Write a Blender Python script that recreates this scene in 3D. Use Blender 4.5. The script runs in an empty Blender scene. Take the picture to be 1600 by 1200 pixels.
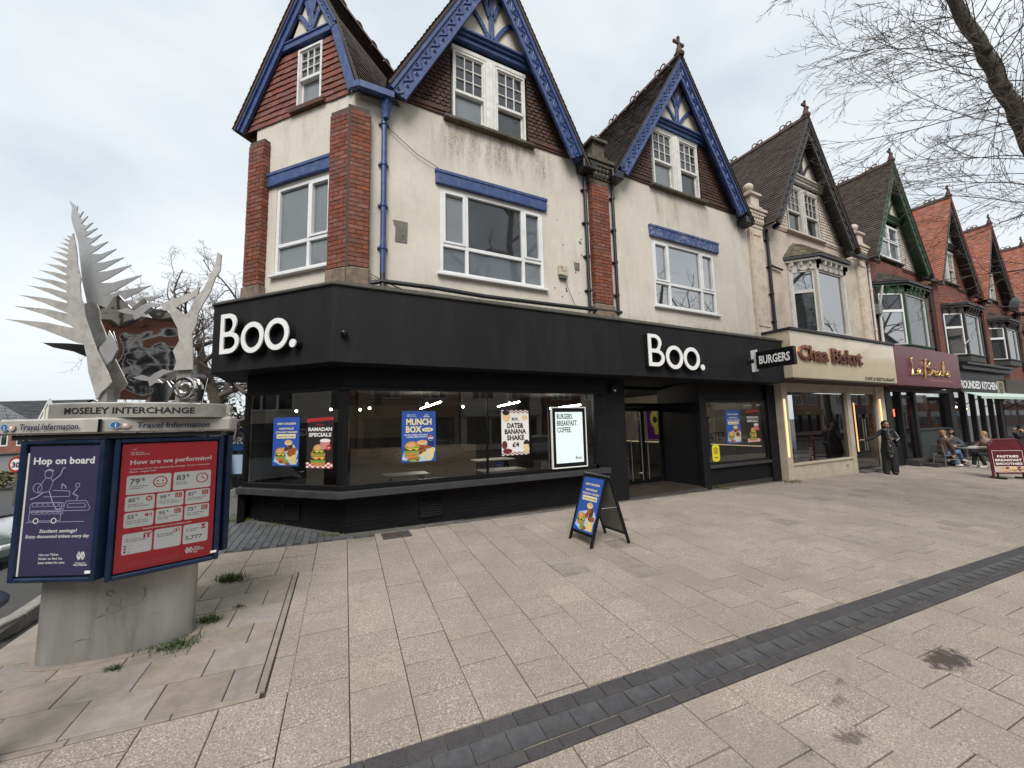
import bpy, bmesh, math, random
import numpy as np
from mathutils import Matrix, Vector, Euler
R = math.radians
rng = random.Random(7)
sc = bpy.context.scene
col = sc.collection

# ------------------------------------------------------------------ camera, sky, sun, exposure
f_px, pitch, roll, yaw = 605.0, 0.10287263, -0.02284053, 0.46740667
fw = Vector((math.sin(yaw)*math.cos(pitch), math.cos(yaw)*math.cos(pitch), math.sin(pitch)))
rt = Vector((math.cos(yaw), -math.sin(yaw), 0)); up = rt.cross(fw)
rx = math.cos(roll)*rt + math.sin(roll)*up; ux = -math.sin(roll)*rt + math.cos(roll)*up
cam = bpy.data.cameras.new('camera'); camo = bpy.data.objects.new('camera', cam); col.objects.link(camo)
cam.sensor_width = 36; cam.lens = f_px/1600*36; cam.clip_start = 0.05; cam.clip_end = 2000
camo.matrix_world = Matrix(((rx.x, ux.x, -fw.x, 0), (rx.y, ux.y, -fw.y, 0), (rx.z, ux.z, -fw.z, 1.70), (0, 0, 0, 1)))
sc.camera = camo
SUN_EL, SUN_AZ = 48, 208
w = bpy.data.worlds.new('World'); sc.world = w; w.use_nodes = True
nt = w.node_tree; N = nt.nodes; Lk = nt.links
for n in list(N): N.remove(n)
out = N.new('ShaderNodeOutputWorld'); bg = N.new('ShaderNodeBackground'); bg.inputs[1].default_value = 0.1
sky = N.new('ShaderNodeTexSky'); sky.sky_type = 'NISHITA'; sky.sun_disc = False
sky.sun_elevation = R(SUN_EL); sky.sun_rotation = R(SUN_AZ); sky.air_density = 1.0; sky.dust_density = 2.0
tc = N.new('ShaderNodeTexCoord'); mp = N.new('ShaderNodeMapping'); mp.inputs['Scale'].default_value = (1, 1, 2.2)
n1 = N.new('ShaderNodeTexNoise'); n1.inputs['Scale'].default_value = 2.1; n1.inputs['Detail'].default_value = 5; n1.inputs['Roughness'].default_value = .5; n1.inputs['Distortion'].default_value = .3
n2 = N.new('ShaderNodeTexNoise'); n2.inputs['Scale'].default_value = 0.9; n2.inputs['Detail'].default_value = 3
mx = N.new('ShaderNodeMath'); mx.operation = 'MULTIPLY_ADD'; mx.inputs[1].default_value = .5
cr = N.new('ShaderNodeValToRGB'); e = cr.color_ramp.elements
e[0].position = .34; e[0].color = (2.8, 3.08, 3.32, 1); e[1].position = .60; e[1].color = (4.25, 4.4, 4.5, 1)
k = e.new(.47); k.color = (3.6, 3.84, 4.0, 1)
mix = N.new('ShaderNodeMix'); mix.data_type = 'RGBA'; mix.inputs[0].default_value = .93
Lk.new(tc.outputs['Generated'], mp.inputs[0]); Lk.new(mp.outputs[0], n1.inputs[0]); Lk.new(mp.outputs[0], n2.inputs[0])
hm = N.new('ShaderNodeMath'); hm.operation = 'MULTIPLY'; hm.inputs[1].default_value = .5
Lk.new(n1.outputs[0], mx.inputs[0]); Lk.new(n2.outputs[0], hm.inputs[0]); Lk.new(hm.outputs[0], mx.inputs[2]); Lk.new(mx.outputs[0], cr.inputs[0])
Lk.new(sky.outputs[0], mix.inputs[6]); Lk.new(cr.outputs[0], mix.inputs[7]); Lk.new(mix.outputs[2], bg.inputs[0]); Lk.new(bg.outputs[0], out.inputs[0])
sd = bpy.data.lights.new('sun', 'SUN'); sd.energy = 1.5; sd.angle = R(32); sd.color = (1, .965, .92)
so = bpy.data.objects.new('sun', sd); col.objects.link(so)
sdir = Vector((math.sin(R(SUN_AZ))*math.cos(R(SUN_EL)), math.cos(R(SUN_AZ))*math.cos(R(SUN_EL)), math.sin(R(SUN_EL))))
so.rotation_euler = sdir.to_track_quat('Z', 'Y').to_euler(); so.location = (0, -5, 30)
vs = sc.view_settings; vs.view_transform = 'Standard'; vs.look = 'None'; vs.exposure = 1.24; vs.gamma = 1; vs.use_curve_mapping = False
sc.cycles.max_bounces = 8; sc.cycles.transparent_max_bounces = 12; sc.cycles.use_denoising = True

# ------------------------------------------------------------------ materials
MATS = {}
def mat(name, c1, c2=None, rough=.7, scale=6, bump=0, bscale=60, metal=0, spec=.5, rand=0.0, dirt=None, dscale=1.2, lo=.38, hi=.62, stretch=None, world=False, coat=0, ior=0):
    if name in MATS: return MATS[name]
    m = bpy.data.materials.new(name); m.use_nodes = True; MATS[name] = m
    t = m.node_tree; n = t.nodes; l = t.links; b = n['Principled BSDF']
    b.inputs['Roughness'].default_value = rough; b.inputs['Metallic'].default_value = metal; b.inputs['Specular IOR Level'].default_value = spec
    if ior: b.inputs['IOR'].default_value = ior
    if coat: b.inputs['Coat Weight'].default_value = coat
    c2 = c2 or tuple(x*.8 for x in c1)
    oi = n.new('ShaderNodeObjectInfo'); ge = n.new('ShaderNodeNewGeometry')
    if world: vec = ge.outputs['Position']
    else:
        tcn = n.new('ShaderNodeTexCoord'); vm = n.new('ShaderNodeVectorMath'); vm.operation = 'MULTIPLY_ADD'
        cb = n.new('ShaderNodeCombineXYZ')
        for i in range(3): l.new(oi.outputs['Random'], cb.inputs[i])
        l.new(cb.outputs[0], vm.inputs[0]); vm.inputs[1].default_value = (31, 47, 59); l.new(tcn.outputs['Object'], vm.inputs[2]); vec = vm.outputs[0]
    if stretch:
        mpn = n.new('ShaderNodeMapping'); mpn.inputs['Scale'].default_value = stretch; l.new(vec, mpn.inputs[0]); vec = mpn.outputs[0]
    no = n.new('ShaderNodeTexNoise'); no.inputs['Scale'].default_value = scale; no.inputs['Detail'].default_value = 6; no.inputs['Roughness'].default_value = .65; l.new(vec, no.inputs[0])
    mr = n.new('ShaderNodeMapRange'); mr.inputs[1].default_value = lo; mr.inputs[2].default_value = hi; l.new(no.outputs[0], mr.inputs[0])
    mi = n.new('ShaderNodeMix'); mi.data_type = 'RGBA'; mi.inputs[6].default_value = (*c1, 1); mi.inputs[7].default_value = (*c2, 1); l.new(mr.outputs[0], mi.inputs[0])
    cur = mi.outputs[2]
    if dirt:
        nd = n.new('ShaderNodeTexNoise'); nd.inputs['Scale'].default_value = dscale; nd.inputs['Detail'].default_value = 8; nd.inputs['Roughness'].default_value = .7; l.new(vec, nd.inputs[0])
        md = n.new('ShaderNodeMapRange'); md.inputs[1].default_value = .5; md.inputs[2].default_value = .75; md.inputs[4].default_value = dirt[3]; l.new(nd.outputs[0], md.inputs[0])
        mm = n.new('ShaderNodeMix'); mm.data_type = 'RGBA'; l.new(md.outputs[0], mm.inputs[0]); l.new(cur, mm.inputs[6]); mm.inputs[7].default_value = (*dirt[:3], 1); cur = mm.outputs[2]
    if rand:
        ad = n.new('ShaderNodeMath'); ad.operation = 'ADD'; l.new(oi.outputs['Random'], ad.inputs[0]); l.new(ge.outputs['Random Per Island'], ad.inputs[1])
        fr = n.new('ShaderNodeMath'); fr.operation = 'FRACT'; l.new(ad.outputs[0], fr.inputs[0])
        m2 = n.new('ShaderNodeMapRange'); m2.inputs[3].default_value = 1-rand; m2.inputs[4].default_value = 1+rand*.6; l.new(fr.outputs[0], m2.inputs[0])
        hs = n.new('ShaderNodeHueSaturation'); l.new(m2.outputs[0], hs.inputs['Value']); l.new(cur, hs.inputs['Color'])
        m3 = n.new('ShaderNodeMapRange'); m3.inputs[3].default_value = .85; m3.inputs[4].default_value = 1.12
        f2 = n.new('ShaderNodeMath'); f2.operation = 'MULTIPLY'; f2.inputs[1].default_value = 7.31; f3 = n.new('ShaderNodeMath'); f3.operation = 'FRACT'
        l.new(fr.outputs[0], f2.inputs[0]); l.new(f2.outputs[0], f3.inputs[0]); l.new(f3.outputs[0], m3.inputs[0]); l.new(m3.outputs[0], hs.inputs['Saturation'])
        cur = hs.outputs[0]
    l.new(cur, b.inputs['Base Color'])
    if bump:
        nb = n.new('ShaderNodeTexNoise'); nb.inputs['Scale'].default_value = bscale; nb.inputs['Detail'].default_value = 4; l.new(vec, nb.inputs[0])
        bp = n.new('ShaderNodeBump'); bp.inputs['Strength'].default_value = bump; bp.inputs['Distance'].default_value = .01; l.new(nb.outputs[0], bp.inputs['Height']); l.new(bp.outputs[0], b.inputs['Normal'])
    return m
def emit(name, c, s):
    m = bpy.data.materials.new(name); m.use_nodes = True; b = m.node_tree.nodes['Principled BSDF']
    b.inputs['Base Color'].default_value = (*c, 1); b.inputs['Emission Color'].default_value = (*c, 1); b.inputs['Emission Strength'].default_value = s; return m
def glass(name, tint, ior=1.5, wob=0.0):
    m = bpy.data.materials.new(name); m.use_nodes = True; t = m.node_tree; n = t.nodes; l = t.links
    n.remove(n['Principled BSDF']); o = n['Material Output']
    tr = n.new('ShaderNodeBsdfTransparent'); tr.inputs[0].default_value = (*tint, 1); gl = n.new('ShaderNodeBsdfGlossy'); gl.inputs['Roughness'].default_value = .005
    fr = n.new('ShaderNodeFresnel'); fr.inputs[0].default_value = ior; mi = n.new('ShaderNodeMixShader')
    if wob:
        tcn = n.new('ShaderNodeTexCoord'); nb = n.new('ShaderNodeTexNoise'); nb.inputs['Scale'].default_value = 1.3; nb.inputs['Detail'].default_value = 1; l.new(tcn.outputs['Object'], nb.inputs[0])
        bp = n.new('ShaderNodeBump'); bp.inputs['Strength'].default_value = wob; bp.inputs['Distance'].default_value = .02; l.new(nb.outputs[0], bp.inputs['Height']); l.new(bp.outputs[0], gl.inputs['Normal'])
    l.new(fr.outputs[0], mi.inputs[0]); l.new(tr.outputs[0], mi.inputs[1]); l.new(gl.outputs[0], mi.inputs[2]); l.new(mi.outputs[0], o.inputs[0]); return m
def flat(name, c, rough=.5, spec=.4): return mat(name, c, tuple(x*.93 for x in c), rough=rough, spec=spec, scale=3)

BLUE = mat('blue_paint', (.020, .047, .152), (.030, .062, .185), rough=.45, scale=5, bump=.15, bscale=30, dirt=(.24, .28, .34, .35), dscale=9)
BLACK = mat('black_paint', (.0075, .0075, .0085), (.010, .010, .0115), rough=.5, spec=.18, scale=2.5, bump=.06, bscale=90, dirt=(.022, .022, .024, .45), dscale=1.6)
BLACKW = mat('black_masonry_paint', (.006, .006, .0075), (.009, .009, .0105), rough=.62, spec=.18, scale=3, bump=.2, bscale=70)
BLKFRAME = mat('black_frame', (.007, .007, .008), rough=.35, bump=.03, spec=.3)
UPVC = mat('white_upvc', (.74, .745, .74), (.66, .665, .66), rough=.32, scale=2, dirt=(.42, .41, .37, .3), dscale=3)
WHITEWOOD = mat('white_painted_wood', (.70, .69, .66), (.58, .57, .53), rough=.55, scale=9, bump=.15, bscale=40, dirt=(.30, .28, .24, .4), dscale=5)
BRICK = mat('red_brick', (.225, .073, .040), (.15, .046, .029), rough=.85, scale=14, bump=.4, bscale=90, rand=.28, dirt=(.05, .03, .026, .5), dscale=2.2)
MORTAR = mat('dark_mortar', (.10, .075, .06), (.065, .05, .042), rough=.95, scale=20, bump=.3, bscale=120)
STONE = mat('weathered_sandstone', (.23, .165, .115), (.13, .10, .075), rough=.9, scale=7, bump=.4, bscale=50, dirt=(.05, .045, .035, .7), dscale=2)
STONEDK = mat('sooty_stone', (.11, .095, .07), (.05, .043, .035), rough=.9, scale=7, bump=.5, bscale=40, dirt=(.10, .11, .05, .6), dscale=3)
TILEBR = mat('brown_clay_tile', (.078, .036, .025), (.045, .024, .019), rough=.8, scale=10, bump=.3, bscale=60, rand=.35, dirt=(.11, .035, .02, .5), dscale=1.3)
TILERED = mat('red_clay_tile', (.205, .062, .040), (.14, .046, .032), rough=.75, scale=9, bump=.3, bscale=60, rand=.25, dirt=(.075, .03, .024, .5), dscale=2)
ROOFBR = mat('dark_roof_tile', (.066, .046, .036), (.042, .030, .025), rough=.85, scale=6, bump=.3, bscale=50, rand=.35, dirt=(.075, .065, .045, .45), dscale=.7)
ROOFOR = mat('orange_roof_tile', (.36, .135, .085), (.28, .095, .06), rough=.8, scale=6, bump=.3, bscale=50, rand=.25, dirt=(.13, .06, .045, .5), dscale=1.2)
TERRA = mat('terracotta', (.095, .052, .040), (.06, .038, .032), rough=.85, scale=9, bump=.3)
CREAMPL = mat('cream_plaster', (.62, .565, .475), (.55, .50, .42), rough=.85, scale=4, bump=.2, bscale=60)
CREAMPAINT = mat('cream_painted_stone', (.56, .475, .385), (.48, .405, .325), rough=.7, scale=5, bump=.25, bscale=40, dirt=(.20, .12, .075, .5), dscale=2.5)
GUTTER = mat('black_gutter_metal', (.012, .014, .018), rough=.45, bump=.1)
LEAD = mat('lead_flashing', (.085, .08, .07), (.045, .045, .035), rough=.7, scale=4, bump=.25, bscale=25, dirt=(.09, .095, .05, .5), dscale=2)
GLASS = glass('shop_glass', (.975, .985, .985), 2.25)
CLEAR = glass('clear_cover', (.99, .99, .99), 1.22)
GLASSU = mat('curtained_window_glass', (.085, .10, .115), (.10, .115, .13), rough=.045, spec=.9, scale=1.2)
GLASSD = mat('dark_window_glass', (.018, .02, .022), (.03, .032, .034), rough=.03, spec=.95, scale=1.5)
GLASSR = mat('reflective_window_glass', (.02, .022, .024), (.03, .032, .034), rough=.02, scale=1.5, ior=4.4)
GLASSB = mat('window_glass_with_blind', (.17, .185, .195), (.15, .165, .175), rough=.06, spec=.8, scale=1.2)
STEEL = mat('brushed_steel', (.40, .395, .38), (.29, .285, .275), rough=.42, scale=3, metal=.55, bump=.05, bscale=30, dirt=(.10, .09, .08, .8), dscale=2.6, stretch=(1, 1, .22))
MIRROR = mat('mirror_steel', (.74, .74, .74), (.60, .58, .56), rough=.05, scale=2, metal=1, bump=.04, bscale=5)
FERNST = mat('speckled_matt_steel', (.50, .485, .455), (.40, .385, .36), rough=.5, scale=7, metal=.35, dirt=(.16, .13, .10, .6), dscale=16)
NAVY = mat('navy_frame', (.007, .015, .042), (.011, .022, .056), rough=.35, spec=.3, scale=3, dirt=(.05, .06, .09, .4), dscale=4)
BARK = mat('bark', (.10, .086, .066), (.042, .037, .030), rough=.95, scale=14, bump=1.0, bscale=30, dirt=(.06, .07, .028, .8), dscale=3.5)
TWIG = mat('twig', (.135, .105, .093), (.09, .072, .064), rough=.9, scale=3)
GRASSM = mat('weed_green', (.036, .072, .016), (.085, .105, .03), rough=.7, scale=9)
WHITE = flat('white_print', (.78, .78, .76)); BLACKP = flat('black_print', (.012, .012, .014)); WHITELET = mat('white_acrylic', (.80, .80, .79), (.77, .77, .76), rough=.35, scale=2)

# ------------------------------------------------------------------ mesh builder
I4 = Matrix.Identity(4)
FF = Matrix.Translation((0, 7.03, 0))                                   # facade frame: local y = 0 is the wall plane, -y towards the street
P0 = Vector((.475, 7.03, 0)); CA = -.81617686
FC = Matrix.Translation(P0) @ Matrix.Rotation(CA, 4, 'Z')               # chamfered corner: local x from -2.5 to 0
ORG = {}                                                                  # world origin of every object that parents parts
class MB:
    def __init__(s, fr=None): s.v = []; s.f = []; s.m = []; s.mats = []; s.fr = fr or I4
    def mi(s, m):
        if m not in s.mats: s.mats.append(m)
        return s.mats.index(m)
    def add(s, vs, fs, m):
        o = len(s.v); F = s.fr
        s.v += [tuple(F @ Vector(v)) for v in vs]; k = s.mi(m)
        s.f += [tuple(i+o for i in f) for f in fs]; s.m += [k]*len(fs)
    def box(s, x0, x1, y0, y1, z0, z1, m):
        s.add([(x0,y0,z0),(x1,y0,z0),(x1,y1,z0),(x0,y1,z0),(x0,y0,z1),(x1,y0,z1),(x1,y1,z1),(x0,y1,z1)],
              [(0,3,2,1),(4,5,6,7),(0,1,5,4),(1,2,6,5),(2,3,7,6),(3,0,4,7)], m)
    def quad(s, a, b, c, d, m): s.add([a, b, c, d], [(0,1,2,3)], m)
    def prism(s, pts, z0, z1, m):                                         # plan polygon (counter-clockwise from above) pulled up
        n = len(pts); zt = z1 if callable(z1) else (lambda p: z1); zb = z0 if callable(z0) else (lambda p: z0)
        s.add([(p[0], p[1], zb(p)) for p in pts]+[(p[0], p[1], zt(p)) for p in pts],
              [tuple(range(n-1,-1,-1)), tuple(range(n, 2*n))]+[(i, (i+1)%n, n+(i+1)%n, n+i) for i in range(n)], m)
    def plate(s, pts, y0, y1, m):                                         # elevation polygon (x, z), counter-clockwise seen from the front
        n = len(pts)
        s.add([(p[0], y0, p[1]) for p in pts]+[(p[0], y1, p[1]) for p in pts],
              [tuple(range(n)), tuple(range(2*n-1, n-1, -1))]+[(i, n+i, n+(i+1)%n, (i+1)%n) for i in range(n)], m)
    def face(s, pts, y, m): s.add([(p[0], y, p[1]) for p in pts], [tuple(range(len(pts)))], m)
    def beam(s, a, b, wd, th, m, side=(0, -1, 0)):
        a = Vector(a); b = Vector(b); d = (b-a).normalized(); sd_ = Vector(side); sd_ = (sd_-d*sd_.dot(d)).normalized(); u = d.cross(sd_)
        vs_ = []
        for p in (a, b):
            for i, j in ((-1,-1),(1,-1),(1,1),(-1,1)): vs_.append(p+u*(wd/2*i)+sd_*(th/2*j))
        s.add(vs_, [(0,1,2,3),(7,6,5,4),(0,4,5,1),(1,5,6,2),(2,6,7,3),(3,7,4,0)], m)
    def tube(s, path, r, m, n=8, caps=True, closed=False):
        P = [Vector(p) for p in path]; rs = r if isinstance(r, (list, tuple)) else [r]*len(P)
        vs_ = []; u = None; K = len(P)
        for i, p in enumerate(P):
            d = (P[(i+1) % K if closed else min(i+1, K-1)]-P[(i-1) % K if closed else max(i-1, 0)])
            d = d.normalized() if d.length > 1e-9 else Vector((0, 0, 1))
            if u is None: u = d.orthogonal().normalized()
            else:
                u = u-d*u.dot(d); u = u.normalized() if u.length > 1e-6 else d.orthogonal().normalized()
            w_ = d.cross(u)
            for k_ in range(n):
                a = 2*math.pi*k_/n; vs_.append(p+(u*math.cos(a)+w_*math.sin(a))*rs[i])
        fs = []
        for i in range(K if closed else K-1):
            j = (i+1) % K
            for k_ in range(n): fs.append((i*n+k_, i*n+(k_+1) % n, j*n+(k_+1) % n, j*n+k_))
        if caps and not closed: fs += [tuple(range(n-1,-1,-1)), tuple(range((K-1)*n, K*n))]
        s.add(vs_, fs, m)
    def lathe(s, prof, c, m, n=16, sx=1, sy=1):
        vs_ = []; K = len(prof)
        for r, z in prof:
            for k_ in range(n): a = 2*math.pi*k_/n; vs_.append((c[0]+r*sx*math.cos(a), c[1]+r*sy*math.sin(a), c[2]+z))
        fs = [(i*n+k_, i*n+(k_+1) % n, (i+1)*n+(k_+1) % n, (i+1)*n+k_) for i in range(K-1) for k_ in range(n)]
        fs += [tuple(range(n-1,-1,-1)), tuple(range((K-1)*n, K*n))]
        s.add(vs_, fs, m)
    def ball(s, c, r, m, n=10, k=6):
        r = r if isinstance(r, (tuple, list)) else (r, r, r)
        vs_ = [(c[0], c[1], c[2]-r[2])]
        for i in range(1, k):
            t = math.pi*i/k-math.pi/2
            for j in range(n): a = 2*math.pi*j/n; vs_.append((c[0]+r[0]*math.cos(t)*math.cos(a), c[1]+r[1]*math.cos(t)*math.sin(a), c[2]+r[2]*math.sin(t)))
        vs_.append((c[0], c[1], c[2]+r[2])); e_ = len(vs_)-1
        fs = [(0, 1+(j+1) % n, 1+j) for j in range(n)]+[(1+i*n+j, 1+i*n+(j+1) % n, 1+(i+1)*n+(j+1) % n, 1+(i+1)*n+j) for i in range(k-2) for j in range(n)]
        fs += [(e_, 1+(k-2)*n+j, 1+(k-2)*n+(j+1) % n) for j in range(n)]
        s.add(vs_, fs, m)
    def disc(s, x, z, rx_, rz_, y, m, n=18, a0=0, a1=360):
        pts = [(x+rx_*math.cos(R(a0+(a1-a0)*i/n)), z+rz_*math.sin(R(a0+(a1-a0)*i/n))) for i in range(n+(a1-a0 < 360))]
        s.face(pts, y, m)
    def ringd(s, x, z, r, wd, y, m, n=20, a0=0, a1=360):
        pts = []
        for i in range(n+1):
            a = R(a0+(a1-a0)*i/n)
            pts.append((math.cos(a), math.sin(a)))
        for i in range(n):
            (c0, s0), (c1, s1) = pts[i], pts[i+1]
            s.face([(x+(r-wd)*c0, z+(r-wd)*s0), (x+r*c0, z+r*s0), (x+r*c1, z+r*s1), (x+(r-wd)*c1, z+(r-wd)*s1)], y, m)
    def rrect(s, x0, x1, z0, z1, r, y, m):
        pts = []
        for cx, cz, a in ((x1-r, z1-r, 0), (x0+r, z1-r, 90), (x0+r, z0+r, 180), (x1-r, z0+r, 270)):
            for k_ in range(4): pts.append((cx+r*math.cos(R(a+30*k_)), cz+r*math.sin(R(a+30*k_))))
        s.face(pts, y, m)
    def text(s, body, x, z, size, m, y=0, align='L', bold=0, width=None, ext=0, xs=1, shear=0, slope=0, res=2):
        if not body.strip(): return 0
        V, F, w_ = text_geo(body, bold, ext/size if size else 0, res)
        if width: xs = width/(w_*size)
        ox = {'L': 0, 'C': -.5, 'R': -1}[align]*w_*size*xs
        s.add([(x+ox+(p[0]+p[1]*shear)*size*xs, y-p[2]*size, z+p[1]*size+slope*(ox+p[0]*size*xs)) for p in V], F, m)
        return w_*size*xs
    def build(s, name, parent=None, smooth=False, bevel=0, label=None, cat=None, group=None, kind=None, loc=None, weld=False):
        o_ = ORG[parent.name] if parent is not None else Vector((0, 0, 0))
        if parent is None and loc is not None: o_ = Vector(loc)
        if parent is None and loc is None and s.v:
            a = np.array(s.v); o_ = Vector(((a[:,0].min()+a[:,0].max())/2, (a[:,1].min()+a[:,1].max())/2, a[:,2].min()))
        me = bpy.data.meshes.new(name); me.from_pydata([(v[0]-o_[0], v[1]-o_[1], v[2]-o_[2]) for v in s.v], [], s.f)
        for m in s.mats: me.materials.append(m)
        if s.m: me.polygons.foreach_set('material_index', s.m)
        if smooth: me.polygons.foreach_set('use_smooth', [True]*len(me.polygons))
        me.update()
        o = bpy.data.objects.new(name, me); col.objects.link(o)
        if parent is not None: o.parent = parent
        else: o.location = o_; o.matrix_world = Matrix.Translation(o_)
        ORG[o.name] = o_
        if smooth and smooth != 'all':
            try: me.set_sharp_from_angle(angle=R(smooth if isinstance(smooth, (int, float)) and smooth > 1 else 40))
            except Exception: pass
        if bevel:
            bm_ = o.modifiers.new('bevel', 'BEVEL'); bm_.width = bevel; bm_.segments = 1; bm_.limit_method = 'ANGLE'; bm_.angle_limit = R(40)
        tag(o, label, cat, group, kind); return o
def tag(o, label=None, cat=None, group=None, kind=None):
    if label: o['label'] = label
    if cat: o['category'] = cat
    if group: o['group'] = group
    if kind: o['kind'] = kind
    return o
def empty(name, loc, label=None, cat=None, group=None, rz=0, kind=None, local=False):   # local: its parts are built round (0, 0, 0)
    o = bpy.data.objects.new(name, None); col.objects.link(o); o.empty_display_size = .2
    o.location = loc; o.rotation_euler = (0, 0, rz); o.matrix_world = Matrix.Translation(loc) @ Matrix.Rotation(rz, 4, 'Z')
    ORG[o.name] = Vector((0, 0, 0)) if local else Vector(loc)
    return tag(o, label, cat, group, kind)
def inst(src, name, parent, mw):                                          # another object on the same mesh
    o = bpy.data.objects.new(name, src if isinstance(src, bpy.types.Mesh) else src.data); col.objects.link(o)
    if parent is not None:
        o.parent = parent; o.matrix_local = Matrix.Translation(-ORG[parent.name]) @ mw
    else: o.matrix_world = mw
    return o
def copy_tree(o, parent=None):
    c = o.copy(); col.objects.link(c)
    if parent is not None: c.parent = parent
    for ch in list(o.children): copy_tree(ch, c)
    return c
TXT = {}
def text_geo(body, bold, ext, res):
    key = (body, bold, round(ext, 4), res)
    if key not in TXT:
        c = bpy.data.curves.new('lettering', 'FONT'); c.body = body; c.offset = bold; c.extrude = ext; c.resolution_u = res
        o = bpy.data.objects.new('lettering', c); me = bpy.data.meshes.new_from_object(o)
        V = [tuple(v.co) for v in me.vertices]; F = [tuple(p_.vertices) for p_ in me.polygons]
        bpy.data.objects.remove(o); bpy.data.meshes.remove(me)
        x0 = min(v[0] for v in V); TXT[key] = ([(v[0]-x0, v[1], v[2]) for v in V], F, max(v[0] for v in V)-x0)
    return TXT[key]
def outline_geo(splines, ext):                                            # filled 2D outlines with holes
    c = bpy.data.curves.new('outline', 'CURVE'); c.dimensions = '2D'; c.fill_mode = 'BOTH'; c.extrude = ext
    for pts in splines:
        sp = c.splines.new('POLY'); sp.points.add(len(pts)-1); sp.use_cyclic_u = True
        for i, p in enumerate(pts): sp.points[i].co = (p[0], p[1], 0, 1)
    o = bpy.data.objects.new('outline', c); me = bpy.data.meshes.new_from_object(o)
    V = [tuple(v.co) for v in me.vertices]; F = [tuple(p_.vertices) for p_ in me.polygons]
    bpy.data.objects.remove(o); bpy.data.meshes.remove(me); return V, F
def gz(X, Y):                                                            # pavement falls to the kerb; the side road drops away to the left
    z = -.012*(min(max(X, -40), 45)-.475)+.05*(min(max(Y, -2.2), 9)-7.03)
    return z-min(.18*max(0, -2.5-X)+.06*max(0, Y-9)*(1 if X < -1.3 else 0), 3.2)*min(max((Y-5.2)/3, 0), 1)
def wall(mb, x0, x1, z0, z1, holes, m, y=0, rev=.1, mrev=None):
    xs = sorted({x0, x1, *[min(max(v, x0), x1) for h in holes for v in h[:2]]}); zs = sorted({z0, z1, *[min(max(v, z0), z1) for h in holes for v in h[2:4]]})
    for a, b in zip(xs, xs[1:]):
        for c, d in zip(zs, zs[1:]):
            cx, cz = (a+b)/2, (c+d)/2
            if any(h[0] < cx < h[1] and h[2] < cz < h[3] for h in holes): continue
            mb.quad((a, y, c), (b, y, c), (b, y, d), (a, y, d), m)
    for a, b, c, d in holes:
        r = mrev or m
        mb.quad((a, y, c), (a, y, d), (a, y+rev, d), (a, y+rev, c), r); mb.quad((b, y, c), (b, y+rev, c), (b, y+rev, d), (b, y, d), r)
        mb.quad((a, y, d), (b, y, d), (b, y+rev, d), (a, y+rev, d), r); mb.quad((a, y, c), (a, y+rev, c), (b, y+rev, c), (b, y, c), r)
# ------------------------------------------------------------------ ground
TH = R(3.4); CU = (math.cos(TH), -math.sin(TH)); CV = (math.sin(TH), math.cos(TH))
def uv2w(u, v): return (u*CU[0]+v*CV[0], u*CU[1]+v*CV[1])
ASPH = mat('asphalt', (.062, .060, .058), (.046, .045, .044), rough=.9, scale=40, bump=.5, bscale=160, dirt=(.085, .08, .072, .5), dscale=.6, world=True)
JOINT = mat('joint_sand', (.055, .046, .037), (.035, .03, .025), rough=.95, scale=30, bump=.3, bscale=120, world=True)
CONC = mat('grey_concrete', (.125, .12, .112), (.085, .082, .078), rough=.9, scale=9, bump=.3, bscale=90, dirt=(.05, .055, .03, .5), dscale=2.5, world=True)
KERB = mat('kerb_stone', (.27, .255, .23), (.20, .19, .175), rough=.85, scale=12, bump=.3, bscale=70, world=True)
BLUEBRICK = mat('blue_engineering_brick', (.080, .081, .085), (.060, .061, .065), rough=.55, spec=.25, scale=18, bump=.35, bscale=70, rand=.10, dirt=(.085, .08, .074, .45), dscale=7)
BORDERBRICK = mat('purple_border_brick', (.074, .070, .071), (.054, .051, .053), rough=.85, spec=.25, scale=60, bump=.5, bscale=140, rand=.10, dirt=(.14, .12, .10, .35), dscale=6)
GREYPAV = mat('grey_block_paver', (.115, .12, .125), (.08, .083, .088), rough=.85, scale=30, bump=.3, bscale=90, rand=.22, dirt=(.06, .06, .045, .5), dscale=3)
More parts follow.
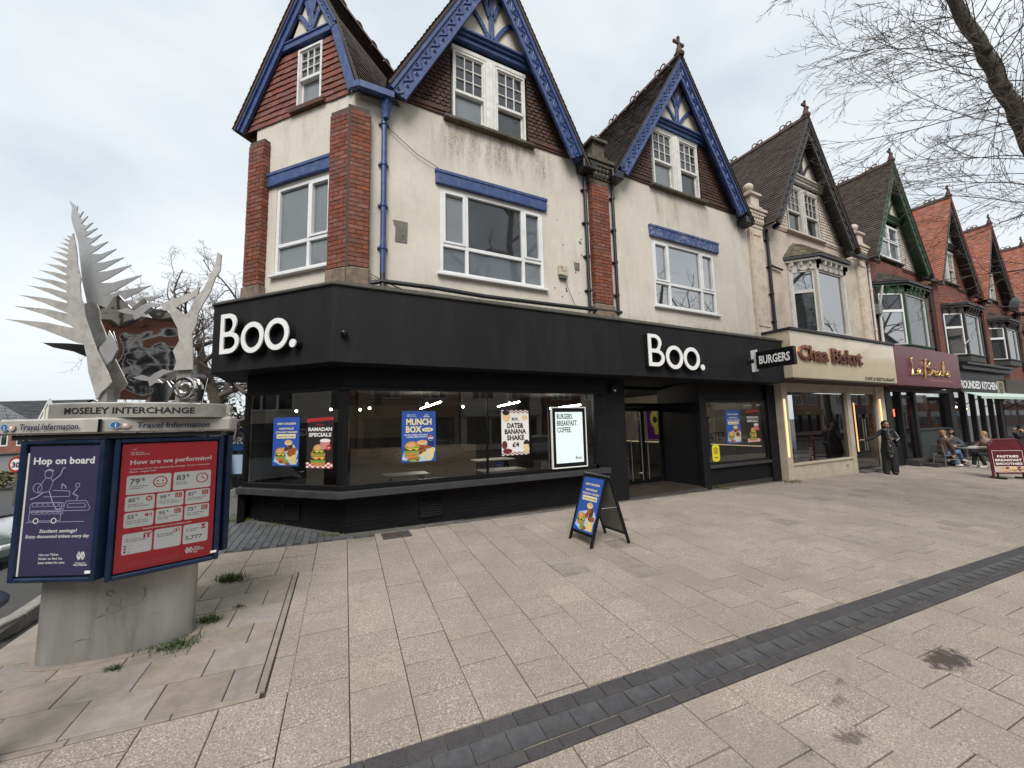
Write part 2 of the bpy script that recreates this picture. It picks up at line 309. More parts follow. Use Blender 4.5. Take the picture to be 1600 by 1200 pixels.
def slab_material():
    m = bpy.data.materials.new('buff_concrete_slab'); m.use_nodes = True; t = m.node_tree; n = t.nodes; l = t.links; b = n['Principled BSDF']; b.inputs['Roughness'].default_value = .86
    ge = n.new('ShaderNodeNewGeometry'); oi = n.new('ShaderNodeObjectInfo'); P = ge.outputs['Position']
    ad = n.new('ShaderNodeMath'); ad.operation = 'ADD'; l.new(oi.outputs['Random'], ad.inputs[0]); l.new(ge.outputs['Random Per Island'], ad.inputs[1])
    fr = n.new('ShaderNodeMath'); fr.operation = 'FRACT'; l.new(ad.outputs[0], fr.inputs[0])
    rp = n.new('ShaderNodeValToRGB'); l.new(fr.outputs[0], rp.inputs[0]); e = rp.color_ramp.elements
    e[0].position = 0; e[0].color = (.258, .219, .178, 1); e[1].position = 1; e[1].color = (.345, .278, .221, 1)
    for p, c in ((.3, (.315, .270, .219)), (.55, (.280, .231, .184)), (.8, (.328, .281, .229))): q = e.new(p); q.color = (*c, 1)
    def noise(scale, detail=4, rough=.6, lo=.4, hi=.6, a=0., z=1.):
        no = n.new('ShaderNodeTexNoise'); no.inputs['Scale'].default_value = scale; no.inputs['Detail'].default_value = detail; no.inputs['Roughness'].default_value = rough; l.new(P, no.inputs[0])
        mr = n.new('ShaderNodeMapRange'); mr.inputs[1].default_value = lo; mr.inputs[2].default_value = hi; mr.inputs[3].default_value = a; mr.inputs[4].default_value = z; l.new(no.outputs[0], mr.inputs[0]); return mr.outputs[0], no.outputs[0]
    def mixc(fac, a, c, mode='MIX'):
        mi = n.new('ShaderNodeMix'); mi.data_type = 'RGBA'; mi.blend_type = mode; l.new(fac, mi.inputs[0]) if not isinstance(fac, float) else setattr(mi.inputs[0], 'default_value', fac)
        l.new(a, mi.inputs[6]); mi.inputs[7].default_value = (*c, 1); return mi.outputs[2]
    cur = rp.outputs[0]
    f, _ = noise(70, 4, .78, .50, .59, 0, .85); cur = mixc(f, cur, (.135, .115, .096))
    f, _ = noise(85, 3, .72, .545, .62, 0, .85); cur = mixc(f, cur, (.58, .525, .46))
    f, _ = noise(.9, 7, .68, .42, .64, 0, .65); cur = mixc(f, cur, (.220, .192, .157))
    f, _ = noise(4.5, 5, .7, .55, .75, 0, .45); cur = mixc(f, cur, (.20, .178, .145))
    vo = n.new('ShaderNodeTexVoronoi'); vo.inputs['Scale'].default_value = 2.6; l.new(P, vo.inputs[0])                  # trodden gum
    gm = n.new('ShaderNodeMapRange'); gm.inputs[1].default_value = .058; gm.inputs[2].default_value = .045; gm.inputs[4].default_value = .6; l.new(vo.outputs['Distance'], gm.inputs[0]); sc_ = n.new('ShaderNodeSeparateColor'); l.new(vo.outputs['Color'], sc_.inputs[0])
    gt = n.new('ShaderNodeMath'); gt.operation = 'GREATER_THAN'; gt.inputs[1].default_value = .45; l.new(sc_.outputs[0], gt.inputs[0]); gg = n.new('ShaderNodeMath'); gg.operation = 'MULTIPLY'; l.new(gm.outputs[0], gg.inputs[0]); l.new(gt.outputs[0], gg.inputs[1]); cur = mixc(gg.outputs[0], cur, (.12, .105, .092))
    for (sx, sy, r0, wv) in ((4.74, 1.47, .17, .95), (3.07, 1.44, .085, .7), (3.35, 1.62, .06, .6), (3.62, 1.72, .045, .6), (2.7, 1.5, .05, .4)):     # spilt drink stains
        vs_ = n.new('ShaderNodeVectorMath'); vs_.operation = 'SUBTRACT'; l.new(P, vs_.inputs[0]); vs_.inputs[1].default_value = (sx, sy, 0)
        ml = n.new('ShaderNodeVectorMath'); ml.operation = 'MULTIPLY'; ml.inputs[1].default_value = (.7, 1.5, 0); l.new(vs_.outputs[0], ml.inputs[0])
        ln = n.new('ShaderNodeVectorMath'); ln.operation = 'LENGTH'; l.new(ml.outputs[0], ln.inputs[0])
        no = n.new('ShaderNodeTexNoise'); no.inputs['Scale'].default_value = 16; no.inputs['Detail'].default_value = 6; no.inputs['Roughness'].default_value = .75; l.new(P, no.inputs[0])
        ma = n.new('ShaderNodeMath'); ma.operation = 'MULTIPLY_ADD'; ma.inputs[1].default_value = .5; l.new(no.outputs[0], ma.inputs[0]); l.new(ln.outputs[1], ma.inputs[2])
        mr = n.new('ShaderNodeMapRange'); mr.inputs[1].default_value = r0+.27; mr.inputs[2].default_value = r0+.19; mr.inputs[3].default_value = 0; mr.inputs[4].default_value = wv; l.new(ma.outputs[0], mr.inputs[0])
        cur = mixc(mr.outputs[0], cur, (.045, .034, .028))
    l.new(cur, b.inputs['Base Color'])
    _, h = noise(170, 3, .7); bp = n.new('ShaderNodeBump'); bp.inputs['Strength'].default_value = .45; bp.inputs['Distance'].default_value = .004; l.new(h, bp.inputs['Height']); l.new(bp.outputs[0], b.inputs['Normal'])
    return m
SLAB = slab_material()
PATCH = mat('grey_flagstone', (.275, .238, .20), (.215, .188, .158), rough=.85, scale=8, bump=.25, bscale=120, rand=.12, dirt=(.13, .125, .06, .65), dscale=1.6)
# earth sheet to the horizon, sunk under everything
mb = MB(); xs = [-600, -200, -80, -40, -30, -20, -15, -12, -9, -7, -5, -3.8, -2.5, -1.3, -1.29, 10, 20, 45, 120, 600]; ys = [-600, -200, -60, -30, -16, -2.2, 0, 5.2, 6.2, 7.2, 8.2, 9, 12, 16, 20, 26, 34, 44, 60, 80, 200, 600]
for i in range(len(xs)-1):
    for j in range(len(ys)-1):
        mb.quad(*[(x, y, gz(x, y)-.16) for x, y in ((xs[i], ys[j]), (xs[i+1], ys[j]), (xs[i+1], ys[j+1]), (xs[i], ys[j+1]))], ASPH)
mb.build('ground', kind='structure')
# paved bed
def sheet(name, pts, m, dz, th=.1, kind='structure', n=None):
    mb = MB(); mb.prism(pts, lambda p: gz(*p)+dz-th, lambda p: gz(*p)+dz, m); return mb.build(name, kind=kind)
mb = MB(); BU = [-3.9, -2.4, .45, 4, 8, 12, 16, 20, 26, 34, 45]
def v_at(u, Y): return (Y-u*CU[1])/CV[1]
for u0, u1 in zip(BU, BU[1:]):
    rows_ = [(v_at(u0, -2.2), v_at(u1, -2.2)), (0, 0), (2.238, 2.238), None, (2.622, 2.622), (4.5, 4.5), (v_at(u0, 7.05), v_at(u1, 7.05))]
    if u1 <= .46: rows_ += [(v_at(u0, 9.2), v_at(u1, 9.2))]
    for r0, r1 in zip(rows_, rows_[1:]):
        if r0 is None or r1 is None or (u0 < -3 and r0[0] > 4): continue
        mb.quad(*[(*uv2w(u, v), gz(*uv2w(u, v))-.016) for u, v in ((u0, r0[0]), (u1, r0[1]), (u1, r1[1]), (u0, r1[0]))], JOINT)

for a, b in zip([9.2, 12, 16, 20, 26], [12, 16, 20, 26, 34]): mb.quad(*[(x, y, gz(-2, y)-.016) for x, y in ((-2.45, a), (-1.2, a), (-1.2, b), (-2.45, b))], CONC)
pavement = mb.build('pavement', kind='structure', loc=(0, 0, 0))
SM = {}
def slab_mesh(lu, lv, m, th=.04, ch=.004, dish=0):
    key = (round(lu, 3), round(lv, 3), m.name, dish)
    if key not in SM:
        g = .0035; a, b = (lu/2-.0014, lv/2-.0006) if dish else (lu/2-.0032, lv/2-.0042); mb = MB()
        def ring(i, z): return [(-a+i, -b+i, z), (a-i, -b+i, z), (a-i, b-i, z), (-a+i, b-i, z)]
        if dish:
            K = 6; vs_ = []
            for i in range(K+1):
                v = -b+2*b*i/K; z = -dish*math.sin(math.pi*i/K)
                vs_ += [(-a, v, z), (a, v, z)]
            mb.add(vs_, [(2*i, 2*i+1, 2*i+3, 2*i+2) for i in range(K)], m)
            mb.add([(-a, -b, 0), (-a, -b, -th), (-a, b, -th), (-a, b, 0)], [(0, 1, 2, 3)], m)
        else:
            V = ring(ch, 0)+ring(0, -ch)+ring(0, -th)
            mb.add(V, [(0, 1, 2, 3)]+[(k+4, (k+1) % 4+4, (k+1) % 4, k) for k in range(4)]+[(k+8, (k+1) % 4+8, (k+1) % 4+4, k+4) for k in range(4)], m)
        me = bpy.data.meshes.new('paving_piece'); me.from_pydata(mb.v, [], mb.f); me.materials.append(m)
        SM[key] = me
    return SM[key]
SL = (-.012, .05)
def slab_matrix(u, v, dz, ang=0, jit=.0012, tilt=.004):
    x, y = uv2w(u, v); s2 = SL if -2.2 < y < 9 else (SL[0], 0)
    nrm = Vector((-s2[0]+rng.uniform(-1, 1)*tilt, -s2[1]+rng.uniform(-1, 1)*tilt, 1)).normalized()
    ex = Vector((math.cos(-TH+ang), math.sin(-TH+ang), 0)); ex = (ex-nrm*ex.dot(nrm)).normalized(); ey = nrm.cross(ex)
    return Matrix(((ex.x, ey.x, nrm.x, x), (ex.y, ey.y, nrm.y, y), (ex.z, ey.z, nrm.z, gz(x, y)+dz+rng.uniform(-jit, jit)), (0, 0, 0, 1)))
def in_frame(x, y, z=0, pad=60):
    d = Vector((x, y, z-1.70)); c = (d.dot(rx), d.dot(ux), d.dot(fw))
    if c[2] < .2: return None
    px, py = 800+605*c[0]/c[2], 600-605*c[1]/c[2]
    return c[2] if -pad < px < 1600+pad and -pad < py < 1200+pad else None
def lay(parent, name, pieces, limit):
    """pieces: (u, v, lu, lv, material, dz, dish); the nearest ones in view become objects, the rest one joined mesh"""
    vis = []
    for p in pieces:
        d = in_frame(*uv2w(p[0], p[1]), gz(*uv2w(p[0], p[1])))
        vis.append((d if d else 1e3+rng.random(), p))
    vis.sort(key=lambda t: t[0]); rest = []
    for i, (d, p) in enumerate(vis):
        me = slab_mesh(p[2], p[3], p[4], dish=p[6]); mw = slab_matrix(p[0], p[1], p[5], jit=.0004 if p[6] else .0032, tilt=.001 if p[6] else .009)
        if i < limit and d < 1e3: inst(me, name, parent, mw)
        else: rest.append((me, mw))
    if rest:
        mb = MB()
        for me, mw in rest: mb.fr = mw; mb.add([tuple(v.co) for v in me.vertices], [tuple(q.vertices) for q in me.polygons], me.materials[0])
        mb.build(name, parent=parent, kind='stuff')
pcs = []
def colfill(u, w_, v0, v1, L, off, m, dz=0):
    v = v0-off*L
    while v < v1-.02:
        a, b = max(v, v0), min(v+L, v1)
        if b-a > .012: pcs.append((u, (a+b)/2, w_, b-a, PATCH if m is SLAB and rng.random() < .03 else m, dz, 0))
        v += L
for k_ in range(-8, 62):
    u = .07+.405*(k_+.5)
    x, y = uv2w(u, 6.8); vtop = (6.795-u*CU[1])/CV[1] if u > .4 else 6.72
    off = (.5 if k_ % 2 else 0)+rng.choice((0, .07, -.06))+.35
    if -.74 < u < -.33: 
        colfill(u, .405, 2.62, 3.40, .365, off, SLAB); colfill(u, .405, 5.66, vtop, .365, off, SLAB); colfill(-.405, .15, 3.40, 5.66, .365, off+.3, SLAB)
    elif u < -.7: colfill(u, .405, 2.62, 3.40, .365, off, SLAB); colfill(u, .405, 5.66, 6.72, .365, off, SLAB) if u > -2.4 else None
    else: colfill(u, .405, 2.62, vtop, .365, off, SLAB)
for k_ in range(-13, 60):
    u = 2.20+.445*(k_+.5); colfill(u, .445, -1.9, 2.235, .40, (.5 if k_ % 2 else 0)+.1, SLAB)
rows = [3.47, 3.83, 4.19, 4.55, 4.90, 5.24, 5.60]
for i in range(6):
    u = -.545-(.0 if i % 2 else .2)
    pr = -.545
    while pr > -2.6:
        nx = max(-2.6, u) if u < pr-.05 else pr-.415
        pcs.append(((pr+nx)/2, (rows[i]+rows[i+1])/2, pr-nx, rows[i+1]-rows[i], PATCH, -.002, 0)); pr = nx; u = pr-.415
for v in (3.435, 5.63): 
    for k_ in range(4): pcs.append((-.76-.5*k_, v, .5, .06, PATCH, 0, 0))
for k_ in range(5): pcs.append((-.515, 3.69+.44*k_, .055, .44, PATCH, 0, 0))
lay(pavement, 'paving_slab', pcs, 300)
# drainage channel of blue bricks
mb = MB()
for u0, u1 in zip([-3.7, 0, 4, 8, 12, 16, 20, 24], [0, 4, 8, 12, 16, 20, 24, 28]):
    mb.quad(*[(*uv2w(u, v), gz(*uv2w(u, v))-.0125) for u, v in ((u0, 2.23), (u1, 2.23), (u1, 2.625), (u0, 2.625))], mat('pale_mortar', (.26, .23, .19), (.16, .145, .12), rough=.95, scale=8, world=True))
channel = mb.build('drainage_channel', kind='structure', loc=(0, 0, 0)); pcs = []
for k_ in range(-21, 120):
    u = 1.20+.232*(k_+.5); pcs.append((u, 2.41, .232, .155, BLUEBRICK, .0, .010)); pcs.append((u+.1, 2.552, .232, .128, BORDERBRICK, .002, 0)); pcs.append((u+.06, 2.284, .232, .09, BORDERBRICK, .002, 0))
lay(channel, 'channel_brick', pcs, 290)
# grey block paving by the chamfer
mb = MB(); mb.prism([uv2w(-2.2, 6.72), uv2w(.42, 6.72), uv2w(.42, 7.4), uv2w(-1.2, 9.2), uv2w(-2.2, 9.2)], lambda p: gz(*p)-.1, lambda p: gz(*p)-.012, JOINT)
blocks = mb.build('block_paving', kind='structure', loc=(0, 0, 0)); pcs = []
for i in range(26):
    for j in range(12):
        u = .37-.104*(i+.5); v = 6.725+.21*(j+.5)+(.105 if i % 2 else 0)
        x, y = uv2w(u, v)
        if (Vector((x, y, 0))-P0).dot(Vector((.7285, .685, 0))) > .12 or y > 9.1 or u < -2.1: continue
        pcs.append((u, v, .104, .21, GREYPAV, 0, 0))
lay(blocks, 'paving_block', pcs, 200)
# concrete margin along the shopfronts, kerbs, roads
mb = MB(); mb.prism([(.30, 6.79), (45, 6.79), (45, 7.1), (.47, 7.1)], lambda p: gz(*p)-.06, lambda p: gz(*p)+.008, CONC)
mb.fr = FC; mb.prism([(-2.5, -.14), (.14, -.14), (.14, .05), (-2.5, .05)], lambda p: gz(*(FC @ Vector((p[0], p[1], 0)))[:2])-.06, lambda p: gz(*(FC @ Vector((p[0], p[1], 0)))[:2])+.006, CONC)
mb.build('concrete_margin', kind='structure')
def strip(name, pts, wd, m, dz, th=.16):
    mb = MB()
    for (x0, y0), (x1, y1) in zip(pts, pts[1:]):
        L = math.hypot(x1-x0, y1-y0); nx, ny = -(y1-y0)/L*wd, (x1-x0)/L*wd; nseg = max(1, int(L/.92))
        for i in range(min(nseg, 40)):
            a = i/nseg+.004/L; b = (i+1)/nseg-.004/L if nseg <= 40 else 1
            q = [(x0+(x1-x0)*a, y0+(y1-y0)*a), (x0+(x1-x0)*b, y0+(y1-y0)*b)]; q += [(q[1][0]+nx, q[1][1]+ny), (q[0][0]+nx, q[0][1]+ny)]
            mb.prism(q, lambda p: gz(*p)+dz-th, lambda p: gz(*p)+dz, m)
    return mb.build(name, kind='structure', bevel=.012)
strip('kerb', [(-4.4, 5.3), (-2.62, 5.40), (-2.50, 5.75), (-2.45, 9), (-2.45, 30)], .13, KERB, -.004)
strip('kerb', [(-30, -2.35), (45, -2.35)], .14, KERB, -.004)
def gridsheet(name, xs, ys, m, dz):
    mb = MB()
    for i in range(len(xs)-1):
        for j in range(len(ys)-1): mb.quad(*[(x, y, gz(x, y)+dz) for x, y in ((xs[i], ys[j]), (xs[i+1], ys[j]), (xs[i+1], ys[j+1]), (xs[i], ys[j+1]))], m)
    return mb.build(name, kind='structure')
YS = [5.45, 6.2, 7.2, 8.2, 9, 12, 16, 20, 26, 34, 44, 60]
gridsheet('side_road', [-9.5, -7, -5, -3.8, -2.52], YS, ASPH, -.045); gridsheet('side_pavement', [-14, -12, -9.5], YS, CONC, .0)
PAINT = mat('road_marking_paint', (.62, .61, .57), (.42, .41, .39), rough=.8, scale=12, world=True)
# manhole in the paving by the shopfront
mh = empty('inspection_cover', (1.19, 6.6, gz(1.19, 6.6)), 'rusty rectangular inspection cover set in the paving below the shop window', 'inspection cover')
IRON = mat('rusty_iron', (.075, .05, .042), (.045, .036, .034), rough=.8, scale=14, bump=.5, bscale=60)
mb = MB()
def gbox(mb, x0, x1, y0, y1, a, b, m): mb.prism([(x0, y0), (x1, y0), (x1, y1), (x0, y1)], lambda p: gz(*p)+a, lambda p: gz(*p)+b, m)
for q in ((.97, 1.02, 6.44, 6.74), (1.36, 1.41, 6.44, 6.74), (1.02, 1.36, 6.44, 6.49), (1.02, 1.36, 6.70, 6.74)): gbox(mb, *q, -.03, .010, BORDERBRICK)
mb.build('frame', mh); mb = MB(); gbox(mb, 1.02, 1.36, 6.49, 6.70, -.03, .006, IRON)
for i in range(7):
    for j in range(4): gbox(mb, 1.035+.046*i, 1.06+.046*i, 6.50+.05*j, 6.525+.05*j, .004, .009, IRON)
mb.build('cover', mh)
# ------------------------------------------------------------------ building kit (frame fr: local y = 0 wall plane, -y to the street)
def upvc_window(P, fr, x0, x1, z0, z1, cols, zmid, m=UPVC, glassm=GLASSU, opens=(0, 2), y=.06, sill=True, fwd=.07):
    """casement window: columns split at cols, one transom at zmid; window > pane, sill"""
    xs = [x0]+list(cols)+[x1]; b = fwd/2
    mb = MB(fr)
    mb.box(x0, x0+fwd, y-.05, y+.03, z0, z1, m); mb.box(x1-fwd, x1, y-.05, y+.03, z0, z1, m)
    mb.box(x0+fwd, x1-fwd, y-.05, y+.03, z0, z0+fwd, m); mb.box(x0+fwd, x1-fwd, y-.05, y+.03, z1-fwd, z1, m)
    if zmid: mb.box(x0+fwd, x1-fwd, y-.048, y+.03, zmid-b, zmid+b, m)
    cells = []
    for i, (a, c) in enumerate(zip(xs, xs[1:])):
        la = a+fwd if i == 0 else a+b; lc = c-fwd if i == len(xs)-2 else c-b
        if i > 0:
            for q0, q1 in ([(z0+fwd, zmid-b), (zmid+b, z1-fwd)] if zmid else [(z0+fwd, z1-fwd)]): mb.box(a-b, a+b, y-.049, y+.03, q0, q1, m)
        for q0, q1, topc in ([(z0+fwd, zmid-b, 0), (zmid+b, z1-fwd, 1)] if zmid else [(z0+fwd, z1-fwd, 1)]):
            if topc and i in opens:
                o = .045
                mb.box(la, la+o, y-.066, y+.02, q0, q1, m); mb.box(lc-o, lc, y-.066, y+.02, q0, q1, m); mb.box(la+o, lc-o, y-.066, y+.02, q0, q0+o, m); mb.box(la+o, lc-o, y-.066, y+.02, q1-o, q1, m)
                cells.append((la+o, lc-o, q0+o, q1-o))
            else: cells.append((la, lc, q0, q1))
    W = mb.build('window', P, bevel=.004)
    for i, (a, c, q0, q1) in enumerate(cells):
        g = MB(fr); t = rng.uniform(-.004, .004); t2 = rng.uniform(-.004, .004)
        gm = glassm if not isinstance(glassm, (list, tuple)) else glassm[i % len(glassm)]
        g.quad((a-.01, y+.002-t, q0-.01), (c+.01, y+.002+t, q0-.01), (c+.01, y+.002+t+t2, q1+.01), (a-.01, y+.002-t+t2, q1+.01), gm); g.build('pane', W)
    if sill:
        s_ = MB(fr); s_.box(x0-.06, x1+.06, -.09, y-.05, z0-.055, z0-.003, m); s_.build('sill', W, bevel=.006)
    return W
def sash(P, fr, x0, x1, z0, z1, zm, y=.03, m=WHITEWOOD, g1=GLASSD, g2=GLASSB, lights=3, head=.05):
    """vertical sash: small lights above, one sheet below; window > pane"""
    f_ = .045; mb = MB(fr)
    mb.box(x0, x0+f_, y-.06, y+.06, z0, z1, m); mb.box(x1-f_, x1, y-.06, y+.06, z0, z1, m); mb.box(x0+f_, x1-f_, y-.06, y+.06, z1-head, z1, m); mb.box(x0+f_, x1-f_, y-.05, y+.09, z0, z0+.06, m)
    mb.box(x0+f_, x1-f_, y-.03, y+.06, zm-.03, zm+.035, m)
    a, c = x0+f_, x1-f_; q0, q1 = zm+.035, z1-head; cells = []
    s_ = .03; mb.box(a, a+s_, y-.035, y+.03, q0, q1, m); mb.box(c-s_, c, y-.035, y+.03, q0, q1, m); mb.box(a+s_, c-s_, y-.035, y+.03, q1-s_, q1, m)
    a2, c2, q2 = a+s_, c-s_, q1-s_; gb = .022
    for i in range(lights):
        for j in range(lights):
            xa = a2+(c2-a2)*i/lights; xb = a2+(c2-a2)*(i+1)/lights; za = q0+(q2-q0)*j/lights; zb = q0+(q2-q0)*(j+1)/lights
            cells.append((xa, xb, za, zb, y+.0, g1))
    for i in range(1, lights):
        xm = a2+(c2-a2)*i/lights; mb.box(xm-gb/2, xm+gb/2, y-.03, y+.015, q0, q2, m)
        zc = q0+(q2-q0)*i/lights; mb.box(a2, c2, y-.027, y+.012, zc-gb/2, zc+gb/2, m)
    mb.box(a, a+s_, y+.03, y+.08, z0+.06, zm-.03, m); mb.box(c-s_, c, y+.03, y+.08, z0+.06, zm-.03, m); mb.box(a+s_, c-s_, y+.03, y+.08, z0+.06, z0+.12, m)
    cells.append((a+s_, c-s_, z0+.12, zm-.03, y+.055, g2))
    W = mb.build('window', P, bevel=.003)
    for xa, xb, za, zb, yy, gm in cells:
        g = MB(fr); t = rng.uniform(-.003, .003); g.quad((xa, yy-t, za), (xb, yy+t, za), (xb, yy+t, zb), (xa, yy-t, zb), gm); g.build('pane', W)
    return W
def hung_tiles(P, fr, left, right, z0, z1, hole, m, wd, pitch, y=0, shape='scallop', each=False, name='hung_tile'):
    """tiles hung on a gable between the lines left(z), right(z), outside the rectangle hole"""
    mb = MB(fr); n = int((z1-z0)/pitch); made = []
    for j in range(n):
        z = z0+j*pitch; zc = z+pitch*.5; xl, xr = left(zc), right(zc)
        if xr-xl < .05: continue
        k0 = math.floor(xl/wd)-1
        while k0*wd < xr:
            a = k0*wd+(wd/2 if j % 2 else 0); c = a+wd; k0 += 1
            segs = [(max(a, xl), min(c, xr))]
            if hole and hole[2] < zc < hole[3]+.02:
                segs = [s for sg in segs for s in ((sg[0], min(sg[1], hole[0])), (max(sg[0], hole[1]), sg[1]))]
            for p, q in segs:
                if q-p < .02: continue
                g = .003; p += g; q -= g; zt = z+pitch*1.15; zb = z+rng.uniform(-.006, .006); yo = y-.028+rng.uniform(-.004, .004); yi = y-.006
                if shape == 'scallop' and q-p > wd*.6:
                    mid_ = (p+q)/2; h = pitch*.38
                    lo = [(p, zb+h), (p+(q-p)*.14, zb+h*.3), (mid_-(q-p)*.12, zb), (mid_+(q-p)*.12, zb), (q-(q-p)*.14, zb+h*.3), (q, zb+h)]
                elif shape == 'vee' and q-p > wd*.6: lo = [(p, zb+pitch*.4), ((p+q)/2, zb), (q, zb+pitch*.4)]
                else: lo = [(p, zb), (q, zb+rng.uniform(-.003, .003))]
                nn = len(lo)
                vs_ = [(x, yo, zz) for x, zz in lo]+[(q, yi, zt), (p, yi, zt)]+[(x, yo+.016, zz) for x, zz in lo]
                fs = [tuple(range(nn+2))]+[(i, i+nn+2, i+nn+3, i+1) for i in range(nn-1)]+[(nn-1, 2*nn+1, nn), (0, nn+1, nn+2)]
                if each: b_ = MB(fr); b_.add(vs_, fs, m); b_.build(name, P)
                else: mb.add(vs_, fs, m)
    if not each: mb.build(name, P, kind='stuff')
def roof_tiles(P, fr, a0, a1, foot, ridge, m, gauge=.115, wd=.19, name='roof_tile', along='y', clip=None, flip=False):
    """rows of plain tiles on the slope from the eaves point foot (x, z) to ridge (x, z), running from a0 to a1 along local y"""
    fx, fz = foot; gx, gz_ = ridge; L = math.hypot(gx-fx, gz_-fz); ex, ez = (gx-fx)/L, (gz_-fz)/L; nx, nz = (-ez, ex) if gx > fx else (ez, -ex)
    if nz < 0: nx, nz = -nx, -nz
    nr = int(L/gauge); V = []; Fc = []
    for j in range(nr):
        s0 = j*gauge; s1 = min(s0+gauge*1.25, L); nt_ = int((a1-a0)/wd)+2
        for k_ in range(nt_):
            ya = a0+k_*wd-(wd/2 if j % 2 else 0); yb = ya+wd-.004; ya = max(ya, a0); yb = min(yb, a1)
            if yb-ya < .02: continue
            if clip and not clip((ya+yb)/2, s0/L): continue
            h0 = .026+rng.uniform(-.004, .006); ds = rng.uniform(-.008, .008); hb = .026+rng.uniform(-.003, .005)
            o = len(V)
            for (yy, s, h) in ((ya, s0+ds, h0), (yb, s0+ds, hb), (yb, s1, .004), (ya, s1, .004), (ya, s0+ds, h0-.018), (yb, s0+ds, hb-.018)):
                V.append((fx+ex*s+nx*h, yy, fz+ez*s+nz*h))
            Fc += [(o, o+1, o+2, o+3), (o+4, o+5, o+1, o)]
    mb = MB(fr); mb.add(V, Fc, m); return mb.build(name, P, kind='stuff')
def crest_mesh():
    mb = MB()
    mb.box(-.24, .24, -.016, .016, 0, .045, TERRA)
    for sx in (-.11, .11): mb.tube([(sx+.085*math.cos(R(a)), 0, .10+.075*math.sin(R(a))) for a in range(0, 360, 30)], .02, TERRA, n=5, closed=True)
    mb.ball((0, 0, .10), .03, TERRA, 6, 4)
    me = bpy.data.meshes.new('crest'); me.from_pydata(mb.v, [], mb.f); me.materials.append(TERRA); return me
CREST = None
def ridge(P, fr, x, z, a0, a1, crests=True):
    global CREST
    if CREST is None: CREST = crest_mesh()
    mb = MB(fr); n = int((a1-a0)/.45)
    for i in range(n):
        ya = a0+i*.45; prof = [(-.13, -.13), (-.10, -.02), (-.04, .035), (.04, .035), (.10, -.02), (.13, -.13)]
        mb.add([(x+p, ya+.006, z+q+rng.uniform(0, .006)) for p, q in prof]+[(x+p, ya+.444, z+q) for p, q in prof], [(k_, k_+1, 6+k_+1, 6+k_) for k_ in range(5)]+[(0, 5, 4, 3, 2, 1)], TERRA)
    mb.build('ridge_tile', P, kind='stuff')
    if crests:
        y = a0+.75
        while y < a1-.3:
            inst(CREST, 'ridge_crest', P, fr @ Matrix.Translation((x, y, z+.03)) @ Matrix.Rotation(R(90), 4, 'Z')); y += 1.05
def finial(P, fr, x, y, z, m=TERRA):
    mb = MB(fr)
    mb.lathe([(.12, -.06), (.15, .02), (.10, .08), (.075, .2), (.06, .24)], (x, y, z), m, 10)
    mb.box(x-.035, x+.035, y-.03, y+.03, z+.2, z+.52, m); mb.box(x-.17, x+.17, y-.028, y+.028, z+.34, z+.41, m)
    for q in ((-.17, .375), (.17, .375), (0, .54), (0, .27)): mb.ball((x+q[0], y, z+q[1]), (.06, .045, .06), m, 8, 5)
    mb.build('finial', P, bevel=.006)
def lerp(a, b, t): return tuple(a[i]+(b[i]-a[i])*t for i in range(len(a)))
def bargeboard(P, fr, foot, apex, m, wd=.30, y=-.30, th=.06, carve=True, inner=0):
    """carved board from foot to apex (its top edge), hanging wd below; bargeboard > carving"""
    d = Vector((apex[0]-foot[0], 0, apex[1]-foot[1])); L = d.length; d.normalize(); left = apex[0] > foot[0]
    nrm = Vector((d.z, 0, -d.x)) if left else Vector((-d.z, 0, d.x))
    if nrm.z > 0: nrm = -nrm
    F3 = Vector((foot[0], 0, foot[1])); A3 = Vector((apex[0], 0, apex[1])); vd = wd/abs(d.x) if abs(d.x) > .05 else wd
    def pl(o0, o1, y0, y1, mm, mb):                                       # strip between offsets o0 and o1 below the top edge, mitred upright at the apex
        def at(o): s = o/abs(nrm.z) if False else o; q = F3+nrm*o; ap = Vector((apex[0], 0, apex[1]-o/abs(d.x))); return q, ap
        (q0, a0), (q1, a1) = at(o0), at(o1)
        pts = [(q0.x, q0.z), (q1.x, q1.z), (a1.x, a1.z), (a0.x, a0.z)]
        if not left: pts = pts[::-1]
        mb.plate(pts, y0, y1, mm)
    mb = MB(fr); pl(0, wd, y, y+th, m, mb); pl(-.045, wd*.22, y-.035, y+th+.004, m, mb); pl(wd*.84, wd+.012, y-.012, y+th+.003, m, mb)
    B = mb.build('bargeboard', P, bevel=.006)
    if carve:
        mb = MB(fr); n = max(3, int(L/.36)); path = []; K = n*8; Lh = L-wd/abs(d.x)*.35
        for i in range(K+1):
            s = Lh*i/K; o = wd*(.53+.17*math.sin(i/8*2*math.pi)); p = F3+d*s+nrm*o; path.append((p.x, y-.008, p.z))
        mb.tube(path, wd*.045, m, n=5)
        for i in range(n*2):
            s = Lh*(i+.5)/(n*2); o = wd*(.53-(.15 if i % 2 == 0 else -.15)); p = F3+d*s+nrm*o
            mb.tube([(p.x+wd*.09*math.cos(R(a)), y-.006, p.z+wd*.09*math.sin(R(a))) for a in range(0, 360, 45)], wd*.035, m, n=4, closed=True)
        mb.build('carving', B, smooth=True)
    return B
